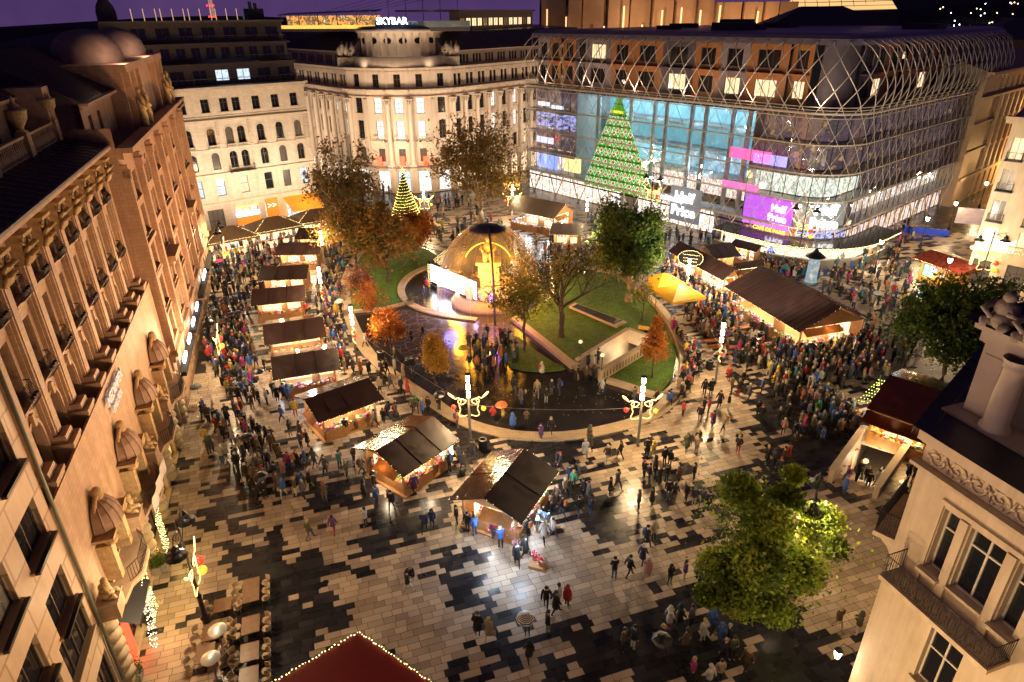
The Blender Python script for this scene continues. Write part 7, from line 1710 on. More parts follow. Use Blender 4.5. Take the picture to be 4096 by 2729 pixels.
tree((1402, 1000), 500, 375, LB, 'tall half-bare plane tree with brown leaves before the rounded palace', bark2, .3, 1.7, .22, 11, .6, .45, 'any', levels=4)
tree((1925, 905), 455, 470, LB, 'broad brown-leaved plane tree behind the dome', bark2, .25, 3.2, .24, 12, .7, .5, 'round', levels=4, lean=(1.5, 0))
tree((1428, 1085), 775, 290, LM, 'bushy yellow-green tree at the left kerb behind the stalls', bark, .22, 3.8, .18, 13, .6)
tree((1555, 1125), 800, 270, LM, 'bushy autumn tree in the middle of the left lawn', bark, .22, 4., .18, 14, .6)
tree((1655, 1010), 830, 200, LO_, 'orange-brown tree in front of the lit Christmas fir', bark, .2, 3.6, .17, 15, .5)
tree((1452, 1245), 1050, 130, LP, 'small purple-brown tree near the left kerb', bark, .25, 1.0, .13, 16, .4, .09)
tree((1490, 1300), 1120, 150, LO_, 'slender young tree with orange-red leaves on one side by the left lawn', bark, .3, .55, .12, 17, .35, .08)
tree((1567, 1412), 1235, 150, LO_, 'small round bright orange tree on the dark plaza', bark, .33, 2.6, .13, 18, .3, .09)
tree((1744, 1540), 1345, 165, leafmat('amber leaves', [(.25, .11, .01), (.42, .22, .02), (.5, .3, .04)]), 'small conical amber tree in front of the waiting group', bark, .25, 3.0, .12, 19, .3, .09, 'cone')
tree((2513, 1208), 772, 300, LG, 'big dark green leafy tree with pale trunk on the right lawn', bark2, .28, 8.5, .19, 20, .6, .42, lean=(-1.3, 0))
tree((2245, 1350), 872, 480, LY, 'dark-limbed bare tree with yellow leaves low on its boughs', bark, .26, .9, .14, 21, .5, .32, 'any', levels=4)
tree((2096, 1405), 1010, 330, LY, 'sparse-leaved tree standing before the gold light curtain', bark, .32, 1.5, .14, 22, .45, .16, levels=4)
tree((2608, 1512), 1262, 150, LO_, 'conical rust-tipped young tree next to the lawn stairway', bark, .26, 1.5, .11, 23, .3, .08, 'cone')
tree((2566, 1288), 1120, 130, LY, 'thin nearly bare sapling near the yellow tents', bark, .4, .3, .1, 24, .3, .07)
tree((2420, 1140), 1000, 110, LO_, 'thin reddish sapling at the back edge of the right lawn', bark, .4, .3, .1, 25, .3, .07)
tree((2090, 900), 780, 120, LY, 'small bare tree against the pale-roofed hall', bark, .3, .12, .1, 26, .3, .08)
q = at(3085, 2190, 5.0); tree(None, None, 8.6, LY, 'near street tree lit lime green by the bell lamps', bark, .25, 9.5, .14, 27, .5, .2, H=9.6, loc=Vector((q.x, q.y, 0))) if False else None
_px = pxm
def tree_at(px, py, zc, H, Rr, lm, label, dens, leaf, seed, **k):
    q = at(px, py, zc); g = Vector((q.x, q.y, 0)); o = None
    global pxm
    sv = pxm; pxm = lambda *a: 1.; 
    try: return tree((0, 0), None, 2*Rr, lm, label, bark, .25, dens, leaf, seed, .5, .2, H=H, loc=g, **k)
    finally: pxm = sv
tree_at(3080, 2170, 5.6, 9.2, 4.1, leafmat('lime leaves', [(.07, .11, .008), (.22, .30, .02), (.38, .42, .04)]), 'near street tree lit lime green by the bell lamps', 10., .13, 27, lobes=[(*at(x, y, z)[:2], z, r) for x, y, z, r in ((2960, 1960, 7.6, 1.25), (3175, 1900, 8.2, .75), (3150, 1990, 7.8, 1.0), (3060, 2090, 7.6, 1.5), (3290, 2080, 6., 1.2), (3050, 2240, 6.2, 1.8), (2890, 2270, 5, 1.4), (3200, 2290, 5.2, 1.3), (2960, 2390, 4.4, 1.3), (3100, 2440, 4, 1.0), (3340, 2190, 5, .8), (2830, 2380, 4, .8))])
tree_at(3835, 1310, 6., 10.5, 5.2, LG, 'green street tree behind the turret of the near building', 11., .17, 28)
tree_at(3990, 1150, 6., 8.0, 2.8, LO_, 'small russet tree behind the green street tree at the right edge', 3., .14, 29) if False else None
# lit Christmas fir
fm = leafmat('fir needles', [(.01, .03, .01), (.03, .07, .015)], .1)
def fir(base, ty, wpx, label, bulbs, nb, star_=True, Hh=None, seed=3):
    g = at(*base); H = Hh or hgt(*base, ty); Rr = wpx/2/pxm(*base); o = thing('christmas_tree', label, 'Christmas tree', g); rg_ = np.random.default_rng(seed); n = int(700*H); t = rg_.random(n)**.8; a = rg_.random(n)*6.283; r = Rr*(1-t)*(.35+.65*np.sqrt(rg_.random(n)))*(.85+.3*((t*14) % 1))
    C = np.stack([r*np.cos(a), r*np.sin(a), .5+t*(H-.6)], 1); A = rg_.normal(0, 1, (n, 3)); A[:, 2] *= .4; A /= np.linalg.norm(A, axis=1)[:, None]; B = np.cross(A, rg_.normal(0, 1, (n, 3))); B /= np.linalg.norm(B, axis=1)[:, None]; s = .15
    V = np.stack([C-A*s, C-B*s*.5, C+A*s, C+B*s*.5], 1).reshape(-1, 3); me = bpy.data.meshes.new('needles'); me.from_pydata(V.tolist(), [], np.arange(4*n).reshape(-1, 4).tolist()); me.materials.append(fm); a_ = me.attributes.new('tone', 'FLOAT', 'FACE'); a_.data.foreach_set('value', rg_.random(n).astype(np.float32)); link('foliage', me, o)
    m = MB(); m.tube([(0, 0, 0), (0, 0, H*.95)], [.14, .02], 6); m.build('trunk', bark, o); m = MB(); P = []
    for i in range(nb): t = i/nb; r = Rr*(1-t)*1.03+.04; P.append((r*math.cos(i*.19*2), r*math.sin(i*.19*2), .6+t*(H-.7)))
    garland(m, P, .17, .04); m.build('string_lights', bulbs, o, kind='stuff')
    if star_: m = MB(); star(m, 0, H+.3, .5, 0, 5, .45); star(m, 0.02, H+.3, .5, .02, 5, .45); m.build('star', mat('orange star', (1, .4, .1), emit=(1, .3, .06), es=8, var=0), o); lamp('fir glow', (0, -Rr-1, H*.5), 150, (1, .7, .2), .8, o)
    return o
fir((1628, 905), 690, 135, 'tall Christmas fir wrapped in yellow lights with an orange star', mat('yellow fir bulb', (1, .9, .3), emit=(1, .72, .14), es=9, var=0), 300)
fir((3078, 1028), 985, 45, 'small blue-lit Christmas fir beside the candy-striped stall', mat('blue fir bulb', (.4, .5, 1), emit=(.35, .4, 1), es=9, var=0), 90, False, seed=5)
# ---------------------------------------------------------------- furniture and small things
wick = mat('pale woven chair', (.42, .30, .19), .6, var=.2, scale=6); tabm = mat('brown mottled table top', (.22, .13, .08), .35, var=.35, scale=3)
def chair_proto():
    o = thing('cafe_chair', 'x', 'chair', (0, 0, 0)); m = MB(); m.lathe([(.01, .45), (.24, .45), (.26, .47), (.24, .5), (.01, .49)], 10); m.build('seat', wick, o)
    m = MB(); m.lathe([(.25, .5), (.29, .8), (.30, .82), (.28, .82), (.24, .52)], 12, a0=R(-10), a1=R(190), smooth=False); m.build('backrest', wick, o)
    for x in (-.17, .17):
        for y in (-.17, .17): m = MB(); m.tube([(x, y, .46), (x*1.3, y*1.3, 0)], .018, 4); m.build('leg', grey_metal, o)
    return o
CH = chair_proto(); first = [True]; used_ch = {}
def put_chair(p, rz, lab, group):
    o = CH if first[0] else dup(CH); first[0] = False; o.location = p; o.rotation_euler = (0, 0, rz); tag(o, lab, 'chair', group); return o
rows = ['topmost', 'second', 'third', 'fourth', 'fifth', 'sixth']
def cafe_table(px, py, rz, lab, nch, w=1.0, l=1.0, where='', sides=(-1, 1), m_=tabm):
    p = at(px, py); o = thing('cafe_table', lab, 'table', p, rz, 'cafe tables'); m = MB(); m.box(-w/2, w/2, -l/2, l/2, .70, .745); m.build('table_top', m_, o); m = MB(); m.tube([(0, 0, 0), (0, 0, .7)], .05, 6); m.box(-.25, .25, -.25, .25, 0, .03); m.build('pedestal', dark_metal, o)
    for sd in sides:
        for k in range(nch):
            y = -l/2+l*(k+.5)/nch; x = sd*(w/2+.32); c, s = math.cos(rz), math.sin(rz); q = p+Vector((x*c-y*s, x*s+y*c, 0))
            put_chair(q, rz+(R(-90) if sd > 0 else R(90))+rnd.uniform(-.2, .2), 'pale woven chair at %s %s of the %s' % ('upper' if k == nch-1 else ('lower' if k == 0 else 'middle'), 'right' if sd > 0 else 'left', where), 'woven cafe chairs at the lower left')
for i, (x, y, l, n) in enumerate(((1012, 2396, 1.9, 3), (1012, 2535, 1.25, 2), (1008, 2645, 1.2, 2), (1005, 2745, 1.2, 2))):
    cafe_table(x, y, R(18), '%s brown table in the right row of the lower left cafe' % rows[i], n, .95, l, '%s brown table of the right cafe row' % rows[i])
for i, (x, y, l, n) in enumerate(((858, 2560, 1.3, 2), (832, 2650, 1.2, 2), (900, 2455, 1.0, 2))):
    cafe_table(x, y, R(18), '%s brown table in the left row of the lower left cafe' % ('middle', 'bottom', 'top')[i], n, .95, l, '%s brown table of the left cafe row' % ('middle', 'bottom', 'top')[i])
pt = mat('pale wooden table top', (.62, .5, .36), .35, var=.15)
for i, (x, y) in enumerate(((3318, 1140), (3395, 1172), (3440, 1110))):
    cafe_table(x, y, R(25), 'pale long terrace table %s' % ('nearest the long brown roof', 'in the middle of the terrace group', 'farthest to the right of the terrace')[i], 2, .8, 2.2, 'pale terrace table %s' % ('near the long brown roof', 'in the middle', 'at the far right')[i], m_=pt)
for (x, y, lab) in ((905, 2640, 'silver mushroom heater with a wide round hood, upper one of two'), (880, 2755, 'silver mushroom heater with a wide round hood, lower one of two')):
    p = at(x, y); o = thing('patio_heater', lab, 'heater', p, 0, 'patio heaters at the cafe'); m = MB(); m.lathe([(.22, 0), (.22, .7), (.05, .75), (.04, 2.1), (.09, 2.1), (.09, 2.3)], 10); m.build('post', grey_metal, o); m = MB(); m.lathe([(.48, 2.3), (.3, 2.4), (.05, 2.46), (.01, 2.46)], 16); m.build('hood', mat('pale hood metal', (.6, .58, .55), .3, .6), o)
og3 = mat('orange varnished bench', (.55, .13, .02), .3, var=.2, scale=4); nb_ = 0
for (x, y, where) in ((2805, 1265, 'nearest the yellow tent'), (2800, 1310, 'second below the yellow tent'), (2850, 1345, 'beside the tall pole'), (2855, 1385, 'just behind the tall pole'), (2925, 1295, 'right of the yellow and blue ponchos'), (3000, 1385, 'close to the long stall'), (2960, 1335, 'in the middle of the drinkers'), (2910, 1415, 'lowest and left of the group'), (3060, 1400, 'farthest to the right')):
    p = at(x, y); o = thing('beer_table', 'orange beer table with two benches %s' % where, 'beer table', p, R(8+rnd.uniform(-6, 6)), 'orange beer tables'); m = MB(); m.box(-1.0, 1.0, -.28, .28, .72, .77); m.build('table_top', og3, o)
    for s in (-1, 1): m = MB(); m.box(-1., 1., s*.62-.14, s*.62+.14, .42, .46); m.build('bench', og3, o); m = MB(); m.tube([(s*.8, -.25, 0), (s*.8, .25, .7)], .02, 4); m.tube([(s*.8, .25, 0), (s*.8, -.25, .7)], .02, 4); m.tube([(s*.8, -.62, 0), (s*.8, -.62, .42)], .02, 4); m.tube([(s*.8, .62, 0), (s*.8, .62, .42)], .02, 4); m.build('leg_frame', dark_metal, o)
binm = mat('black slatted bin', (.02, .02, .022), .4, .4)
for (x, y, lab) in ((1524, 1442, 'black slatted bin on the dark plaza near the orange tree'), (1932, 1800, 'black slatted bin in front of the kerb by the front left pole'), (2836, 1478, 'black slatted bin behind the curved bench, lower one'), (2788, 1440, 'black slatted bin behind the curved bench, upper one'), (2836, 1240, 'black slatted bin by the yellow tent'), (3040, 1365, 'black slatted bin at the long stall front'), (2965, 1452, 'black bin beside the standing drinkers'), (905, 1130, 'black bin by the crowded lamp of the left street'), (900, 1540, 'black bin at the foot of the ornate lamp with the gold angel'), (2310, 1480, 'pale round bin at the lawn stairway'), (1936, 1792, 'x')):
    if lab == 'x': continue
    p = at(x, y); o = thing('litter_bin', lab, 'bin', p, 0, 'litter bins'); m = MB(); m.lathe([(.26, 0), (.3, .15), (.3, .95)], 12, smooth=False)
    for k in range(12): a = 6.283*k/12; m.box(.31*math.cos(a)-.03, .31*math.cos(a)+.03, .31*math.sin(a)-.03, .31*math.sin(a)+.03, .1, .95)
    m.build('body', binm if 'pale' not in lab else stone_c, o); m = MB(); m.lathe([(.34, .98), (.34, 1.02), (.2, 1.03)], 12); m.build('rim', grey_metal, o)
def barrier(px, py, rz, lab, w=2.3):
    p = at(px, py); m = MB(); m.tube([(-w/2, 0, .1), (-w/2, 0, 1.1), (w/2, 0, 1.1), (w/2, 0, .1)], .02, 4); m.tube([(-w/2, 0, .2), (w/2, 0, .2)], .02, 4)
    for k in range(16): x = -w/2+w*(k+.5)/16; m.tube([(x, 0, .2), (x, 0, 1.1)], .008, 3, False)
    for x in (-w/2+.2, w/2-.2): m.tube([(x, -.3, .02), (x, .3, .02)], .02, 4)
    tag(m.build('crowd_barrier', grey_metal, None, p, rz), lab, 'barrier', 'steel crowd barriers')
barrier(800, 1635, R(20), 'steel crowd barrier in the left street, upper side of the pen'); barrier(800, 1710, R(20), 'steel crowd barrier in the left street, lower side of the pen'); barrier(852, 1665, R(110), 'steel crowd barrier in the left street, right end of the pen')
barrier(1636, 1225, R(10), 'steel barrier by the planter at the stage path'); barrier(1700, 1245, R(-15), 'steel barrier along the curved stage kerb'); barrier(2235, 1170, R(-50), 'steel barrier catching purple light behind the bare tree')
for (x, y, lab, s) in ((628, 2290, 'bushy box plant in square pots beside the palace entrance', .5), (660, 2275, 'second bushy pot plant beside the palace entrance, nearer the lamp', .45), (588, 2480, 'tall dark planter with shrub before the red doorway', .55), (1642, 1218, 'potted conifer at the stage path', .5), (690, 1905, 'potted shrub by the gold-lit palace door', .45), (545, 2720, 'potted shrub at the bottom of the palace wall', .5), (3625, 1110, 'potted shrub at the left corner of the kiosk', .45)):
    p = at(x, y); o = thing('potted_plant', lab, 'plant', p, R(18), None); m = MB(); m.box(-.32, .32, -.32, .32, 0, .6, -.04, -.04); m.build('pot', mat('grey planter', (.3, .26, .22), .6) if s < .55 else mat('dark planter', (.06, .05, .05), .5), o)
    rg_ = np.random.default_rng(int(x)); n = 420; C = rg_.normal(0, .24*s/.5, (n, 3)); C[:, 2] = np.abs(C[:, 2])*1.6+.6; A = rg_.normal(0, 1, (n, 3)); A /= np.linalg.norm(A, axis=1)[:, None]; B = np.cross(A, rg_.normal(0, 1, (n, 3))); B /= np.linalg.norm(B, axis=1)[:, None]; V = np.stack([C-A*.07, C-B*.04, C+A*.07, C+B*.04], 1).reshape(-1, 3); me = bpy.data.meshes.new('leaves'); me.from_pydata(V.tolist(), [], np.arange(4*n).reshape(-1, 4).tolist()); me.materials.append(LG); a_ = me.attributes.new('tone', 'FLOAT', 'FACE'); a_.data.foreach_set('value', rg_.random(n).astype(np.float32)); link('foliage', me, o)
# flower pots by the flower stall
FC = [mat('flower ' + n_, c_, .5, var=.3, scale=12) for n_, c_ in (('red', (.6, .03, .04)), ('white', (.75, .72, .7)), ('pink', (.7, .25, .35)), ('blue', (.12, .3, .6)), ('yellow', (.8, .55, .05)))]
fl_ = [(2030, 2150, 0, 'pot of pink flowers at the corner of the flower stall'), (2075, 2155, 4, 'pot of yellow and white flowers at the flower stall corner'), (2065, 2185, 2, 'lowest pot of pink flowers before the flower stall'), (2138, 2240, 0, 'pot of dark red flowers on the wooden step'), (2162, 2262, 0, 'second pot of red flowers on the wooden step, lower right'), (2165, 2070, 3, 'pot of blue flowers on the small white table'), (2190, 2080, 3, 'bunch of pale blue flowers at the right of the small white table'), (1960, 2130, 0, 'pot of red flowers left of the flower stall corner'), (2005, 2125, 1, 'pot of white flowers under the flower stall roof')]
for x, y, c_, lab in fl_:
    z = .75 if c_ == 3 else (.25 if 'step' in lab else 0); p = at(x, y, z); o = thing('flower_pot', lab, 'flower pot', p); m = MB(); m.lathe([(.12, 0), (.18, .28), (.17, .3)], 8); m.build('pot', wood, o); m = MB(); jr = random.Random(x)
    for k in range(34): m.mi = c_ if jr.random() < .75 else 1; m.sph((jr.gauss(0, .14), jr.gauss(0, .14), .42+jr.gauss(0, .07)), .055, 5, 4)
    m.build('flowers', FC, o)
p = at(2150, 2270); o = tag(MB().box(-.5, .5, -.3, .3, 0, .25).build('display_step', wood, None, p, R(-20)), 'low wooden step carrying two pots of red flowers', 'step')
p = at(2178, 2110); o = thing('side_table', 'small pale blue table with blue flowers beside the flower stall', 'table', p, R(-15)); m = MB(); m.box(-.6, .6, -.3, .3, .7, .74); m.build('table_top', mat('pale blue paint', (.4, .55, .6), .5), o)
for sx_ in (-.5, .5):
    for sy_ in (-.25, .25): m = MB(); m.box(sx_-.03, sx_+.03, sy_-.03, sy_+.03, 0, .7); m.build('leg', MT['pale blue paint'], o)
p = at(1790, 1860); o = thing('easel_board', 'glowing white easel board beside the big gabled stall', 'sign board', p, R(12)); m = MB(); m.add([(-.5, 0, .9), (.5, 0, .9), (.5, .35, 1.75), (-.5, .35, 1.75)], [(0, 1, 2, 3), (3, 2, 1, 0)]); m.build('board', mat('lit white board', (.9, .9, .9), emit=(1, .97, .9), es=2.5, var=0), o); m = MB(); m.tube([(-.4, -.1, 0), (-.25, .3, 1.8)], .02, 4); m.tube([(.4, -.1, 0), (.25, .3, 1.8)], .02, 4); m.tube([(0, .7, 0), (0, .35, 1.7)], .02, 4); m.build('legs', grey_metal, o)
p = at(3242, 1126); o = thing('advertising_column', 'round advertising column with a dark pagoda cap behind the long brown roof', 'advertising column', p); m = MB(); m.lathe([(.75, 0), (.75, .3), (.68, .35), (.68, 3.3), (.75, 3.35)], 20); m.build('drum', lit('poster column', [(.8, .5, .1), (.75, .75, .7), (.2, .4, .5), (.8, .75, .6)], .7, 1.4, False), o); m = MB(); m.lathe([(1.25, 3.35), (.9, 3.6), (.35, 4.0), (.15, 4.4), (.02, 4.5)], 12, smooth=False); m.build('cap', dark_metal, o)
for (x, y, lab, txt) in ((2572, 1356, 'small amber notice board on a black post in the right lawn', ''),):
    p = at(x, y); o = thing('notice_board', lab, 'notice board', p, R(-20)); m = MB(); m.box(-.6, .6, -.04, .04, 1.1, 1.5); m.build('board', mat('amber board', (.6, .3, .05), .5, emit=(1, .4, .05), es=.25), o); m = MB(); m.box(.05, .45, -.2, .2, 0, 1.1); m.build('post_box', dark_metal, o)
p = at(3120, 1560); p = at(3690, 935); m = MB(); m.box(-3.4, 3.4, -.12, .12, 0, .9); tag(m.build('advert_fence', mat('blue banner fence', (.03, .08, .5), .5, emit=(.03, .08, .8), es=.3, var=.2), None, p, R(-24)), 'low blue banner fence across the side street', 'fence')
p = at(3862, 925); m = MB(); m.box(-1.8, 1.8, -.2, .2, 1.2, 3.6); tag(m.build('street_screen', mat('framed screen', (.3, .25, .25), .3, emit=(.8, .5, .4), es=.5, var=.6, scale=1), None, p, R(-22)), 'framed street screen at the corner of the cream building', 'screen')
for (x, y, lab) in ((1270, 2345, 'round black manhole cover in the pale paving, larger one'), (1302, 2330, 'small round black cover beside the manhole')):
    p = at(x, y); m = MB(); r_ = .3 if 'larger' in lab else .2; m.lathe([(r_, .006), (.001, .008)], 16); tag(m.build('manhole_cover', dark_metal, None, p), lab, 'manhole cover')
# ---------------------------------------------------------------- people
PC = {'k': ('black', (.012, .012, .014)), 'n': ('navy', (.02, .03, .09)), 'g': ('grey', (.13, .13, .14)), 'w': ('white', (.68, .64, .58)), 'r': ('red', (.55, .02, .02)), 'b': ('blue', (.03, .13, .5)), 'o': ('orange', (.65, .2, .03)), 'y': ('yellow', (.75, .55, .03)),
 'e': ('beige', (.45, .34, .22)), 'v': ('purple', (.14, .04, .2)), 'm': ('magenta', (.55, .02, .2)), 'l': ('olive', (.11, .11, .05)), 't': ('teal', (.04, .25, .3)), 'c': ('brown', (.14, .075, .035)), 'p': ('pink', (.6, .3, .3)), 's': ('green', (.05, .35, .16)), 'j': ('denim', (.06, .11, .22))}
PM = {k: mat('cloth '+v[0], tuple(.62*c+.08*sum(v[1])/3 for c in v[1]), .75, var=.25, scale=9) for k, v in PC.items()}
skin_m = [mat('skin tone %d' % i, c, .5, var=.08) for i, c in enumerate(((.50, .30, .21), (.42, .24, .15), (.58, .37, .27)))]; hair_m = {'d': mat('dark hair', (.02, .014, .01), .5), 'f': mat('fair hair', (.40, .27, .12), .5)}
def skinned(J, E_, Rd, sub=1):
    me = bpy.data.meshes.new('s'); me.from_pydata(J, E_, []); o = bpy.data.objects.new('s', me); COL.objects.link(o); m = o.modifiers.new('k', 'SKIN'); m.use_smooth_shade = True
    for i, r in enumerate(Rd): me.skin_vertices[0].data[i].radius = (r, r*.9)
    me.skin_vertices[0].data[0].use_root = True
    if sub: o.modifiers.new('s', 'SUBSURF').levels = sub
    dg = bpy.context.evaluated_depsgraph_get(); ev = o.evaluated_get(dg); r_ = bpy.data.meshes.new_from_object(ev); V = [tuple(v.co) for v in r_.vertices]; F_ = [tuple(p.vertices) for p in r_.polygons]
    bpy.data.objects.remove(o); return V, F_
# poses: (left foot dy, right foot dy, arms), faces -y
def pose(kind):
    st = {'stand': (0, 0), 'walk': (-.3, .28), 'stride': (.24, -.34), 'phone': (.02, -.04), 'sit': (0, 0), 'pocket': (.03, 0)}[kind]
    S_ = kind == 'sit'; dz = -.48 if S_ else 0
    J = [(0, 0, .96+dz), (0, .01, 1.18+dz), (0, 0, 1.38+dz), (0, -.01, 1.50+dz), (0, -.02, 1.62+dz)]; E_ = [(0, 1), (1, 2), (2, 3), (3, 4)]; Rd = [.135, .125, .15, .058, .098]
    for s, f in ((-1, st[0]), (1, st[1])):
        k = len(J)
        if S_: J += [(s*.1, -.04, .47), (s*.11, -.46, .50), (s*.11, -.5, .09), (s*.12, -.62, .04)]
        else: J += [(s*.09, 0, .88), (s*.1, f*.5-.05*(abs(f) > .1), .50), (s*.1, f+.04, .09), (s*.12, f-.12, .04)]
        E_ += [(0, k), (k, k+1), (k+1, k+2), (k+2, k+3)]; Rd += [.095, .065, .043, .036]
        k = len(J); sw = -f*.7
        if kind == 'phone': A_ = [(s*.19, 0, 1.40), (s*.23, -.06, 1.14), (s*.08, -.28, 1.26), (s*.03, -.33, 1.32)]
        elif S_: A_ = [(s*.19, 0, .92), (s*.24, -.06, .68), (s*.14, -.3, .62), (s*.08, -.38, .6)]
        elif kind == 'pocket': A_ = [(s*.19, 0, 1.40), (s*.28, .06, 1.16), (s*.22, -.06, .98), (s*.18, -.12, .93)]
        else: A_ = [(s*.19, 0, 1.40), (s*.25, sw*.4, 1.14), (s*.26, sw-.05, .92), (s*.26, sw-.09, .83)]
        J += A_; E_ += [(2, k), (k, k+1), (k+1, k+2), (k+2, k+3)]; Rd += [.072, .048, .033, .036]
    return J, E_, Rd, dz
BODY, COATS = {}, {}
KINDS = ['stand', 'walk', 'stride', 'phone', 'pocket', 'sit']
for kd in KINDS:
    J, E_, Rd, dz = pose(kd); V, F_ = skinned(J, E_, Rd); hands = [Vector(J[12-4+0+0]) if False else Vector(J[i]) for i in (12, 20)]
    fv, ff = MB(), None
    for h_, wr in ((J[12], J[11]), (J[20], J[19])):      # four fingers and a thumb on each hand
        h = Vector(h_); d = (h-Vector(wr)).normalized(); sd = d.orthogonal().normalized(); nm = d.cross(sd)
        for q, (of, ln) in enumerate(((-.026, .055), (-.009, .065), (.009, .06), (.026, .045))): fv.tube([h+sd*of, h+sd*of+d*ln*.6+nm*.01, h+sd*of+d*ln+nm*.03], [.010, .009, .006], 4)
        fv.tube([h-d*.02+sd*.03, h+sd*.055+d*.01, h+sd*.06+d*.035], [.012, .010, .007], 4)
    hd = Vector(J[4]); fv.tube([hd+Vector((0, -.085, .01)), hd+Vector((0, -.115, -.02))], [.012, .016], 4)
    for s in (-1, 1): fv.sph(hd+Vector((s*.092, .01, -.01)), .02, 5, 4, .03); fv.sph(hd+Vector((s*.035, -.088, .012)), .010, 5, 4)
    n0 = len(V); V2 = V+fv.v; F2 = F_+[tuple(i+n0 for i in f) for f in fv.f]; mi = []
    for i, f in enumerate(F2):
        c = sum((Vector(V2[j]) for j in f), Vector())/len(f)
        if i >= len(F_) or c.z > 1.46+dz or any((c-h).length < .075 for h in hands): mi.append(0)
        elif c.z < .085: mi.append(2)
        else: mi.append(1)
    me = bpy.data.meshes.new('person'); me.from_pydata(V2, [], F2)
    for _m in (skin_m[0], PM['k'], PM['k']): me.materials.append(_m)
    me.polygons.foreach_set('material_index', mi); me.polygons.foreach_set('use_smooth', [True]*len(F2)); BODY[kd] = me
    for ct in ('short', 'long', 'poncho'):
        up_ = [i for i, j in enumerate(J) if i in (0, 1, 2, 3) or i in (9, 10, 11, 17, 18, 19)]; mp_ = {a: b for b, a in enumerate(up_)}
        Jc = [J[i] for i in up_]; Jc[3] = (J[3][0], J[3][1], J[3][2]-.02); Ec = [(mp_[a], mp_[b]) for a, b in E_ if a in mp_ and b in mp_]; Rc = [Rd[i]+(.045 if i < 3 else .028) for i in up_]
        Vc, Fc = skinned(Jc, Ec, Rc); m = MB(); bot = {'short': .80, 'long': .52, 'poncho': .62}[ct]+dz*(1 if kd == 'sit' else 0); top = 1.1+dz
        fl = {'short': .19, 'long': .235, 'poncho': .31}[ct]
        if kd != 'sit': m.lathe([(.165, top), (fl*.93, (top+bot)/2), (fl, bot), (fl-.03, bot)], 12, sy=.82)
        else: m.lathe([(.17, top), (.2, .6), (.2, .46)], 12, sy=.9)
        if ct == 'poncho': m.lathe([(.14, 1.44+dz), (.27, 1.2+dz), (.31, .95+dz)], 12, sy=.9)
        n0 = len(Vc); me = bpy.data.meshes.new('coat'); Fa = Fc+[tuple(i+n0 for i in f) for f in m.f]; me.from_pydata(Vc+m.v, [], Fa); me.materials.append(PM['k']); me.polygons.foreach_set('use_smooth', [True]*len(Fa)); COATS[kd, ct] = me
HEADS = {}
for nm in ('beanie', 'hood', 'hair', 'long hair', 'pompom'):
    m = MB()
    if nm in ('beanie', 'pompom'): m.lathe([(.112, .0), (.118, .03), (.108, .08), (.07, .125), (.01, .14)], 10)
    if nm == 'pompom': m.sph((0, 0, .16), .045, 6, 5)
    if nm == 'hood': m.lathe([(.15, -.17), (.14, -.08), (.128, .0), (.12, .07), (.07, .125), (.01, .14)], 10, (0, .025, 0), R(-60), R(240)); m.lathe([(.12, .07), (.07, .125), (.01, .14)], 10, (0, .02, 0))
    if nm in ('hair', 'long hair'): m.lathe([(.108, -.02), (.112, .03), (.1, .08), (.06, .11), (.01, .12)], 10, (0, .015, 0)); m.lathe([(.1, -.1 if nm == 'hair' else -.24), (.11, -.02)], 8, (0, .02, 0), R(10), R(170))
    me = bpy.data.meshes.new('head cover'); me.from_pydata(m.v, [], m.f); me.materials.append(PM['k']); me.polygons.foreach_set('use_smooth', m.sm); HEADS[nm] = me
bpk = MB().box(-.15, .15, .12, .3, 1.02, 1.42, .03, .02); bme_ = bpy.data.meshes.new('backpack'); bme_.from_pydata(bpk.v, [], bpk.f); bme_.materials.append(PM['k'])
bag = MB().box(-.42, -.2, -.06, .06, .55, .85, .02, 0); bag.tube([(-.38, 0, .85), (-.31, 0, .98), (-.24, 0, .85)], .01, 3); bag_me = bpy.data.meshes.new('bag'); bag_me.from_pydata(bag.v, [], bag.f); bag_me.materials.append(PM['e'])
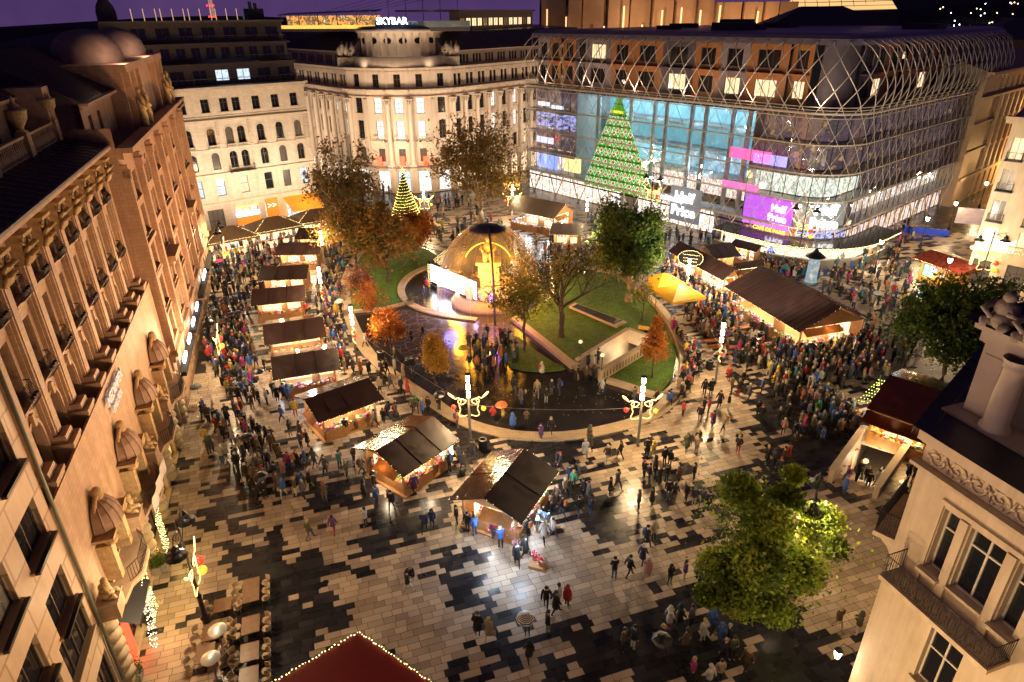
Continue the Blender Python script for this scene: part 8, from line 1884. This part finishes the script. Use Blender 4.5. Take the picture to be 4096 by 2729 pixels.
LMK = [(at(*p), n) for p, n in (((960, 1000), 'before the lit hipped tents'), ((1100, 1150), 'beside the upper left stalls'), ((1150, 1300), 'beside the middle left stalls'), ((900, 1250), 'near the dark shop fronts'), ((950, 1500), 'near the left street lamp'), ((1080, 1560), 'at the cold-lit left stall'), ((1020, 1750), 'left of the doorway stall'), ((1230, 1850), 'below the doorway stall'), ((1420, 1980), 'left of the big gabled stall'), ((1560, 2050), 'under the gabled stall corner'),
 ((1350, 1250), 'along the left kerb'), ((1450, 1480), 'by the kerb corner pole'), ((1650, 1650), 'on the lower left kerb'), ((1900, 1750), 'by the front left pole'), ((1850, 1430), 'in the waiting plaza group'), ((2000, 1600), 'in the middle of the plaza'), ((2300, 1550), 'before the lawn stairway'), ((2100, 1740), 'on the bottom kerb'), ((1300, 2150), 'on the open lower left paving'), ((1640, 2350), 'on the open lower middle paving'),
 ((1850, 2150), 'left of the flower stall'), ((2040, 2200), 'at the flower stall corner'), ((2260, 2000), 'right of the flower stall'), ((2000, 2480), 'near the bottom centre'), ((2250, 2400), 'below the flower stall'), ((2480, 2300), 'on the pale paving centre right'), ((2600, 2000), 'above the lime green tree'), ((2450, 1880), 'between the pole and tree'), ((2600, 1820), 'by the front right pole'), ((2850, 1850), 'on the golden paving'), ((2720, 1650), 'along the right kerb'), ((2500, 2600), 'near the bottom right'), ((2750, 2550), 'left of the lime tree foot'), ((2900, 2620), 'under the lime green tree'), ((3350, 2450), 'by the near building corner'),
 ((2900, 1550), 'by the beer table pole'), ((2800, 1350), 'among the orange beer tables'), ((2700, 1200), 'behind the yellow tents'), ((3000, 1300), 'along the long stall front'), ((3150, 1480), 'below the long stall'), ((3200, 1650), 'on the dark paving right'), ((3400, 1500), 'in the crowd above net lights'), ((3450, 1300), 'right of the glowing gable'), ((3600, 1250), 'before the red-roofed kiosk'), ((3500, 1120), 'by the curved bar end'), ((3430, 1750), 'around the net light stall'), ((3480, 1880), 'in the stairway at right'), ((3100, 1100), 'in front of the bar'), ((3600, 1400), 'left of the turret tree'), ((3650, 2000), 'beside the near building'), ((3050, 2000), 'above the near tree'), ((3300, 1900), 'between tree and stairway'), ((2750, 960), 'before the glass shop fronts'), ((1800, 880), 'behind the dome'), ((2250, 1000), 'behind the bare tree'), ((3620, 950), 'in the side street'), ((1600, 780), 'at the rounded palace door'))]
pj = random.Random(44); used_lab = set(); PLACED = {}
def free(x, y, d=.42):
    for i in (-1, 0, 1):
        for j in (-1, 0, 1):
            for a, b in PLACED.get((int(x)+i, int(y)+j), ()):
                if (a-x)**2+(b-y)**2 < d*d: return False
    return True
def put_(x, y): PLACED.setdefault((int(x), int(y)), []).append((x, y))
HN = {'b': 'black beanie', 'w': 'white beanie', 'r': 'red beanie', 'y': 'yellow beanie', 'g': 'grey beanie', 'o': 'orange beanie', 't': 'teal beanie', 'h': 'hood up', 'd': 'dark hair', 'f': 'fair hair', 'l': 'long dark hair', 'F': 'long fair hair', 'P': 'white pompom hat', 'R': 'red pompom hat'}
HR = 'bbwgydddllffFhhrPRtob'
def person(p, code='', kd=None, rz=None, sc=None, extra='', z=0.):
    if len(code) > 2 and code[2] not in HN: code = code[:2]+'d'+code[3:]
    coat = code[0] if len(code) > 0 and code[0] != '?' else pj.choice('kkkkkkkknnnngggcccllewrbotpmk')
    pant = code[1] if len(code) > 1 and code[1] != '?' else pj.choice('kkkjjjng')
    hd_ = code[2] if len(code) > 2 and code[2] != '?' else pj.choice(HR)
    ct = {'L': 'long', 'S': 'short', 'P': 'poncho'}[code[3]] if len(code) > 3 else pj.choice(('short', 'short', 'long'))
    kd = kd or pj.choice(('stand', 'stand', 'walk', 'stride', 'phone', 'pocket'))
    where = min(LMK, key=lambda q: (q[0]-p).length_squared)[1]
    for tr in range(400):
        g = {'long': 'long coat', 'short': 'jacket', 'poncho': 'rain poncho'}[ct]; pn = 'jeans' if pant == 'j' else PC[pant][0]+' trousers'
        lab = 'person in %s %s, %s, %s, %s' % (PC[coat][0], g, pn, HN[hd_], where)
        if lab not in used_lab: break
        if tr < 60: pant = pj.choice('kjngcelw'); hd_ = pj.choice(HR) if tr > 5 else hd_; ct = pj.choice(('short', 'long')) if tr > 20 else ct
        else: coat = pj.choice('kngwrboyevmltcps'); hd_ = pj.choice(list(HN))
    used_lab.add(lab)
    rz = pj.uniform(0, 6.28) if rz is None else rz; sc = sc or pj.uniform(.93, 1.07)
    o = link('person', BODY[kd], None, (p.x, p.y, z), rz); o.scale = (sc, sc, sc); tag(o, lab, 'person', 'people at the market')
    def ms(ob, i, m): ob.material_slots[i].link = 'OBJECT'; ob.material_slots[i].material = m
    ms(o, 0, pj.choice(skin_m)); ms(o, 1, PM[pant]); ms(o, 2, PM[pj.choice('kkwc')])
    c = link('coat', COATS[kd, ct], o); ms(c, 0, PM[coat])
    tp_, hm = {'h': ('hood', PM[coat]), 'd': ('hair', hair_m['d']), 'f': ('hair', hair_m['f']), 'l': ('long hair', hair_m['d']), 'F': ('long hair', hair_m['f']), 'P': ('pompom', PM['w']), 'R': ('pompom', PM['r'])}.get(hd_, ('beanie', PM.get({'b': 'k'}.get(hd_, hd_), PM['k'])))
    dz = -.48 if kd == 'sit' else 0; h = link('hair' if 'hair' in tp_ else ('hood' if tp_ == 'hood' else 'hat'), HEADS[tp_], o, (0, -.02, 1.625+dz)); ms(h, 0, hm)
    if extra == 'B' or (extra == '' and kd != 'sit' and pj.random() < .12): b = link('backpack', bme_, o); ms(b, 0, PM[pj.choice('kkrobv')])
    elif extra == 'G' or (extra == '' and kd in ('stand', 'walk') and pj.random() < .08): link('shopping_bag', bag_me, o)
    put_(p.x, p.y); return o
HAND = {  # crop offset and scale, then: x y code
 (1900, 1750, .6243): "705 135 wkwL;845 160 cwwS;930 135 kkdS;740 85 lkhL;1080 262 kkrS;1115 285 kkbS;1150 240 kk;1140 140 yehS;1100 120 kkb;1210 180 kk;1245 190 kk;1180 300 kkoS;1225 290 kkd;1300 290 ckd;1235 395 kjd;1275 412 kkd;1400 275 kkd;1350 410 kkwS;1400 435 neb;1490 470 kjb;1450 440 gj;1130 440 kkd;1045 465 lkdS;865 370 kk;910 335 gk;655 275 gkd;605 290 nkd;630 335 skFS;525 200 kk;545 215 kk;690 380 kklL;725 400 gklL;665 500 kjdS;735 500 njdS;560 500 kjbS B;495 480 ckd;525 420 ck;575 380 ek;440 675 wkFL;500 645 wjgS G;325 770 kkbL;270 815 kkdL;340 640 nkdS B;165 710 bkw L;118 645 vjbS;1095 700 kkbL;1140 665 ekh L;1070 810 nkwL;1100 905 pew S;890 905 kjbS;985 895 kjbS;1245 945 kkhS;1340 915 vwdS;455 1095 kkbS B;535 1080 wkdS;515 1130 kkdL;590 1075 rkhP;335 1265 wjdS;465 1255 kkb S G;345 1435 kkhL;20 1270 kgg S;90 1298 eyyL;950 1365 lkdS;1010 1355 nwbS;1240 1220 wkhL;1305 1210 kkhL;1380 1215 gkdS;1210 1380 kk;1345 1365 ckdL;1455 1305 wwyS;1510 1250 bkhS;1565 1340 bjhS;1590 1430 kkf;1390 1545 mkfS;1560 1560 ekd;1490 1610 wkP;1730 1500 ckfS;1610 1330 kk;1680 105 krFS;1355 90 lkhL;1415 95 eef;1195 1340 kk;1640 1420 lkd",
 (900, 1750, .6243): "15 130 wkd;120 115 wkdL;160 120 kkd;340 140 ckd;470 205 kk;520 205 bchS;575 190 gkd;645 235 gkgS;330 280 nkbS;235 205 ejd;225 405 kkdS;265 390 kkd;380 382 bwhS;455 372 cwFS;490 330 bwd;545 318 kyPL;740 205 tkb;785 260 lkw;830 165 ckb;880 240 ck;895 390 kkhL;975 440 bjtS;1070 468 kkdS;960 320 kk;950 250 gk;1215 360 vkwL;545 655 ljfS;700 622 vrdS;905 568 wkdS;1280 610 nkwS;1330 580 nkhS;1175 992 kwbS;1195 950 kwFS;1485 560 kkbS;1555 605 kkd;1600 628 bjdS;1720 640 vjn;1440 215 kkt S B;1525 205 gkdL;1500 150 gjd;1590 135 gjb;490 70 gk;535 60 kk",
 (800, 850, .6057): "215 1250 ljdS;245 1205 wkdS;285 1210 bjbS;240 1360 gkdS;280 1335 rkrS;300 1440 kjd;350 1300 cgw;395 1275 kk;445 1270 wkwS B;340 1165 mkhS;360 1220 bkh;490 1220 kk;515 1250 kk;560 1240 nk;590 1250 bkh;400 1500 kkd;445 1530 kkh;480 1525 kk;120 1450 ckP;165 1440 wkw;110 1400 kk;160 1500 kkr;275 1590 ekdL;315 1590 kkd;545 1380 bkd;600 1480 kkh;635 1350 yrR;670 1500 ckd;965 1465 kkd S;1160 1420 gkd;1215 1400 kkd;1240 1370 nk;1295 1360 gkdL;1375 1215 rkhL;1330 1200 nkw;1290 1080 wkhS;1345 1110 ekFL;1370 1070 kk;1405 1060 kktS;1205 1080 ckdL;1235 1075 kkd;1260 1160 gk;1290 985 ljg;1095 895 wkwS;1150 810 wwhS;1480 575 nkhS;1500 520 rkd;1400 860 kk;1475 830 kkf;905 690 ykhP;935 665 nkb;860 685 nkdL;850 600 pkFS;705 680 rkgS;725 590 gkd;960 830 bjbS;925 820 kkd;890 770 nk;865 740 vk;935 975 bkhS;960 1060 ewf;1015 1060 gkg;1065 1070 oko;1120 1080 nkr;1190 1190 ekF;240 930 nkhS B;275 920 njdS;315 900 nk;200 810 lkd;215 1030 kjd;245 1030 rkP;375 1030 nkb;430 1050 kk;1430 1320 sjhS;1410 1330 lkd;1470 1335 bkF;1510 1330 kk;1580 1310 kk;1700 1420 ojdS B",
 (2600, 850, .6057): "515 1115 rrrS;535 1190 lkb;580 1210 krfS;610 1140 kk;650 1235 gkwL;733 1205 bkfS;455 1290 kkdL;515 1305 kwbS;385 1330 mkdS;325 1385 kjoS B;350 1330 kk;410 1425 vjbL;480 1450 ekyS B;215 1350 rkdS;240 1568 lkhL;310 1560 keFS G;575 1568 krFS;710 1350 kkdL;730 1385 kkrS;845 1395 kkwS;905 1370 kkb;875 1470 pkwS;940 1500 kkdS;970 1500 nkb;1040 1370 ggd;1100 1355 skhP;970 1240 ckd;130 1280 bkbS;205 1230 kkw;185 1190 ekd;245 1195 kkrL;210 1140 kkd;355 1215 kkh;400 1205 kk;480 985 wjF;575 1010 kjdS;655 1010 ck;690 1010 krf;320 1075 kkd;285 930 rjr;445 735 ykhP;490 735 bkhP;430 620 yk;1240 1285 ek;1330 605 rkh;730 960 rkd;700 960 kk",
 (1700, 850, .6057): "590 1195 kjd;635 1270 gjd;665 1275 kkf;740 1220 ewFS;835 1205 ngwS;885 1210 njhS;800 1260 kwdS;720 1310 kjd;450 1390 rkhS;515 1390 ykdS;580 1440 bkhP;765 1500 vkpL;830 1465 kkF;1085 1530 lkhL;95 1310 kk;770 1090 wkhP;1165 1190 wjf;1380 1260 gjb;1525 1270 kkr;1010 1110 kwd;1065 1120 ck;1110 1125 kk;1120 1050 wkd;1140 1000 nkb;1075 1030 nkf;1600 1290 bkbS;345 1050 okhS B;295 1035 kww;670 1410 ckd",
 (2996, 1750, .6243): "560 1225 cefS;685 1265 lwhS;605 365 bjr S;215 170 ckd;245 150 rkb;190 250 kkr;110 170 kk;150 200 kkd;1010 270 kk;1050 300 kor"}
NP = 0; ALLP = []
for (ox, oy, s), txt in HAND.items():
    for it in txt.split(';'):
        q = it.split(); px, py = ox+float(q[0])*s, oy+float(q[1])*s; ALLP.append((at(px, py), ''.join(q[2][:4]) if len(q) > 2 else '', 'B' if q[-1] == 'B' else ('G' if q[-1] == 'G' else '')))
REG = [([(800,1050),(960,940),(1220,970),(1200,1040),(1100,1080),(1040,1200),(1000,1300),(960,1350),(860,1300),(850,1150)], 215), ([(830,1300),(1000,1330),(1010,1500),(1060,1650),(960,1650),(850,1500),(820,1400)], 85), ([(1310,980),(1400,1000),(1362,1150),(1340,1300),(1260,1320),(1270,1200),(1290,1100)], 55),
 ([(1560,800),(1850,800),(2050,950),(2200,1000),(2150,1035),(1800,985),(1700,950),(1640,900)], 95), ([(1500,740),(1720,755),(1720,800),(1500,800)], 24), ([(1120,880),(1400,830),(1500,800),(1500,850),(1300,950)], 40), ([(2200,970),(2400,1000),(2500,1075),(2300,1080),(2150,1040)], 60), ([(2300,860),(2650,930),(2900,962),(2900,985),(2650,985),(2400,920)], 60), ([(2700,1010),(2860,1130),(3190,1350),(3180,1400),(2990,1330),(2860,1300),(2760,1230),(2640,1110)], 150),
 ([(3180,1370),(3420,1290),(3520,1400),(3560,1520),(3400,1560),(3300,1560),(3120,1500),(3000,1470),(3080,1400)], 125), ([(3050,1450),(3300,1580),(3300,1800),(3150,1700),(3080,1560)], 42), ([(800,1650),(1000,1700),(1180,1900),(1380,1990),(1250,2030),(1000,1950),(830,1850)], 40), ([(1370,1130),(1340,1330),(1420,1470),(1380,1490),(1290,1330),(1290,1200)], 40), ([(3350,1060),(3560,1000),(3650,1110),(3640,1200),(3720,1300),(3650,1480),(3560,1500),(3440,1300),(3400,1230),(3280,1160)], 130), ([(3020,1050),(3200,1080),(3300,1120),(3180,1130),(3000,1090)], 60), ([(3560,930),(3640,900),(3660,960),(3600,1010)], 15), ([(1855,1375),(1940,1355),(2060,1365),(2090,1460),(1970,1495),(1870,1475)], 36), ([(3320,1600),(3400,1640),(3440,1740),(3340,1760),(3300,1680)], 20), ([(2690,1330),(2750,1400),(2780,1500),(2760,1570),(2725,1530),(2740,1430)], 26), ([(2740,1240),(2800,1240),(3050,1400),(3060,1480),(2960,1470),(2740,1300)], 60)]
rr_ = random.Random(77); cand = []
def install(x, y):
    for (cx, cyy, rz, hx, hy) in STF:
        dx, dy = x-cx, y-cyy; a = dx*math.cos(rz)+dy*math.sin(rz); b = -dx*math.sin(rz)+dy*math.cos(rz)
        if abs(a) < hx and abs(b) < hy: return True
    return False
for p, c, e_ in ALLP: put_(p.x, p.y)
for poly, n in REG:
    P = F(poly); xs = [p[0] for p in P]; ys = [p[1] for p in P]; k = t = 0
    while k < n and t < n*40:
        t += 1; x, y = rr_.uniform(min(xs), max(xs)), rr_.uniform(min(ys), max(ys))
        if not inside((x, y), P) or install(x, y) or not free(x, y, .45): continue
        put_(x, y); cand.append(Vector((x, y, 0))); k += 1
PLACED.clear()
cand.sort(key=lambda v: v.y); nind = 291-len(ALLP)
for p, c, e_ in ALLP: person(p, c, None, None, None, e_)
for v in cand[:max(0, nind)]: person(v)
for s_, t_, c_, kd_ in ((.12, .25, 'bjrS', 'walk'), (.3, .7, 'kkdS', 'stand'), (.42, .35, 'kkhS', 'phone'), (.5, .8, 'wkbS', 'stride'), (.62, .5, 'kjfS', 'stand'), (.75, .25, 'kkwS', 'walk'), (.8, .75, 'gkdS', 'stand')):
    q_ = [Vector(p) for p in stairB]; v = q_[0].lerp(q_[1], s_).lerp(q_[3].lerp(q_[2], s_), t_); person(Vector((v.x, v.y, 0)), c_, kd_, z=-.02-.34*int(s_/.85*9))
mb = MB(); pal = 'kkkkkkkknnnngggcccleewwrrbboypmt'; pk = list(PC)
for v in cand[max(0, nind):]:
    x, y = v.x, v.y; a = rr_.random()*6.28; s = rr_.uniform(.92, 1.06); c, s_ = math.cos(a), math.sin(a); mb.xf = Matrix.Translation((x, y, 0)) @ Matrix.Rotation(a, 4, 'Z') @ Matrix.Scale(s, 4); st = rr_.uniform(-.2, .2)
    mb.mi = pk.index(rr_.choice('kkjjng')); mb.tube([(-.09, st, 0), (-.1, 0, .85)], [.06, .1], 5); mb.tube([(.09, -st, 0), (.1, 0, .85)], [.06, .1], 5)
    mb.mi = pk.index(rr_.choice(pal)); h = rr_.choice((.75, .75, .55)); mb.lathe([(.24, h), (.19, 1.05), (.22, 1.35), (.1, 1.48), (.05, 1.5)], 7, sy=.75); mb.tube([(-.23, 0, 1.38), (-.29, -.05, 1.1), (-.2, -.2, .95)], [.07, .055, .04], 4); mb.tube([(.23, 0, 1.38), (.29, .03, 1.1), (.24, -.15, .95)], [.07, .055, .04], 4)
    mb.mi = len(pk); mb.sph((0, -.02, 1.6), .1, 6, 5, .12); mb.mi = pk.index(rr_.choice('kkkkccgwwrebyo')); mb.lathe([(.115, 1.6), (.11, 1.68), (.05, 1.75), (.01, 1.76)], 7, (0, .01, 0))
mb.xf = None; tag(mb.build('crowd', [PM[k] for k in pk]+[skin_m[0]], kind='stuff'), 'dense distant crowd of visitors filling the lanes between the market stalls', 'crowd')
# people seated at the curved bench and cafe terrace
# umbrellas held over heads
def umbrella(px, py, col, lab, tilt=.1, r=.55):
    p = at(px, py, 1.95); o = thing('umbrella', lab, 'umbrella', (p.x, p.y, 0)); m = MB(); m.lathe([(r, 1.78), (r*.8, 1.93), (r*.45, 2.04), (.01, 2.1)], 8, smooth=False); m.build('canopy', col, o); m = MB(); m.tube([(.05, 0, 1.05), (0, 0, 2.14)], .012, 4); m.build('shaft', dark_metal, o); o.rotation_euler = (tilt*.4, -tilt*.3, 0)
ub = mat('black umbrella cloth', (.02, .02, .022), .35)
strm = mat('striped umbrella cloth', (.7, .7, .7), .5, var=0); n_, l_ = strm.node_tree.nodes, strm.node_tree.links; tcx = n_.new('ShaderNodeTexCoord'); wv = n_.new('ShaderNodeTexWave'); wv.wave_type = 'RINGS'; wv.rings_direction = 'Z'; wv.inputs['Scale'].default_value = 4; crx = n_.new('ShaderNodeValToRGB'); crx.color_ramp.interpolation = 'CONSTANT'; crx.color_ramp.elements[1].position = .5; crx.color_ramp.elements[0].color = (.03, .03, .04, 1); crx.color_ramp.elements[1].color = (.75, .75, .75, 1); l_.new(tcx.outputs['Object'], wv.inputs['Vector']); l_.new(wv.outputs['Fac'], crx.inputs[0]); l_.new(crx.outputs[0], n_['Principled BSDF'].inputs['Base Color'])
for px, py, m_, lab in ((2107, 2460, strm, 'white umbrella with thin dark rings near the bottom centre'), (2652, 2545, ub, 'big dark umbrella near the foot of the lime green tree'), (1045, 1895, ub, 'black umbrella on the pale paving left of the gabled stall'), (1760, 1570, ub, 'black umbrella above the lower left kerb'), (2008, 1612, mat('orange umbrella cloth', (.6, .12, .03), .5), 'small orange umbrella on the dark plaza'), (990, 1740, ub, 'dark patterned umbrella below the left street crowd'), (925, 1253, ub, 'black umbrella in the left street by the middle stalls'), (955, 1247, ub, 'second black umbrella in the left street, just right of its neighbour'), (1360, 1200, PM['w'], 'white umbrella on the left kerb by the yellow poncho'), (1035, 1480, ub, 'black umbrella in front of the cold-lit stall'), (878, 1040, PM['m'], 'magenta umbrella in the far left street'), (1855, 1385, PM['y'], 'pale yellow umbrella at the left of the waiting plaza group'), (2905, 1328, PM['v'], 'mauve umbrella by the beer tables'), (3515, 1168, PM['w'], 'white umbrella in the crowd left of the kiosk'), (3143, 1065, PM['t'], 'teal umbrella in front of the bar'), (2635, 1032, PM['s'], 'green umbrella behind the yellow tents'), (3250, 1375, ub, 'dark umbrella below the glowing gable'), (785, 1540, PM['g'], 'grey umbrella by the steel crowd barrier'), (1400, 1060, ub, 'dark umbrella near the far left kerb')): umbrella(px, py, m_, lab)
# ---------------------------------------------------------------- unseen spots added to light the facades
def flood(pos, tgt, power, col=(1, .74, .46), ang=100, size=.6, par=None):
    return lamp('facade fill light', pos, power, col, size, None, 'SPOT', Vector(tgt)-Vector(pos), R(ang), .9)
def LF(s, y, z): c, s_ = math.cos(LRZ), math.sin(LRZ); return Vector((LO.x+s*c-y*s_, LO.y+s*s_+y*c, z))
LW = (1., .56, .27)
for s, pw in ((-3, 1800), (7, 2300), (17, 3000), (28, 3900), (40, 4200), (54, 4200)): flood(LF(s, -9.5, 7.4), LF(s+1, 0, 16), pw, LW, 140)
for x, pw in ((-9, 3000), (0, 3100), (9, 3000)):
    c, s_ = math.cos(ra_z), math.sin(ra_z); w_ = lambda x, y, z: Vector((ra_l[0]+x*c-y*s_, ra_l[1]+x*s_+y*c, z)); flood(w_(x, -11, 6.5), w_(x, 0, 13), pw, (1, .82, .6), 140)
for (x, y, tx, ty_, pw) in ((-8, -15, -2, 0, 3400), (8, -15, 2, 0, 3400), (-24, 2, -18, 16, 3600), (20, -4, 14, 10, 4200), (34, 12, 26, 24, 3600), (-2, -13, 0, 0, 3200)): flood((rc_l[0]+x, rc_l[1]+y, 8), (rc_l[0]+tx, rc_l[1]+ty_, 15), pw, (1, .76, .53), 130)
for k in range(-2, 3): flood((rc_l[0]+k*3.2, rc_l[1]+.2, 22.9), (rc_l[0]+k*2, rc_l[1]+6, 27), 60, (1, .8, .55), 120, .2)
for k in range(6):
    c, s_ = math.cos(gl_z), math.sin(gl_z); x = -8+10*k; flood((gl_l[0]+x*c+1.6*s_, gl_l[1]+x*s_-1.6*c, 20.2), (gl_l[0]+x*c-3*s_, gl_l[1]+x*s_+3*c, 26), 420, (1, .70, .5), 150, .3)
for (x, y, tx, ty_) in ((2350, 960, 2400, 700), (2720, 1060, 2800, 800), (3100, 1150, 3150, 850), (3500, 1150, 3450, 800), (3700, 1000, 3650, 780)):
    p = at(x, y, 7.5); q = at(tx, ty_ if ty_ > 700 else 760, 0) ; flood(tuple(p), (q.x, q.y, 15), 3200, (1, .82, .6), 130)  # spots added in the square to brighten the lattice and glass
# near building on the right, added spots for the light of street lamps and square
def NF(x, y, z): c, s_ = math.cos(n_z), math.sin(n_z); return Vector((n_l[0]+x*c-y*s_, n_l[1]+x*s_+y*c, z))
flood(NF(2, -9, 6.5), NF(3, 0, 12), 1500, (1, .70, .36), 140); flood(NF(8, -9, 9), NF(8, 0, 14), 900, (1, .70, .36), 140); flood(NF(-1, -12, 17), NF(3, 3, 20), 700, (1, .66, .5), 90)
flood((46, 62, 8), (57, 74, 9), 3400, (1, .72, .42), 130)
# warm spill of unseen street lamps, assumed to stand below the camera
for x, y, pw in ((-12, 12, 500), (2, 12, 420), (13, 9, 250)): lamp('street lamp light', (x, y, 7.5), pw, (1, .66, .32), .3)
